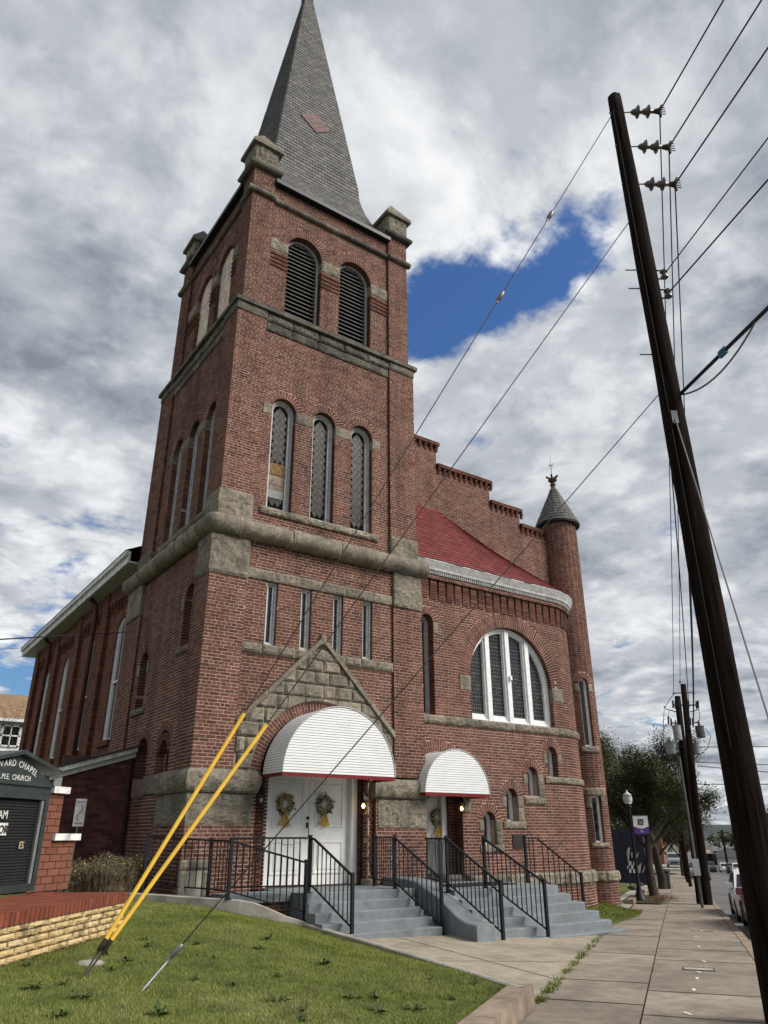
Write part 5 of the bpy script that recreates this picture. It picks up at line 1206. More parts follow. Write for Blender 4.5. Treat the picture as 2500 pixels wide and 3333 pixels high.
stair2 = thing('staircase', (6.3, -2.8, 0), 'wider grey painted concrete steps flaring out below the single door', 'stairs')
rx = [7.91, 7.97, 8.09, 8.18, 8.22, 8.34]
step(4.95, 7.91, -2.0, .5, -.5, .66, stair2, 'landing')
for i in range(1, 6): step(4.60 if i > 2 else 4.9, rx[i], -2.0 - .28 * i, -2.0 - .28 * (i - 1) + .02, -.6, .66 - .152 * i, stair2)
prof = [(.35, .86, 4.6, 5.05), (-.9, .84, 4.57, 5.02), (-1.25, .80, 4.56, 5.01), (-2.0, .56, 4.52, 4.98), (-2.7, .27, 4.40, 4.84), (-3.0, .215, 4.32, 4.75), (-3.44, .20, 4.22, 4.64)]
V = []; 
for (y, z, xa, xb) in prof: V += [(xa, y, -.5), (xa, y, z - .02), (xa + .03, y, z), (xb - .03, y, z), (xb, y, z - .02), (xb, y, -.5)]
mb = MB(); mb.add(V, [(i * 6 + j, i * 6 + j + 1, i * 6 + j + 7, i * 6 + j + 6) for i in range(len(prof) - 1) for j in range(5)] + [tuple(range(6)), tuple((len(prof) - 1) * 6 + j for j in range(6))]); mb.build('cheek_wall', 'step_paint', stair2)
mb = MB(); mb.box((5.55, -1.3, .663), (7.35, -.45, .678)); tag(mb.build('door_mat', 'door_mat', None), 'black rubber mat lying before the single door', 'mat')
def railing(name, pts, label, ph_=.98, posts=None, drop=.0):
    """pts: (x,y,zbase); a post at each point, rails and balusters between"""
    t = thing(name, pts[0], label, 'railing'); posts = posts or [True] * len(pts)
    for p, has in zip(pts, posts):
        if not has: continue
        mb = MB(); mb.box((p[0] - .028, p[1] - .028, p[2] - .04), (p[0] + .028, p[1] + .028, p[2] + ph_)); mb.box((p[0] - .034, p[1] - .034, p[2] + ph_), (p[0] + .034, p[1] + .034, p[2] + ph_ + .018)); mb.box((p[0] - .055, p[1] - .055, p[2]), (p[0] + .055, p[1] + .055, p[2] + .012)); mb.build('post', 'black_metal', t)
    for a, b in zip(pts[:-1], pts[1:]):
        a, b = np.array(a), np.array(b)
        for h, w in ((ph_ - .035, .034), (.13, .026)):
            mb = MB(); mb.bar(a + (0, 0, h), b + (0, 0, h), .036 if h > .5 else .026, w); mb.build('rail', 'black_metal', t)
        n = max(2, int(np.linalg.norm((b - a)[:2]) / .115))
        for k in range(1, n):
            c = a + (b - a) * k / n; mb = MB(); mb.box((c[0] - .008, c[1] - .008, c[2] + .13), (c[0] + .008, c[1] + .008, c[2] + ph_ - .04)); mb.build('baluster', 'black_metal', t)
    return t
railing('railing', [(2.10, -1.15, .68), (2.12, -1.27, .66), (2.3, -2.35, .06)], 'black iron stair railing on the lawn side of the double door steps', posts=[1, 0, 1])
railing('railing', [(4.36, -.06, .68), (4.10, -1.15, .68), (4.32, -2.35, -.04)], 'black iron railing from the brick pier down the double door steps')
pA = onY(1388, 2760, -.02); railing('railing', [(5.75, -.06, .66), (4.90, -1.85, .66), (4.92, -3.35, -.10)], 'black iron railing beside the sloping cheek wall of the flared steps', posts=[0, 1, 1])
railing('railing', [(5.92, -1.85, .66), (6.08, -3.35, -.12)], 'black iron railing down the middle of the flared steps')
pc1 = onY(1100 + 1025 / 1.659, 2300 + 950 / 1.659, -.9); pc2 = onY(1100 + 1318 / 1.659, 2300 + 962 / 1.659, -1.75)
railing('railing', [(pc1[0], -.9, .66), (pc1[0] + .35, -.95, .66), (pc2[0], pc2[1], -.12)], 'black iron railing on the turret side of the flared steps', posts=[1, 0, 1])
railing('fence', [(.55, -.98, .63), (1.89, -1.40, .26)], 'black iron fence panel sloping down beside the lawn curb', posts=[1, 1])
railing('fence', [(.62, -.80, .68), (2.02, -1.13, .68)], 'level black iron guard rail along the landing walkway', posts=[0, 0])
railing('gate', [(-.54, .40, .72), (.46, -.28, .64)], 'black iron garden gate standing before the tower corner')
railing('fence', [(.49, -.33, .64), (.55, -.98, .63)], 'short black iron fence link between gate and sloping panel', posts=[0, 0])

# ================================================================== things on the church
def wreath(x, y, z, R0, label, sq=1.0):
    t = thing('wreath', (x, y, z), label, 'wreath'); mb = MB()
    for k in range(60):
        a = random.uniform(0, 6.28); rr = R0 * random.uniform(.55, 1.05); c = np.array([x + rr * math.cos(a) * sq, y - random.uniform(.0, .05), z + rr * math.sin(a)]); L = random.uniform(.04, .09); b = random.uniform(0, 6.28); d = np.array([math.cos(b), -.4, math.sin(b)]) * L; w = np.array([-math.sin(b), 0, math.cos(b)]) * .016
        mb.add([c, c + d * .5 + w, c + d, c + d * .5 - w], [(0, 1, 2, 3)])
    mb.tube([(x + R0 * .75 * math.cos(a) * sq, y - .01, z + R0 * .75 * math.sin(a)) for a in np.linspace(0, 2 * math.pi, 20)], .04, 6, cap=False); mb.build('foliage', 'wreath_leaf', t)
    mb = MB()
    for k in range(85):
        a = random.uniform(0, 6.28); rr = R0 * random.uniform(.42, 1.0); c = np.array([x + rr * math.cos(a) * sq, y - random.uniform(.03, .07), z + rr * math.sin(a)]); s_ = random.uniform(.020, .040)
        V = [c + np.array(v) * s_ for v in ((1, 0, 0), (-1, 0, 0), (0, 0, 1), (0, 0, -1), (0, -1, 0), (0, 1, 0))]; mb.add(V, [(0, 2, 4), (2, 1, 4), (1, 3, 4), (3, 0, 4), (0, 5, 2), (2, 5, 1), (1, 5, 3), (3, 5, 0)])
    mb.build('flowers', 'wreath_flower', t)
    for (dx, L, w) in ((-.11, .25, .065), (.02, .29, .055), (.10, .26, .045)):
        mb = MB(); zt = z - R0 * .75; V = []
        for k in range(5): f_ = k / 4; V += [(x + dx * f_ - w * (.5 + f_ * .5) * .7, y - .05 + .012 * math.sin(k * 2.1), zt - L * f_), (x + dx * f_ + w * (.5 + f_ * .5) * .7, y - .06 + .012 * math.cos(k * 1.9), zt - L * f_)]
        mb.add(V, [(2 * k, 2 * k + 1, 2 * k + 3, 2 * k + 2) for k in range(4)]); mb.build('ribbon', 'ribbon', t)
    return t
c4 = lambda x, y: (400 + x / 1.843, 2200 + y / 1.843); c5 = lambda x, y: (1100 + x / 1.659, 2300 + y / 1.659); c8 = lambda x, y: (1800 + x / 1.794, 2100 + y / 1.794)
p = onY(*c4(972, 772), .53); wreath(p[0], .53, p[2], .215, 'dried flower wreath with wide gold ribbons on the door leaf with the mail slot')
p = onY(*c4(1207, 775), .53); wreath(p[0], .53, p[2], .215, 'dried flower wreath with narrow gold ribbon on the plain leaf of the double door')
p = onY(*c5(535, 600), .88); wreath(p[0], .88, p[2], .21, 'dried flower wreath with gold ribbon on the single door')
def lantern(x, y, z, label, lit=True):
    t = thing('wall_lantern', (x, y, z), label, 'lantern'); mb = MB(); mb.lathe((x, y, z + .12), [(.085, 0), (.03, .09), (.015, .15)], 6); mb.tube([(x, y, z + .26), (x, y + .0, z + .33), (x + .02, y + .12, z + .33), (x + .02, y + .14, z + .2)], .012, 6); mb.lathe((x, y, z - .15), [(.03, 0), (.065, .03), (.065, .04)], 6)
    for k in range(6): a = k * math.pi / 3; mb.bar((x + .065 * math.cos(a), y + .065 * math.sin(a), z - .11), (x + .082 * math.cos(a), y + .082 * math.sin(a), z + .12), .009)
    mb.build('lantern_frame', 'black_metal', t)
    mb = MB(); mb.lathe((x, y, z - .06), [(.018, 0), (.034, .03), (.034, .055), (.012, .1)], 8); mb.build('bulb', 'bulb' if lit else 'bulb_glass', t, True)
p = onY(1183, 2621, .05); lantern(p[0], .05, p[2], 'lit carriage lantern on the jamb between the two awnings'); p = onY(848, 2602, .05); lantern(p[0], .02, p[2], 'unlit dark lantern on the tower side of the double door', False)
p = onY(1503, 2630, .30); lantern(p[0], .30, p[2], 'lit carriage lantern beside the single door')
pl = thing('plaque', (9.13, .39, 1.52), 'dark bronze plaque on the bowed brick wall', 'plaque'); mb = MB(); mb.box((8.95, .375, 1.36), (9.32, .392, 1.69)); mb.build('plate', 'plaque', pl)
mb = MB()
for k in range(7): mb.box((8.99, .371, 1.64 - k * .038), (9.28 - .05 * (k % 3), .3745, 1.652 - k * .038))
mb.build('raised_lines', 'rust', pl)
# ================================================================== planter and church sign
Bp = onZ(412, 2903, 1.0); zt_, zb0 = 1.0, .12
Ap = onZ(0, 2975, 1.0); pu = (Ap - Bp) / np.linalg.norm(Ap - Bp); pw = np.array([pu[1], -pu[0], 0])      # along the front to the left / to the back
def pmapP(off): return pmap(np.array([Bp[0], Bp[1], 0]) - pw * off, pu, -pw)
pf = pmapP(0); PL, PDp = 4.4, 1.15
planter = thing('planter', (Bp[0] - 1.2, Bp[1] - .3, .2), 'low planter wall of cream rock-faced bricks capped with red brick', 'planter')
mb = MB(); mb.hexa([pf(u, z, d) for z, d, u in [(0, -.012, .012), (0, -.012, PL), (0, -PDp, PL), (0, -PDp, .012), (zt_ - .03, -.012, .012), (zt_ - .03, -.012, PL), (zt_ - .03, -PDp, PL), (zt_ - .03, -PDp, .012)]]); mb.build('core', 'mortar_dark', planter)
def piece(mp, u0, u1, z0, z1, d0, d1, name, material, parent, rough=0.0):
    if rough: 
        mb = MB(); nu, nz = 6, 3; V = []; s0 = random.uniform(0, 90)
        for j in range(nz + 1):
            for i in range(nu + 1):
                u = u0 + (u1 - u0) * i / nu; z = z0 + (z1 - z0) * j / nz; e = 1 if (0 < i < nu and 0 < j < nz) else 0.1
                V.append(mp(u, z, d0 + rough * e * (.9 + 1.0 * noise.noise(Vector((u * 14 + s0, z * 20, s0))))))
        W = nu + 1; F = [(j * W + i, j * W + i + 1, (j + 1) * W + i + 1, (j + 1) * W + i) for j in range(nz) for i in range(nu)]
        o = len(V); V += [mp(u0, z0, d1), mp(u1, z0, d1), mp(u1, z1, d1), mp(u0, z1, d1)]
        F += [tuple(range(W)) + (o + 1, o), tuple(nz * W + i for i in range(W)) + (o + 2, o + 3), tuple(j * W for j in range(nz + 1)) + (o + 3, o), tuple(j * W + nu for j in range(nz + 1)) + (o + 2, o + 1)]
        mb.add(V, F); return mb.build(name, material, parent)
    mb = MB(); mb.hexa([mp(u0, z0, d1), mp(u1, z0, d1), mp(u1, z0, d0), mp(u0, z0, d0), mp(u0, z1, d1), mp(u1, z1, d1), mp(u1, z1, d0), mp(u0, z1, d0)]); return mb.build(name, material, parent)
g = .013; u = 0.0
while u < PL:                                     # rowlock cap
    piece(pf, u + g / 2, u + .094 - g / 2, zt_ - .115, zt_ + random.uniform(-.002, .002), .022, -.26, 'cap_brick', 'planter_brick', planter); u += .094
u = 0.0
while u < PL: piece(pf, u + g / 2, u + .22 - g / 2, zt_ - .112, zt_ - .003, -.265, -.55, 'cap_brick', 'planter_brick', planter); piece(pf, u + g / 2 + .06, u + .28 - g / 2, zt_ - .112, zt_ - .003, -.556, -.85, 'cap_brick', 'planter_brick', planter); piece(pf, u + g / 2, u + .22 - g / 2, zt_ - .112, zt_ - .003, -.856, -1.14, 'cap_brick', 'planter_brick', planter); u += .22
for k in range(5):
    z0 = zt_ - .118 - (k + 1) * .066; u = -[.0, .17, .05, .2, .09][k]
    while u < PL: piece(pf, max(0, u) + .006, u + .40 - .006, z0 + .006, z0 + .066 - .004, .0, -.09, 'cream_brick', 'cream_brick', planter, .018); u += .40
u = -.05
while u < PL: piece(pf, max(0, u) + .003, u + .2 - .003, .30, zt_ - .118 - 5 * .066 - .004, .012, -.09, 'base_brick', 'planter_brick', planter); u += .2
pe = pmap(np.array([Bp[0], Bp[1], 0]), pw, -pu)  # right end face
u = .1
for k in range(5):
    z0 = zt_ - .118 - (k + 1) * .066; u = .0
    while u < PDp - .1: piece(pe, u + .004, min(u + .29, PDp) - .004, z0 + .005, z0 + .062, .0, -.05, 'cream_brick', 'cream_brick', planter, .014); u += .29
# sign
sa = math.radians(41); SU = np.array([math.cos(sa), math.sin(sa), 0]); SNn = np.array([math.sin(sa), -math.cos(sa), 0]); S0 = onZ(106, 2908, zt_)
def sig(px, py, off=0.0):            # pixel -> (u,z) on the sign plane pushed out by off
    r = ray(px, py); P0 = S0 + SNn * off; t = ((P0 - CAM_C) @ SNn) / (r @ SNn); P = CAM_C + t * r; return (P - S0) @ SU, P[2]
sm_ = pmap(np.array([S0[0], S0[1], 0]), SU, SNn)
c6 = lambda x, y: (x / 1.794, 2100 + y / 1.794)
sign = thing('church_sign', S0, 'dark green gabled church notice board with brick piers on the planter', 'sign')
uR, zT = sig(*c6(305, 775)); zT = sig(*c6(120, 815))[1]; _, zPk = sig(*c6(125, 622)); uPk, _ = sig(*c6(125, 622)); uE, zE = sig(*c6(343, 752)); uRb = 0.0
uR = (uR + uRb) / 2; half = uR - uPk; uL = uPk - half; zB = zt_ + .03
zH = zT - .10                       # head of the letter board
mb = MB(); mb.hexa([sm_(uL, zB, -.26), sm_(uR, zB, -.26), sm_(uR, zB, -.045), sm_(uL, zB, -.045), sm_(uL, zT, -.26), sm_(uR, zT, -.26), sm_(uR, zT, -.045), sm_(uL, zT, -.045)]); mb.build('cabinet', 'sign_green', sign)
fwid = .075; mb = MB()
for (a, b, c, d) in ((uR - fwid, uR, zB, zT), (uL, uL + fwid, zB, zT), (uL + fwid, uR - fwid, zB, zB + .09), (uL + fwid, uR - fwid, zH - .06, zT)): mb.hexa([sm_(a, c, -.045), sm_(b, c, -.045), sm_(b, c, .02), sm_(a, c, .02), sm_(a, d, -.045), sm_(b, d, -.045), sm_(b, d, .02), sm_(a, d, .02)])
mb.build('cabinet_frame', 'sign_green', sign)
for (a, b) in ((uR - fwid - .055, uR - fwid - .004), (uL + fwid + .004, uL + fwid + .055)):
    mb = MB(); mb.hexa([sm_(a, zB + .09, -.045), sm_(b, zB + .09, -.045), sm_(b, zB + .09, .004), sm_(a, zB + .09, .004), sm_(a, zH - .06, -.045), sm_(b, zH - .06, -.045), sm_(b, zH - .06, .004), sm_(a, zH - .06, .004)]); mb.build('inner_frame', 'sign_grey', sign)
bd = None; z = zB + .095
mb = MB(); mb.add([sm_(uL + fwid, zB, -.040), sm_(uR - fwid, zB, -.040), sm_(uR - fwid, zH, -.040), sm_(uL + fwid, zH, -.040)], [(0, 1, 2, 3)]); bd = mb.build('letter_board', 'sign_board', sign)
while z < zH - .08:
    mb = MB(); a, b = uL + fwid + .056, uR - fwid - .056; mb.add([sm_(a, z, -.022), sm_(b, z, -.022), sm_(b, z + .03, -.034), sm_(a, z + .03, -.034), sm_(a, z, -.038), sm_(b, z, -.038)], [(0, 1, 2, 3), (0, 4, 5, 1)]); mb.build('letter_rail', 'sign_board', bd); z += .034
mb = MB(); poly_prism(mb, sm_, [(uL - .01, zT), (uR + .01, zT), (uR + .01, zT + .05), (uPk, zPk - .02), (uL - .01, zT + .05)], .0, -.26); mb.build('gable_panel', 'sign_green', sign)
mb = MB(); poly_prism(mb, sm_, [(uL - .02, zT - .005), (uR + .02, zT - .005), (uR + .02, zT + .03), (uL - .02, zT + .03)], .045, .0); mb.build('gable_ledge', 'sign_green', sign)
for sg in (-1, 1):
    ue = uPk + sg * (uE - uPk); mb = MB(); mb.hexa([sm_(uPk, zPk - .03, -.30), sm_(ue, zE - .01, -.30), sm_(ue, zE - .01, .07), sm_(uPk, zPk - .03, .07), sm_(uPk, zPk + .02, -.30), sm_(ue, zE + .03, -.30), sm_(ue, zE + .03, .07), sm_(uPk, zPk + .02, .07)]); mb.build('gable_roof', 'sign_green', sign)
# lettering
LT = MB()
def fit_text(word, px_c, px_r, py_base, h_px, droop_px):
    """letters centred at pixel column px_c, right end at px_r, following a falling arc"""
    uc_, zb_c = sig(*c6(px_c, py_base)); ur_, _ = sig(*c6(px_r, py_base)); W_ = 2 * (ur_ - uc_); h = abs(sig(*c6(px_c, py_base - h_px))[1] - zb_c); dr = abs(sig(*c6(px_r, py_base + droop_px))[1] - sig(*c6(px_r, py_base))[1]) if droop_px else 0
    ws = []; tot = 0
    for ch in word:
        V, F = text_mesh(ch, 1.0) if ch != ' ' else (np.array([[0, 0, 0], [.32, .0, 0]]), []); w = V[:, 0].max() - V[:, 0].min(); ws.append((V, F, w)); tot += w + .13
    k = W_ / tot; hy = h / .70; u_ = uc_ - W_ / 2
    for V, F, w in ws:
        mid = u_ + w * k / 2; q = (mid - uc_) / (W_ / 2); zc_ = zb_c - dr * q * q; a = math.atan2(-2 * dr * q, W_ / 2)
        if F:
            X_ = (V[:, 0] - (V[:, 0].max() + V[:, 0].min()) / 2) * k; Y_ = V[:, 1] * hy; c, s_ = math.cos(a), math.sin(a)
            LT.add(np.stack([sm_(mid + x_ * c - y_ * s_, zc_ + x_ * s_ + y_ * c, .004 + z_) for x_, y_, z_ in zip(X_, Y_, V[:, 2])]), F)
        u_ += (w + .13) * k
fit_text('STEWARD CHAPEL', 80, 222, 706, 38, 52)
fit_text('A.M.E. CHURCH', 80, 178, 786, 32, 0)
LT.build('lettering', 'letter_white', sign)
def board_text(body, px, py, h, m_, tile=False):
    u_, z_ = sig(*c6(px, py)); mb = MB()
    if tile: w = .62 * h * len(body); T = MB(); T.add([sm_(u_ - .01, z_ - .02 * 1, -.012), sm_(u_ + w, z_ - .02, -.012), sm_(u_ + w, z_ + h + .02, -.012), sm_(u_ - .01, z_ + h + .02, -.012)], [(0, 1, 2, 3)]); T.build('letter_tile', 'letter_white', bd)
    V, F = text_mesh(body, h * 1.36); V[:, 0] *= .85; P = np.stack([sm_(u_ + v[0], z_ + v[1], -.006 + v[2]) for v in V]); mb.add(P, F); mb.build('board_letters', m_, bd)
board_text('AM', -12, 1012, .10, 'letter_white'); board_text('IOR', -20, 1100, .10, 'sign_board', True); board_text('ES', 108, 1188, .085, 'letter_cream')
# brick pier of the sign, stepped, each brick a piece
pz = lambda px, py: sig(*c6(px, py), -.10); sp = pmap(np.array([S0[0], S0[1], 0]) - SNn * .10, SU, SNn)
uP2 = pz(395, 1435)[0]; zP2 = pz(300, 1140)[1]; uP1 = uP2 - .40; zP1 = pz(300, 862)[1]
mb = MB(); mb.hexa([sp(uR - .2, zt_, -.5), sp(uP2 - .012, zt_, -.5), sp(uP2 - .012, zt_, -.012), sp(uR - .2, zt_, -.012), sp(uR - .2, zP2, -.5), sp(uP2 - .012, zP2, -.5), sp(uP2 - .012, zP2, -.012), sp(uR - .2, zP2, -.012)]); mb.hexa([sp(uR - .2, zP2, -.5), sp(uP1 - .012, zP2, -.5), sp(uP1 - .012, zP2, -.012), sp(uR - .2, zP2, -.012), sp(uR - .2, zP1, -.5), sp(uP1 - .012, zP1, -.5), sp(uP1 - .012, zP1, -.012), sp(uR - .2, zP1, -.012)]); mb.build('pier_core', 'mortar_dark', sign)
z = zt_; i = 0
while z < zP1 - .03:
    ue_ = uP2 if z < zP2 - .03 else uP1; a = ue_
    cut = [ue_]; step_ = .25; first = step_ if i % 2 == 0 else step_ * .45
    while cut[-1] > uR - .15: cut.append(cut[-1] - (first if len(cut) == 1 else step_))
    for b, a in zip(cut[:-1], cut[1:]): piece(sp, a + .007, b - .007, z + .005, z + .083, .0, -.11, 'pier_brick', 'pier_brick', sign)
    z += .088; i += 1
for (ua, ub, zc_) in ((uP1 - .12, uP2 + .05, zP2), (uP1 - .30, uP1 + .05, zP1)):
    mb = MB(); mb.hexa([sp(ua, zc_ - .0, -.55), sp(ub, zc_, -.55), sp(ub, zc_, .05), sp(ua, zc_, .05), sp(ua, zc_ + .075, -.55), sp(ub, zc_ + .075, -.55), sp(ub, zc_ + .085, .05), sp(ua, zc_ + .085, .05)]); mb.build('pier_cap', 'fascia_paint', sign)
# parking sign on a post
pq = onY(252, 2800, 2.6); pk = thing('parking_sign', (pq[0], 2.6, .7), 'small white parking sign on a thin post behind the hedge', 'sign')
t_, b_ = onY(262, 2600, 2.6), onY(256, 2690, 2.6); xc = (t_[0] + b_[0]) / 2
mb = MB(); mb.tube([(xc, 2.6, .5), (xc, 2.6, t_[2])], .018, 6); mb.build('post', 'galv', pk)
mb = MB(); mb.box((xc - .11, 2.575, b_[2]), (xc + .11, 2.582, t_[2])); pp = mb.build('plate', 'far_white', pk)
mb = MB(); put_text(mb, "PASTOR'S", .055, (xc, 2.573, t_[2] - .08), (1, 0, 0), (0, 0, 1), (0, -1, 0), .001, .75); put_text(mb, 'PARKING', .055, (xc, 2.573, b_[2] + .04), (1, 0, 0), (0, 0, 1), (0, -1, 0), .001, .75)
zm = (t_[2] + b_[2]) / 2; mb.tube([(xc + .05 * math.sin(a * 1.1) , 2.572, zm + .15 - .055 * a) for a in np.linspace(0, 5.5, 14)], .006, 4); mb.build('print', 'sign_board', pk)
# hedge
hedge = thing('shrub', (-1.4, .2, .5), 'clipped bare-twigged hedge with a few yellow buds beside the annex', 'shrub')
hc = [(-1.45, 1.0, .62, .62), (-1.05, .75, .6, .74), (-1.85, 1.0, .55, .58), (-.80, .9, .5, .80)]
mb = MB(); V = []; F = []; yv = MB(); bv = MB(); o = 0
for k in range(14000):
    cx, cy, rr, h = random.choice(hc); a = random.uniform(0, 6.28); q = math.sqrt(random.random()) * rr; x, y = cx + q * math.cos(a), cy + q * math.sin(a) * .7
    z0 = float(zl(x, y)) - .05; top = z0 + h * random.uniform(.6, 1.0) + .12 * noise.noise(Vector((x * 3, y * 3, 0))); dx, dy = random.gauss(0, .07), random.gauss(0, .07); zb_ = z0 + random.uniform(0, .6) * h; w = random.uniform(.003, .008); b = random.uniform(0, 3.14)
    mb.add([(x - w * math.cos(b), y - w * math.sin(b), zb_), (x + w * math.cos(b), y + w * math.sin(b), zb_), (x + dx, y + dy, top)], [(0, 1, 2)])
    if random.random() < .4:
        t = random.uniform(.5, 1.0); c = (x + dx * t, y + dy * t, zb_ + (top - zb_) * t); s_ = random.uniform(.008, .018); m = yv if (random.random() < .03 and top > z0 + h * .9) else bv
        m.add([(c[0] - s_, c[1], c[2]), (c[0], c[1] - s_, c[2] - s_ * .6), (c[0] + s_, c[1], c[2] + s_ * .5), (c[0], c[1], c[2] + s_)], [(0, 1, 2, 3)])
for m, nm, mt in ((mb, 'twigs', 'twig'), (bv, 'buds', 'bud'), (yv, 'yellow_buds', 'bud_yellow')): m.build(nm, mt, hedge)['kind'] = 'stuff'
core = MB()
for (cx, cy, rr, h) in hc: core.lathe((cx, cy, float(zl(cx, cy)) - .1), [(rr * .55, 0), (rr * .7, h * .35), (rr * .6, h * .7), (rr * .2, h * .85)], 10)
core.build('inner_branches', 'twig', hedge)

# ================================================================== utility pole beside the camera
PB = CAM_C + 7.0 * ray(2548, 3260); PB[2] = float(zs(to_st(PB[0], PB[1])[0])) - .1; Ptop = hgt(PB, 1990, 322)
pole = thing('utility_pole', PB, 'weathered dark wooden utility pole with three insulators standing at the kerb', 'utility pole')
mb = MB(); k = 46; V = []; F = []; n = 22
for i in range(k + 1):
    z = PB[2] + (Ptop - PB[2]) * i / k; r0 = .185 - .080 * i / k
    for j in range(n):
        a = 2 * math.pi * j / n; crack = .012 * noise.noise(Vector((math.cos(a) * 3.2, math.sin(a) * 3.2, z * .35))) + .007 * noise.noise(Vector((math.cos(a) * 9, math.sin(a) * 9, z * 1.0))); rr = r0 + crack
        V.append((PB[0] + rr * math.cos(a), PB[1] + rr * math.sin(a), z + (.05 * noise.noise(Vector((j, 3, 1))) if i == k else 0)))
for i in range(k):
    for j in range(n): F.append((i * n + j, i * n + (j + 1) % n, (i + 1) * n + (j + 1) % n, (i + 1) * n + j))
F.append(tuple(k * n + j for j in range(n))); mb.add(V, F); mb.build('pole_shaft', 'pole_wood', pole, True)
Dp = lambda x, y: (x * 1.5069, y * 1.5069)
rdir = np.array([CAM_R[0, 0], CAM_R[1, 0], 0]); rdir /= np.linalg.norm(rdir)
pole_pt = lambda px, py, side=0.0: np.array([PB[0], PB[1], hgt(PB, px, py)]) + rdir * side
clamps = []
for (px, py, ex, ey) in ((1340, 240, 1425, 240), (1358, 312, 1445, 318), (1378, 392, 1458, 398)):
    A = pole_pt(*Dp(px, py), .12); d = (CAM_R.T @ (A - CAM_C))[2]; B = atd(*Dp(ex, ey), d); ax = (B - A); L = np.linalg.norm(ax); ax /= L; mb = MB()
    mb.tube([A - ax * .25, A + ax * L * .28], .012, 6)
    for c in (.36, .66):
        P0 = A + ax * L * c; mb.tube([P0 - ax * .10, P0 - ax * .07, P0 - ax * .03, P0, P0 + ax * .012, P0 + ax * .02, P0 + ax * .10], [.025, .045, .055, .10, .105, .04, .03], 12)
    ins = mb.build('insulator', 'porcelain', pole, True)
    mb = MB(); P0 = A + ax * (L * .66 + .08); mb.tube([P0, P0 + ax * .10, B], [.03, .05, .03], 8); up = np.array([0, 0, 1.0])
    mb.tube([B + up * .13 + ax * .05, B, B - up * .13], [.02, .035, .02], 8)
    for q in (-.07, -.02, .03, .08): mb.tube([B + up * q, B + up * q + ax * .09], .008, 5)
    mb.build('dead_end_clamp', 'rust', ins); clamps.append(B)
for (px, py, s_) in ((1365, 592, -1), (1370, 632, -1), (1390, 775, -1)):
    A = pole_pt(*Dp(px, py)); mb = MB(); mb.tube([A, A - rdir * .30], .010, 5); mb.build('bolt', 'galv', pole)
spools = []
for (px, py) in ((1408, 592), (1418, 633)):
    A = pole_pt(*Dp(px, py)); P0 = A + rdir * .24 - np.array([SD[0], SD[1], 0]) * .02; mb = MB(); mb.lathe((P0[0], P0[1], P0[2] - .06), [(.05, 0), (.055, .02), (.03, .04), (.03, .08), (.055, .10), (.05, .12)], 12); mb.bar(P0 + (0, 0, .075), A + (0, 0, .075), .03, .008); mb.bar(P0 - (0, 0, .075), A - (0, 0, .075), .03, .008); mb.build('spool_insulator', 'porcelain', pole, True); spools.append(P0)
A = pole_pt(*Dp(1385, 650)); pts = [pole_pt(*Dp(1313, 290)) + np.array([-.06, -.13, 0])]
mb = MB(); mb.tube([np.array([PB[0], PB[1], z]) + (-rdir * .06) - np.array([SD[0], SD[1], 0]) * (.182 - .0065 * (z - PB[2])) for z in np.linspace(Ptop - .4, 2.5, 24)], .005, 5); mb.build('ground_wire', 'wire', pole)
mb = MB(); P0 = pole_pt(*Dp(1440, 918)) - np.array([SD[0], SD[1], 0]) * .16; mb.obox(P0, rdir * .04, np.array([SD[0], SD[1], 0]) * .02, (0, 0, .09)); mb.build('cable_bracket', 'galv', pole)
# wires
def wire(name, pts, r, label, material='wire', cat='wire', group=None, sag=0.0, n=14, parent=None):
    P = [np.array(p, float) for p in pts]
    if sag and len(P) == 2: P = [P[0] + (P[1] - P[0]) * t - np.array([0, 0, sag * 4 * t * (1 - t)]) for t in np.linspace(0, 1, n)]
    mb = MB(); mb.tube(P, r, 6); o = mb.build(name, material, parent)
    if parent is None: tag(o, label, cat, group)
    return o
def away(A, px, py, k=3.0):
    """a wire leaving A level-ish through the picture edge at (px,py)"""
    r = ray(*Dp(px, py)); t = (A[2] - .1 - CAM_C[2]) / r[2]; B = CAM_C + t * r; return A + (B - A) * k
for i, (px, py) in enumerate(((1563, 0), (1645, 0), (1659, 103))):
    wire('power_line', [clamps[i], away(clamps[i], px, py, 4.0)], .013, ('top', 'middle', 'lowest')[i] + ' of three thick power lines leaving the near pole insulators across the street', cat='power line')
wire('service_line', [spools[0], away(spools[0], 1659, 298, 3)], .009, 'thin power line leaving the upper spool insulator of the near pole', cat='power line')
wire('service_line', [spools[1], away(spools[1], 1659, 388, 3)], .011, 'twisted power line leaving the lower spool insulator of the near pole', cat='power line')
cA = pole_pt(*Dp(1460, 850), .13); cB = away(cA, 1662, 662, 2.6); wire('telephone_cable', [cA, cB], .024, 'thick black telephone cable bundle leaving the near pole across the street', cat='cable')
def bez(A, B, C_, n=14): return [A * (1 - t) ** 2 + B * 2 * t * (1 - t) + C_ * t * t for t in np.linspace(0, 1, n)]
mid = cA + (cB - cA) * .20; wire('drip_loop', bez(cA, cA + (cB - cA) * .16 - np.array([0, 0, .42]), cA + (cB - cA) * .34), .012, 'grey cable loop hanging below the telephone cable', 'wire_grey', 'cable')
cl = cA + (cB - cA) * .205; mb = MB(); ax = (cB - cA) / np.linalg.norm(cB - cA); sx = np.cross(ax, (0, 0, 1)); mat('clip_blue', (.02, .14, .22), .5); mb.obox(cl, ax * .07, sx * .02, (0, 0, .045)); tag(mb.build('cable_clip', 'clip_blue'), 'blue clip on the telephone cable', 'clip')
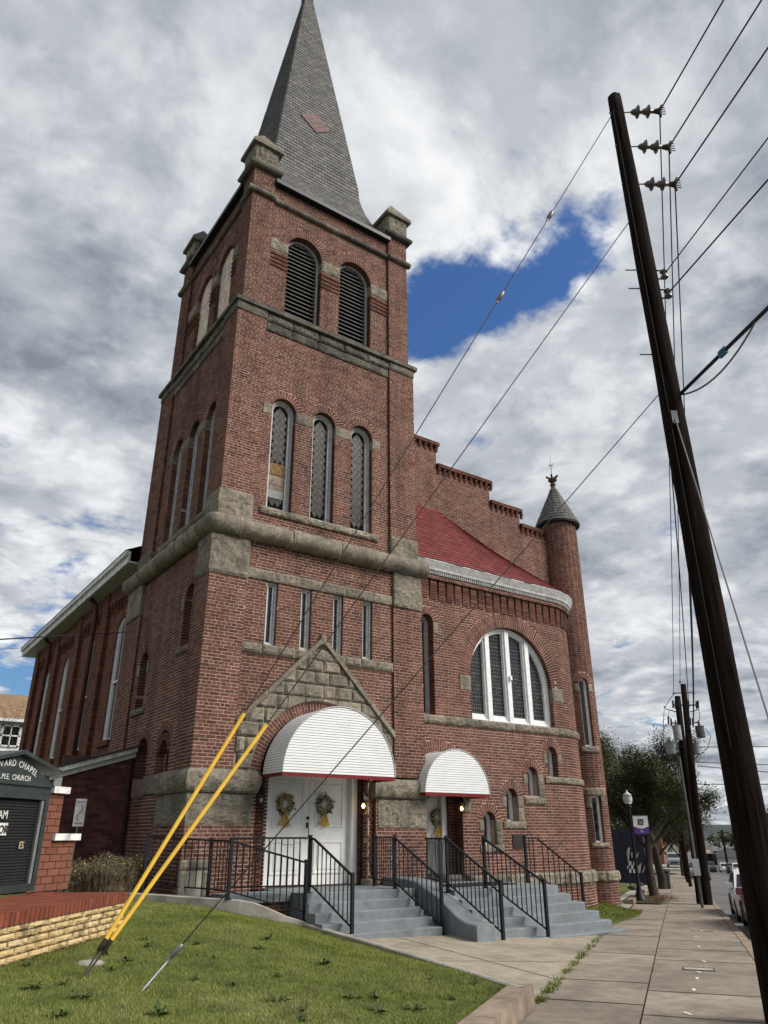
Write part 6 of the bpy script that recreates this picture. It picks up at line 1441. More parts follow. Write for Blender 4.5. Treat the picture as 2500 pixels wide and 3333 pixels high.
# conduit/guy running down from the bracket to the right
gB = atd(*Dp(1700, 1680), 5.5); wire('service_drop', [P0, P0 + (gB - P0) * 1.25], .008, 'grey service cable running down past the near pole to the right', 'wire_grey', 'cable')

# ---- twin poles down the street with transformers
P2 = onStreet(2305, 2945); P2b = P2 + np.array([.62 * SD[0] + .12 * SN[0], .62 * SD[1] + .12 * SN[1], 0])
z2t = hgt(P2, *c8(760, 228)); up2 = thing('utility_pole', P2, 'taller of the twin dark utility poles with crossarms by the pavement edge', 'utility pole'); up3 = thing('utility_pole', P2b, 'shorter twin utility pole carrying grey transformers beside its taller neighbour', 'utility pole')
lean = lambda P, px, py, d=None: atd(px, py, d or (CAM_R.T @ (P - CAM_C))[2])
d2 = (CAM_R.T @ (P2 - CAM_C))[2]
def at2(x, y, dd=0.0):
    r = ray(*c8(x, y)); t = (math.hypot(P2[0] - CAM_C[0], P2[1] - CAM_C[1]) + dd) / math.hypot(r[0], r[1]); return CAM_C + t * r
mb = MB(); mb.tube([P2 - (0, 0, .3), at2(830, 900), at2(760, 228)], [.155, .125, .10], 14); mb.build('pole_shaft', 'pole_wood', up2, True)
mb = MB(); b3 = onStreet(*c8(872, 1500)); mb.tube([at2(868, 1530, .5) , at2(775, 760, .5), at2(727, 298, .5)], [.15, .13, .105], 14); mb.build('pole_shaft', 'pole_wood', up3, True)
def armbar(parent, a, b, r, dd=0.0, m_='rust', name='crossarm'):
    mb = MB(); mb.bar(at2(*a, dd), at2(*b, dd), r, r); return mb.build(name, m_, parent)
armbar(up2, (705, 280), (822, 276), .05, m_='frame_paint'); armbar(up2, (705, 350), (850, 350), .045); armbar(up3, (655, 372), (732, 392), .03, .5); armbar(up2, (800, 390), (850, 375), .03); armbar(up3, (690, 455), (740, 455), .04, .5); armbar(up2, (820, 455), (850, 450), .04)
for (x, y, h, par) in ((704, 283, 14, up2), (822, 283, 14, up2), (742, 214, 18, up2), (653, 362, 12, up3)):
    p = at2(x, y + h / 2); q = at2(x, y - h / 2); mb = MB(); mb.tube([p, p * .6 + q * .4, p * .5 + q * .5, p * .4 + q * .6, q], [.02, .03, .07, .03, .02], 8); mb.build('insulator', 'porcelain', par, True)
for (x, y, par) in ((699, 345, up2), (713, 350, up2), (735, 340, up2), (790, 345, up2), (836, 350, up2), (846, 345, up2), (672, 440, up3), (688, 450, up3), (800, 445, up2), (815, 450, up2)):
    p, q = at2(x, y - 22), at2(x + 3, y + 22); mb = MB(); mb.tube([p, q], .032, 8); mb.build('fuse_cutout', 'porcelain', par, True)
def transformer(x0, x1, y0, y1, m_, par, dd, nm='transformer'):
    a, b = at2((x0 + x1) / 2, y0, dd), at2((x0 + x1) / 2, y1, dd); L = np.linalg.norm(at2(x0, y0, dd) - at2(x1, y0, dd)); r = L / 2; mb = MB(); zc_ = np.array([0, 0, 1.0]); H_ = np.linalg.norm(a - b) * 1.0
    base = np.array([(a[0] + b[0]) / 2, (a[1] + b[1]) / 2, b[2]]); mb.lathe(base, [(r * .88, 0), (r * .95, .02), (r * .95, H_ * .93), (r * 1.05, H_ * .94), (r * 1.05, H_ * .98), (r * .8, H_)], 20); o = mb.build(nm, m_, par)
    m = MB(); t = base + np.array([0, 0, H_]); m.tube([t, t + (0, 0, .08), t + (0, 0, .2)], [.04, .05, .02], 8); m.build('bushing', 'porcelain', o)
transformer(700, 752, 468, 555, 'tx_grey', up3, -.35); transformer(832, 888, 472, 540, 'tx_dark', up2, .1); transformer(657, 718, 568, 636, 'tx_grey', up3, .3); transformer(812, 866, 570, 638, 'tx_grey', up2, .7); transformer(730, 770, 575, 645, 'tx_dark', up3, .8)
for pts in ([(650, 370), (645, 450), (645, 600)], [(850, 365), (858, 420), (848, 465)], [(888, 485), (922, 530), (905, 600), (860, 640)], [(672, 640), (700, 660), (760, 680)], [(680, 380), (672, 410), (700, 450)], [(716, 555), (700, 590), (740, 640), (790, 660)], [(704, 285), (652, 362)]):
    mb = MB(); mb.tube([at2(*p) for p in pts], .011, 5); mb.build('jumper_wire', 'wire', up2)
mp_ = onStreet(2287, 2956); mb = MB(); conduit = thing('conduit', mp_, 'slender grey metal conduit with a meter box beside the twin poles', 'conduit'); q = np.array([*mp_[:2], hgt(mp_, *c8(800, 650))])
mb.tube([mp_ - (0, 0, .1), q], .045, 8); mb.build('pipe', 'tx_dark', conduit); 
bx0 = np.array([*mp_[:2], hgt(mp_, *c8(858, 1296))]); mb = MB(); mb.obox(bx0 - np.array([SD[0], SD[1], 0]) * .08, rdir * .11, np.array([SD[0], SD[1], 0]) * .06, (0, 0, .24)); mb.build('meter_box', 'tx_grey', conduit)
gp = onStreet(*c8(855, 1490)); mb = MB(); mb.tube([gp, at2(812, 1090)], .03, 6); tag(mb.build('guard_tube', 'tx_dark'), 'thin dark guard tube leaning by the twin poles', 'tube')
# long lines between the near pole and the twin poles
far = [at2(742, 205), at2(704, 276), at2(822, 276), at2(782, 420), at2(800, 500), at2(818, 480)]
for i in range(3): wire('power_line', [clamps[i], far[[1, 0, 2][i]]], .010, ('top', 'middle', 'lowest')[i] + ' of three long power lines from the near pole insulators to the twin poles', cat='power line', sag=.25)
for i, (px, py) in enumerate(((1395, 620), (1440, 905))):
    wire('telephone_cable', [pole_pt(*Dp(px, py), .1), far[4 + i]], (.012, .022)[i], ('thin', 'thick black')[i] + ' communication cable from the near pole to the twin poles', cat='cable', sag=.4)
for (x0, y0, y1, k, nm) in ((845, 595, 592, 5, 'upper'), (842, 683, 700, 6, 'second'), (842, 705, 745, 7, 'third'), (845, 812, 812, 8, 'lowest')):
    A = at2(x0, y0); B = at2(1300, y1); wire('cross_street_line', [A, A + (B - A) * 2.5], .014, nm + ' thin line crossing the street from the twin poles', cat='power line')
wire('cross_street_line', [at2(760, 590), at2(480, 680, 4)], .010, 'thin line running from the transformers into the tree', cat='power line')
# ---- guy wires
def guy(px_a, za_, P_att, label, yellow=None, knobs=(), eye=None):
    A = onLawn(*px_a); g_ = thing('guy_wire', A, label, 'guy wire'); B = P_att; d = (B - A) / np.linalg.norm(B - A); L = np.linalg.norm(B - A)
    e = eye if eye else .55; mb = MB(); mb.tube([A - d * .2, A + d * e], .010, 8); mb.build('anchor_rod', 'rust' if yellow else 'galv', g_, True)
    mb = MB(); P0 = A + d * e; mb.tube([P0 - d * .04, P0, P0 + d * .05, P0 + d * .10, P0 + d * .13], [.010, .021, .024, .021, .010], 10); mb.build('anchor_eye', 'rust' if yellow else 'galv', g_, True)
    mb = MB(); mb.tube([P0 + d * .08, B], .0068, 6); mb.build('wire_strand', 'rust', g_)
    if yellow: mb = MB(); mb.tube([A + d * yellow[0], A + d * yellow[1]], .020, 12); mb.build('yellow_guard', 'yellow_plastic', g_, True)
    for k in knobs: mb = MB(); c = A + d * L * k; mb.tube([c - d * .12, c - d * .08, c, c + d * .08, c + d * .12], [.012, .03, .036, .03, .012], 8); mb.build('strain_insulator', 'porcelain', g_, True)
    return A
gt1 = pole_pt(*Dp(1300, 262), -.1); gt2 = pole_pt(*Dp(1338, 487), -.1); gt3 = pole_pt(*Dp(1405, 857), -.12)
def find(A, B, px, py):          # parameter along the line A->B that projects nearest the pixel
    ts = np.linspace(0, 1, 2000); P = A[None] + (B - A)[None] * ts[:, None]; q = proj(P)[:, :2]; return ts[np.argmin(np.hypot(q[:, 0] - px, q[:, 1] - py))]
A1 = onLawn(268, 3182); L1 = np.linalg.norm(gt1 - A1)
guy((268, 3182), .2, gt1, 'guy wire with yellow guard from the pole top to the lawn by the planter', (find(A1, gt1, *Dp(222, 2045)) * L1, find(A1, gt1, *Dp(531, 1543)) * L1), (find(A1, gt1, *Dp(1186, 464)), find(A1, gt1, *Dp(1079, 640))), eye=find(A1, gt1, 325, 3090) * L1)
A2 = onLawn(276, 3180); L2 = np.linalg.norm(gt2 - A2)
guy((276, 3180), .2, gt2, 'guy wire with yellow guard from below the insulators to the lawn by the planter', (find(A2, gt2, *Dp(230, 2055)) * L2, find(A2, gt2, *Dp(573, 1563)) * L2), (), eye=find(A2, gt2, 335, 3090) * L2)
A3 = onLawn(462, 3225); L3 = np.linalg.norm(gt3 - A3)
guy((462, 3225), .2, gt3, 'bare steel guy wire from low on the pole to an eye rod in the lawn', None, (), eye=find(A3, gt3, 535, 3095) * L3)
mb = MB(); P = onLawn(290, 3135); mb.lathe(P - (0, 0, .03), [(.16, 0), (.15, .03), (.10, .05), (.03, .052)], 9); tag(mb.build('stone', 'concrete_grey'), 'flat pale stone lying in the grass by the yellow guards', 'stone')
# wires at the left
wa = onX(405, 2058, .1); wb = onY(0, 2081, -2.0); wire('service_line', [wa, wa + (wb - wa) * 2.2], .012, 'black overhead cable reaching the church from beyond the sign', cat='cable'); wb2 = onY(0, 2113, 6.0); wa2 = onX(95, 2108, .2); wire('service_line', [wa2, wa2 + (wb2 - wa2) * 2], .006, 'thin overhead wire under the black cable by the nave eave', cat='cable')
# ================================================================== street furniture, trees, cars, background
LPb = onStreet(2085, 2935); lamp = thing('street_lamp', LPb, 'black street lamp with white acorn globe and hanging banner', 'street lamp'); lt = hgt(LPb, *c8(430, 850)); H_ = lt - LPb[2]
mb = MB(); mb.lathe(LPb - (0, 0, .1), [(.24, 0), (.24, .16), (.19, .22), (.15, .35), (.12, .40), (.085, .55), (.06, .7), (.05, H_ * .8), (.075, H_ * .815), (.05, H_ * .83), (.11, H_ * .87), (.12, H_ * .885)], 14); mb.build('lamp_post', 'black_metal', lamp, True)
mb = MB(); mb.lathe(LPb + (0, 0, H_ * .875), [(.11, 0), (.16, .08), (.175, .2), (.15, .30), (.165, .31), (.11, .37), (.05, .40), (.03, .44), (.035, .47), (.0, .50)], 16); mb.build('globe', 'lamp_glass', lamp, True)
zb1, zb2 = hgt(LPb, *c8(495, 993)), hgt(LPb, *c8(500, 1105)); bd_ = rdir; bw = .56; B0 = np.array([LPb[0], LPb[1], 0]) + bd_ * .10
for z in (zb1, zb2): mb = MB(); mb.bar(np.array([LPb[0], LPb[1], z]), B0 + bd_ * bw + (0, 0, z), .022); mb.build('banner_arm', 'black_metal', lamp)
ban = thing('banner', B0 + (0, 0, zb2), 'white banner with purple chevron foot and black emblem on the lamp post', 'banner'); bm = pmap(B0, bd_, -np.array([SD[0], SD[1], 0]))
def bpoly(pts, d, m_, nm): mb = MB(); poly_prism(mb, bm, [(u * bw, zb2 + (zb1 - zb2) * v) for u, v in pts], d, d - .004); mb.build(nm, m_, ban)
bpoly([(0, 0), (1, 0), (1, 1), (0, 1)], 0, 'far_white', 'cloth'); bpoly([(0, 0), (1, 0), (1, .42), (.5, .28), (0, .42)], .006, 'purple', 'chevron'); bpoly([(.30, .50), (.68, .50), (.70, .80), (.32, .80)], .006, 'sign_board', 'emblem')
bpoly([(.36, .68), (.64, .68), (.64, .70), (.36, .70)], .011, 'far_white', 'emblem_mark'); bpoly([(.36, .55), (.5, .63), (.64, .57), (.62, .55), (.5, .60), (.4, .54)], .011, 'far_white', 'emblem_mark'); bpoly([(.46, .17), (.54, .17), (.52, .22), (.48, .22)], .011, 'far_white', 'crown_mark'); bpoly([(.38, .12), (.62, .12), (.62, .14), (.38, .14)], .011, 'far_white', 'crown_mark')
# kerb stones by the lamp
for (pa, lb) in ((c8(478, 1512), 'pale kerb block on the pavement edge before the street lamp'), (c8(540, 1450), 'second kerb block behind the lamp by the tree pit')):
    P = onStreet(*pa); s0, t0 = to_st(P[0], P[1]); mb = MB(); q = [(s0 - .9, t0 - .02), (s0 + .9, t0 - .02), (s0 + .9, t0 + .2), (s0 - .9, t0 + .2)]; mb.hexa([stP(*c, -.1) for c in q] + [stP(*c, .17) for c in q]); tag(mb.build('kerb_block', 'kerb_brown'), lb, 'kerb')
yard = grid_st('yard', np.arange(25.6, 60, 1.5), np.array([1.62, 3, 5, 8, 12, 18]), lambda s, t: zs(s) + .03 + .01 * (t - 1.62), 'concrete_grey')
lawn2 = grid_st('far_lawn', np.arange(33, 62, 1.5), np.array([2.4, 4, 6, 9, 16]), lambda s, t: zs(s) + .10 + .04 * (t - 2.4), 'soil_lawn')
pit = grid_st('tree_pit', np.arange(29.5, 37, .5), np.array([.75, 1.2, 1.8, 2.3]), lambda s, t: zs(s) + .035, 'soil')
n = 1600; ss = rng.normal(33.2, 1.7, n); tt = rng.normal(.95, .33, n); xx, yy = st_xy(ss, tt); a = rng.uniform(0, 6.28, n); r_ = rng.uniform(.015, .04, n); z = zs(ss) + .045 + rng.uniform(0, .04, n)
V = np.stack([np.stack([xx + r_ * np.cos(a + k), yy + r_ * np.sin(a + k), z + rng.uniform(-.01, .012, n)], -1) for k in (0, 1.3, 3.1, 4.4)], 1).reshape(-1, 3)
o = link(bpy.data.objects.new('leaf_litter', mesh_np('leaf_litter', V, np.arange(4 * n).reshape(-1, 4), 'dry_leaf'))); tag(o, 'brown dead leaves scattered round the street tree trunk', 'leaves', kind='stuff')
# trees
def tree(P, height, spread, label, seed, trunk_r=.16, nleaf=9000, fork=.32, leaf=.06, sparse=1.0, lean_=(0, 0), group=None, flat=.62):
    rr = random.Random(seed); t = thing('tree', P, label, 'tree', group); mb = MB(); tips = []; P = np.array(P, float)
    def branch(p, d, L, r, lev):
        n_ = 4; pts = [p]; rad = [r]; q = p.copy(); dd = d.copy()
        for i in range(n_):
            dd = dd + np.array([rr.gauss(0, .13), rr.gauss(0, .13), rr.gauss(.03, .07)]); dd /= np.linalg.norm(dd); q = q + dd * L / n_; pts.append(q.copy()); rad.append(max(.006, r * (1 - .45 * (i + 1) / n_)))
        mb.tube(pts, rad, 9 if lev == 0 else (6 if lev < 2 else 4))
        if lev >= 2: tips.extend([(pts[k], lev) for k in (2, 3, 4)])
        if lev < 4:
            for k in range(rr.choice((2, 3, 3)) if lev else 5):
                a = rr.uniform(0, 6.28); e = rr.uniform(.15, .95) if lev else rr.uniform(.45, 1.0); nd = dd * .45 + np.array([math.cos(a) * spread * (1.0 if lev else 1.1), math.sin(a) * spread * (1.0 if lev else 1.1), e]); nd /= np.linalg.norm(nd); st_ = pts[rr.choice((2, 3, 4))] if lev else pts[rr.choice((3, 4, 4))]
                branch(st_, nd, L * rr.uniform(.58, .85) if lev else height * .33, rad[-1] * rr.uniform(.55, .75), lev + 1)
    branch(P - np.array([0, 0, .2]), np.array([lean_[0], lean_[1], 1.0]), height * fork + .2, trunk_r, 0); mb.build('trunk', 'bark', t, True)
    T = np.array([q for q, l in tips]); lv = np.array([l for q, l in tips]); top = T[:, 2].max(); scale = height / max(.1, (top - P[2])); 
    idx = rng.integers(0, len(T), nleaf); C_ = T[idx] + rng.normal(0, .22 * sparse, (nleaf, 3)); a = rng.uniform(0, 6.28, nleaf); e = rng.uniform(-1, 1, nleaf); s_ = leaf * rng.uniform(.6, 1.4, nleaf)
    U_ = np.stack([np.cos(a), np.sin(a), e * .7], -1) * s_[:, None]; W_ = np.stack([-np.sin(a), np.cos(a), rng.uniform(-.8, .8, nleaf)], -1) * s_[:, None] * .42
    V = np.stack([C_ - U_, C_ + W_, C_ + U_, C_ - W_], 1).reshape(-1, 3); clump = np.array([noise.noise(Vector(c * .9)) for c in C_])
    link(bpy.data.objects.new('crown', mesh_np('crown', V, np.arange(4 * nleaf).reshape(-1, 4), 'leaf', np.clip(.45 + .5 * clump + rng.uniform(-.25, .25, nleaf), 0, 1))), t); return t
T1 = onStreet(2135, 2923); tree(T1, hgt(T1, *c8(430, 540)) - T1[2], 1.05, 'broad evergreen street tree rising behind the lamp and banner', 3, .21, 60000, .40, .048)
T2 = onStreet(2158, 2893); tree(T2, 7.2, .95, 'second street tree on the pavement behind the banner tree', 5, .26, 36000, .40, .06)
for i, (s0, t0, h, lb) in enumerate(((60, 1.2, 7.5, 'third street tree farther down the pavement'), (74, 1.5, 8.0, 'fourth street tree near the parked grey car'), (50, 8.5, 9.0, 'tall tree behind the dark mural wall'), (38, 6.0, 7.0, 'tree standing between the church turret and the mural wall'), (90, -.2, 8.0, 'street tree overhanging the road beyond the twin poles'), (44, 4.5, 7.5, 'dark tree over the far lawn by the mural'))):
    tree(stP(s0, t0), h, 1.0, lb, 11 + i, .2, 16000, .3, .085, 1.3)
for i, (s0, t0, h, lb) in enumerate(((120, -12.5, 9, 'far tree across the street'), (150, 2, 10, 'distant tree at the end of the pavement'), (170, 8, 11, 'distant tree beyond the mural building'))):
    tree(stP(s0, t0), h, 1.0, lb, 31 + i, .25, 5000, .3, .2, 1.6)
for i, (s0, t0, h) in enumerate(((185, -12, 9), (200, 4, 9), (215, 14, 10), (230, -14, 8), (240, -2, 8), (250, 24, 11), (140, 12, 9), (110, 6, 8))):
    tree(stP(s0, t0), h, 1.1, ('bushy far tree left of the road end', 'bushy far tree right of the road end', 'rounded far tree behind the pavement trees', 'low far tree past the white house', 'far tree closing the street view', 'tall far tree behind the mural roof', 'far tree beside the silver car', 'shade tree by the end of the far lawn')[i], 61 + i, .25, 3500, .22, .30, 1.8)
tree(np.array([*atd(-70, 2500, 40)[:2], .5]), 9.5, .9, 'bare branched tree at the edge behind the white house', 41, .16, 250, .3, .03)
# mural wall
MW = stP(45, 6.5); mural = thing('mural_building', MW, 'dark navy building wall with white painted shapes behind the street tree', 'building'); A_, B_ = stP(52, 1.9), stP(50, 13)
mm = pmap((A_[0], A_[1], 0), (B_ - A_)[:2].tolist() + [0] if False else ((B_[0] - A_[0]) / np.linalg.norm((B_ - A_)[:2]), (B_[1] - A_[1]) / np.linalg.norm((B_ - A_)[:2]), 0), (-SD[0], -SD[1], 0)); zg = float(zs(51)) + .05; WL = np.linalg.norm((B_ - A_)[:2])
mb = MB(); mb.hexa([mm(0, zg - .4, -5), mm(WL, zg - .4, -5), mm(WL, zg - .4, 0), mm(0, zg - .4, 0), mm(0, zg + 3.2, -5), mm(WL, zg + 3.2, -5), mm(WL, zg + 3.2, 0), mm(0, zg + 3.2, 0)]); mb.build('wall', 'mural_navy', mural)
mN = np.array([-SD[0], -SD[1], 0]); mA = np.array([A_[0], A_[1], 0]); mU = (B_ - A_) * np.array([1, 1, 0]); mU /= np.linalg.norm(mU); mNn = np.array([mU[1], -mU[0], 0])
def mpx(x, y):
    x, y = 2000 + x / 4.88, 2700 + y / 4.88; r = ray(x, y); t_ = ((mA - CAM_C) @ mNn) / (r @ mNn); P_ = CAM_C + t_ * r; return (P_ - mA) @ mU, P_[2]
for pts in ([(195, 360), (215, 290), (250, 285), (240, 400), (225, 560), (205, 570)], [(262, 370), (285, 360), (288, 440), (270, 440)], [(330, 430), (385, 350), (375, 420), (345, 480)], [(515, 425), (540, 470), (455, 690), (435, 690), (525, 470), (508, 432)], [(360, 600), (430, 520), (410, 690), (365, 690)], [(515, 660), (550, 650), (585, 655), (585, 705), (515, 712)]):
    mb = MB(); poly_prism(mb, mm, [mpx(*q) for q in pts], .02, .0); mb.build('painted_shape', 'concrete_grey', mural)
for i in range(4):
    for j in range(6):
        if (i + j) % 2: q = [mpx(203 + i * 32 + a_ * 32, 690 - j * 62 - b_ * 62 * .98) for a_, b_ in ((0, 0), (1, 0), (1, 1), (0, 1))]; mb = MB(); poly_prism(mb, mm, q, .03, .005); (mb.build('painted_square', 'far_white', mural) if j < 3 else None)
for (x, y, lb) in ((2060, 2900, 'black sandbag lying on the yard behind the street lamp'), (2083, 2886, 'black rubble sack standing behind the lamp base')):
    P = onStreet(x, y); mb = MB(); mb.lathe(P, [(.2, 0), (.26, .06), (.24, .16), (.12, .22), (.04, .23)], 9); tag(mb.build('sandbag', 'bin', None, True), lb, 'sandbag')
P = onStreet(2053, 2890); mb = MB(); mb.tube([P, P + (0, 0, 1.6)], .03, 6); tag(mb.build('signpost', 'black_metal'), 'thin bare black signpost standing beside the sandbags', 'post')
# bin, small posts, box
P = onStreet(2168, 2893); bn = thing('litter_bin', P, 'black litter bin on the pavement beside the second street tree', 'bin'); mb = MB(); mb.lathe(P, [(.24, 0), (.27, .1), (.29, .8), (.31, .82)], 14); mb.build('body', 'bin', bn); mb = MB(); mb.lathe(P + (0, 0, .82), [(.33, 0), (.33, .05), (.22, .13), (.1, .15)], 14); mb.build('lid', 'bin', bn)
P3 = onStreet(2248, 2886); mb = MB(); u3 = thing('utility_pole', P3, 'slim dark pole on the kerb beyond the twin poles', 'utility pole'); mb.tube([P3, P3 + (0, 0, 3.0)], [.10, .09], 10); mb.build('pole_shaft', 'pole_wood', u3, True)
for i, s0 in enumerate((62, 72, 84)):
    P = stP(s0, -.4); t = thing('utility_pole', P, ('first', 'second', 'third')[i] + ' distant dark pole in the row along the kerb past the slim pole', 'utility pole'); mb = MB(); mb.tube([P, P + (0, 0, 3.4)], [.13, .11], 8); mb.build('pole_shaft', 'pole_wood', t, True)
P = onStreet(2372, 2836); t = thing('utility_pole', P, 'distant utility pole by the dark-roofed house across the street', 'utility pole'); h_ = hgt(P, 2356, 2701) - P[2]; mb = MB(); mb.tube([P, P + (0, 0, h_)], [.2, .16], 8); mb.build('pole_shaft', 'pole_wood', t, True); mb = MB(); mb.bar(P + (0, 0, h_ * .94) - rdir * .8, P + (0, 0, h_ * .94) + rdir * .8, .12); mb.build('crossarm', 'pole_wood', t)
# cars
def car(P, ang, paint, label, L=4.6, Wd=1.8, H=1.45, suv=False, group=None, scale=.95):
    t = thing('car', P, label, 'car', group); c, s_ = math.cos(ang), math.sin(ang); L *= scale; Wd *= scale; H *= scale
    def W(x, y, z): return (P[0] + c * x - s_ * y, P[1] + s_ * x + c * y, P[2] + z)
    hb = H * (.62 if not suv else .60); prof = [(-.5, .34), (-.495, .52), (-.47, .60), (-.30, .64), (-.2, .645), (.28, .645), (.42, .60), (.485, .50), (.5, .36), (.48, .18), (.40, .14), (-.40, .14), (-.48, .18)]
    if suv: prof = [(x, z * 1.03) for x, z in prof]
    xs = [(.0, .93), (.12, 1.0), (.5, 1.0), (.88, 1.0), (1.0, .93)]; V = []; F = []; k = len(prof)
    for (f_, sc) in xs:
        for (x, z) in prof: V.append(W(x * L * (.985 if f_ in (0, 1) else 1), (f_ - .5) * Wd, (.42 + (z - .42) * sc) * H))
    for i in range(len(xs) - 1):
        for j in range(k): F.append((i * k + j, i * k + (j + 1) % k, (i + 1) * k + (j + 1) % k, (i + 1) * k + j))
    F += [tuple(range(k)), tuple((len(xs) - 1) * k + j for j in range(k))]; mb = MB(); mb.add(V, F); body = mb.build('body', paint, t, True)
    cab = [(-.36 if not suv else -.16 - .0, .63), (-.20 if not suv else -.02, .955), (.10, 1.0), (.30 if not suv else .40, .965), (.44 if not suv else .485, .64)]; cab = [(-.27, .63), (-.12, .95), (.06, 1.0), (.26, .97), (.42, .63)] if not suv else [(-.25, .64), (-.12, .95), (.08, 1.0), (.40, .97), (.48, .64)]
    V = []; F = []; k = len(cab)
    for sg in (-1, 1):
        for (x, z) in cab: V.append(W(x * L, sg * Wd * (.47 - .30 * max(0, z - .63) * .6), z * H))
    F = [(j, j + 1, k + j + 1, k + j) for j in range(k - 1)] + [tuple(range(k)), tuple(range(2 * k - 1, k - 1, -1))]; mb = MB(); mb.add(V, F); mb.build('cabin', paint, t)
    g = MB(); e = .006
    def q(pts): g.add(pts, [tuple(range(len(pts)))])
    (x0, z0), (x1, z1) = cab[0], cab[1]; ww = lambda z: Wd * (.47 - .30 * max(0, z - .63) * .6) - .07
    dz_ = z1 - z0; q([W((x0 + .1 * (x1 - x0)) * L - e * 3, -ww(z0), (z0 + .1 * dz_) * H + e), W((x0 + .1 * (x1 - x0)) * L - e * 3, ww(z0), (z0 + .1 * dz_) * H + e), W((x0 + .9 * (x1 - x0)) * L - e * 3, ww(z1), (z0 + .9 * dz_) * H + e), W((x0 + .9 * (x1 - x0)) * L - e * 3, -ww(z1), (z0 + .9 * dz_) * H + e)])
    (x0, z0), (x1, z1) = cab[-1], cab[-2]; dz_ = z1 - z0; q([W((x0 + .12 * (x1 - x0)) * L + e * 3, -ww(z0), (z0 + .12 * dz_) * H + e), W((x0 + .12 * (x1 - x0)) * L + e * 3, ww(z0), (z0 + .12 * dz_) * H + e), W((x0 + .9 * (x1 - x0)) * L + e * 3, ww(z1), (z0 + .9 * dz_) * H + e), W((x0 + .9 * (x1 - x0)) * L + e * 3, -ww(z1), (z0 + .9 * dz_) * H + e)]); g.build('windscreen', 'glass_dark', t)
    for sg in (-1, 1):
        for (a, b) in ((-.20, .05), (.07, .30)):
            g = MB(); y = lambda z: sg * (Wd * (.47 - .30 * max(0, z - .63) * .6) + .008); xa = -.09 if a < 0 else a; xb = b if b < .2 else (.22 if not suv else .32); g.add([W(a * L, y(.67), .67 * H), W(b * L, y(.67), .67 * H), W(xb * L, y(.93), .93 * H), W(xa * L, y(.93), .93 * H)], [(0, 1, 2, 3)]); g.build('side_window', 'glass_dark', t)
        for x in (-.31, .31):
            m = MB(); cx_, cy_c = x * L, sg * (Wd / 2 - .09); r = .225 * H; V = []
            for yy_ in (-.11, .105):
                for j in range(18): a = 2 * math.pi * j / 18; V.append(W(cx_ + r * math.cos(a), cy_c + sg * yy_, r + r * math.sin(a)))
            m.add(V, [(j, (j + 1) % 18, 18 + (j + 1) % 18, 18 + j) for j in range(18)] + [tuple(range(18)), tuple(range(18, 36))]); wh = m.build('wheel', 'tyre', t)
            m = MB(); m.add([W(cx_ + r * .66 * math.cos(2 * math.pi * j / 14), cy_c + sg * .118, r + r * .66 * math.sin(2 * math.pi * j / 14)) for j in range(14)], [tuple(range(14))]); m.build('rim', 'chrome', wh)
        m = MB(); m.obox(W(-.20 * L, sg * (Wd * .5 + .07), .70 * H), np.array([c, s_, 0]) * .06, np.array([-s_, c, 0]) * .1, (0, 0, .07)); m.build('mirror', paint, t)
        m = MB(); m.obox(W(-.480 * L, sg * Wd * .36, .50 * H), np.array([c, s_, 0]) * .06, np.array([-s_, c, 0]) * Wd * .105, (0, 0, .05 * H)); m.build('headlight', 'headlight', t); m = MB(); m.obox(W(.475 * L, sg * Wd * .38, .54 * H), np.array([c, s_, 0]) * .05, np.array([-s_, c, 0]) * Wd * .09, (0, 0, .05 * H)); m.build('tail_light', 'tail', t)
    m = MB(); m.obox(W(-.497 * L, 0, .34 * H), np.array([c, s_, 0]) * .02, np.array([-s_, c, 0]) * Wd * .26, (0, 0, .075 * H)); m.build('grille', 'far_dark', t)
    return t
SA = math.radians(35.03)
def carst(s0, t0, *a, **k): P = stP(s0, t0, -.13); return car(P, SA + (math.pi if k.pop('rev', False) else 0), *a, **k)
carst(21.0, -2.05, 'car_red', 'dark red car parked at the kerb behind the near pole', scale=.86)
carst(25.7, -2.05, 'car_white', 'white sedan parked at the kerb next to the red car', scale=.86)
def carpx(px, py, paint, label, **k):
    P = onStreet(px, py, -.13); s0, t0 = to_st(P[0], P[1]); return carst(s0 + 2.2, t0, paint, label, **k)
carpx(2280, 2866, 'car_silver', 'silver crossover parked at the kerb by the twin poles', suv=True, H=1.62)
carpx(2315, 2840, 'car_black', 'black crossover driving up the road past the silver crossover', suv=True, H=1.66)
carpx(2366, 2840, 'car_white', 'white car seen from behind farthest along the opposite kerb', rev=True); carpx(2392, 2844, 'car_black', 'black car parked on the opposite kerb between two white cars', rev=True); carpx(2414, 2851, 'car_white', 'white car parked closest along the opposite kerb', rev=True)
P = atd(2198, 2822, 88); P[2] = hgt(P, 2198, 2822); car(P, SA, 'car_silver', 'silver car parked above the end of the pavement', suv=True, H=1.65)
pad = grid_st('driveway', np.arange(98, 116, 3.0), np.array([-.3, 2, 5]), lambda q, t: 0 * q + P[2] - .02, 'concrete_grey')
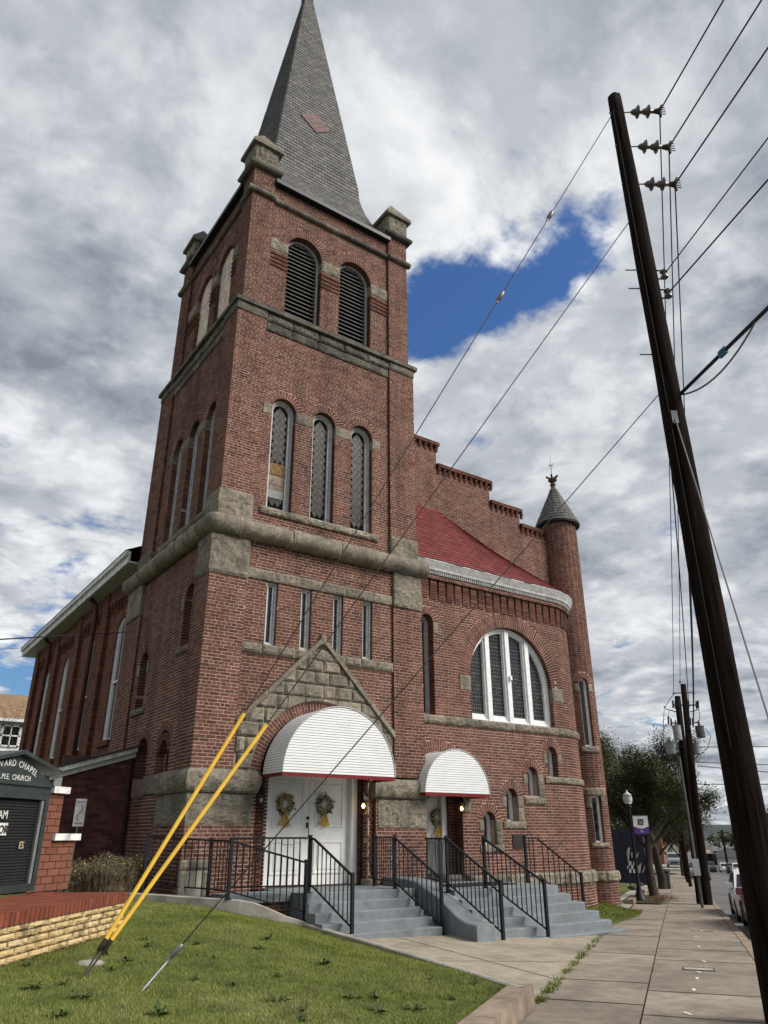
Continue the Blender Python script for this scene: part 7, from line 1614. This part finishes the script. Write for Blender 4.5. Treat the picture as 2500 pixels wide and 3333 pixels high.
# person walking far down the pavement is too small to read; far buildings
def block(name, s0, s1, t0, t1, h, m_, label, roof=None, win=0):
    b = thing(name, stP((s0 + s1) / 2, (t0 + t1) / 2), label, 'building'); z0 = float(zs((s0 + s1) / 2)) - .5; mb = MB(); q = [(s0, t0), (s1, t0), (s1, t1), (s0, t1)]; mb.hexa([np.array([*st_xy(*c), z0]) for c in q] + [np.array([*st_xy(*c), z0 + h]) for c in q]); w = mb.build('wall', m_, b)
    if roof:
        mb = MB(); e = .6; tm_ = (t0 + t1) / 2; q = [(s0 - e, t0 - e), (s1 + e, t0 - e), (s1 + e, t1 + e), (s0 - e, t1 + e)]; V = [np.array([*st_xy(*c), z0 + h]) for c in q] + [np.array([*st_xy((s0 * .7 + s1 * .3), tm_), z0 + h + roof]), np.array([*st_xy((s0 * .3 + s1 * .7), tm_), z0 + h + roof])]; mb.add(V, [(0, 1, 5, 4), (1, 2, 5), (2, 3, 4, 5), (3, 0, 4), (0, 1, 2, 3)]); mb.build('roof', 'far_dark', b)
    for i in range(win):
        tt_ = t0 + (t1 - t0) * (i + .5) / win
        for zz in np.arange(z0 + 1.5, z0 + h - 1.2, 3.0): mb = MB(); q = [(s0 - .05, tt_ - .6), (s0 - .05, tt_ + .6)]; mb.add([np.array([*st_xy(*q[0]), zz]), np.array([*st_xy(*q[1]), zz]), np.array([*st_xy(*q[1]), zz + 1.6]), np.array([*st_xy(*q[0]), zz + 1.6])], [(0, 1, 2, 3)]); mb.build('window', 'glass_dark', b)
def tpx(px, s0):
    lo, hi = -120.0, 120.0
    for _ in range(60):
        m = (lo + hi) / 2
        if proj(stP(s0, m))[0] > px: lo = m
        else: hi = m
    return (lo + hi) / 2
def bpx(name, s0, d, pa, pb, py_top, m_, label, roof_py=None, win=0):
    t0, t1 = tpx(pb, s0), tpx(pa, s0); P_ = stP(s0, (t0 + t1) / 2); h = hgt(P_, (pa + pb) / 2, py_top) - (float(zs(s0 + d / 2)) - .5)
    block(name, s0, s0 + d, t0, t1, h, m_, label, (hgt(P_, (pa + pb) / 2, roof_py) - hgt(P_, (pa + pb) / 2, py_top)) if roof_py else None, win)
bpx('house', 150, 11, 2334, 2440, 2790, 'far_white', 'low white house with dark hipped roof across the street', 2760)
bpx('brick_building', 140, 8, 2296, 2333, 2778, 'far_brick', 'low orange brick building under the tree across the street', None, 3)
bpx('white_building', 210, 20, 2328, 2402, 2742, 'far_white', 'distant white commercial building behind the dark hipped roof', None, 5)
bpx('brick_building', 270, 30, 2360, 2490, 2728, 'far_brick', 'distant red brick mill building below the hill', 2712, 8)
block('brick_building', 190, 230, 3, 30, 6, 'far_brick', 'distant brick building at the end of the pavement', None, 5)
# hills
V = []; F = []; k = 60
for i in range(k + 1):
    a = -900 + 1800 * i / k; h = 16 + 7 * noise.noise(Vector((a * .006, 2, 0))) + 3 * noise.noise(Vector((a * .03, 5, 0)))
    for (s0, hh) in ((1000, -6), (1250, h * .9), (1500, h), (1900, -6)): V.append((*st_xy(s0, a), hh))
for i in range(k):
    for j in range(3): F.append((i * 4 + j, i * 4 + j + 1, i * 4 + j + 5, i * 4 + j + 4))
mb = MB(); mb.add(V, F); o = mb.build('hills', 'hill_green', None, True); o['kind'] = 'structure'
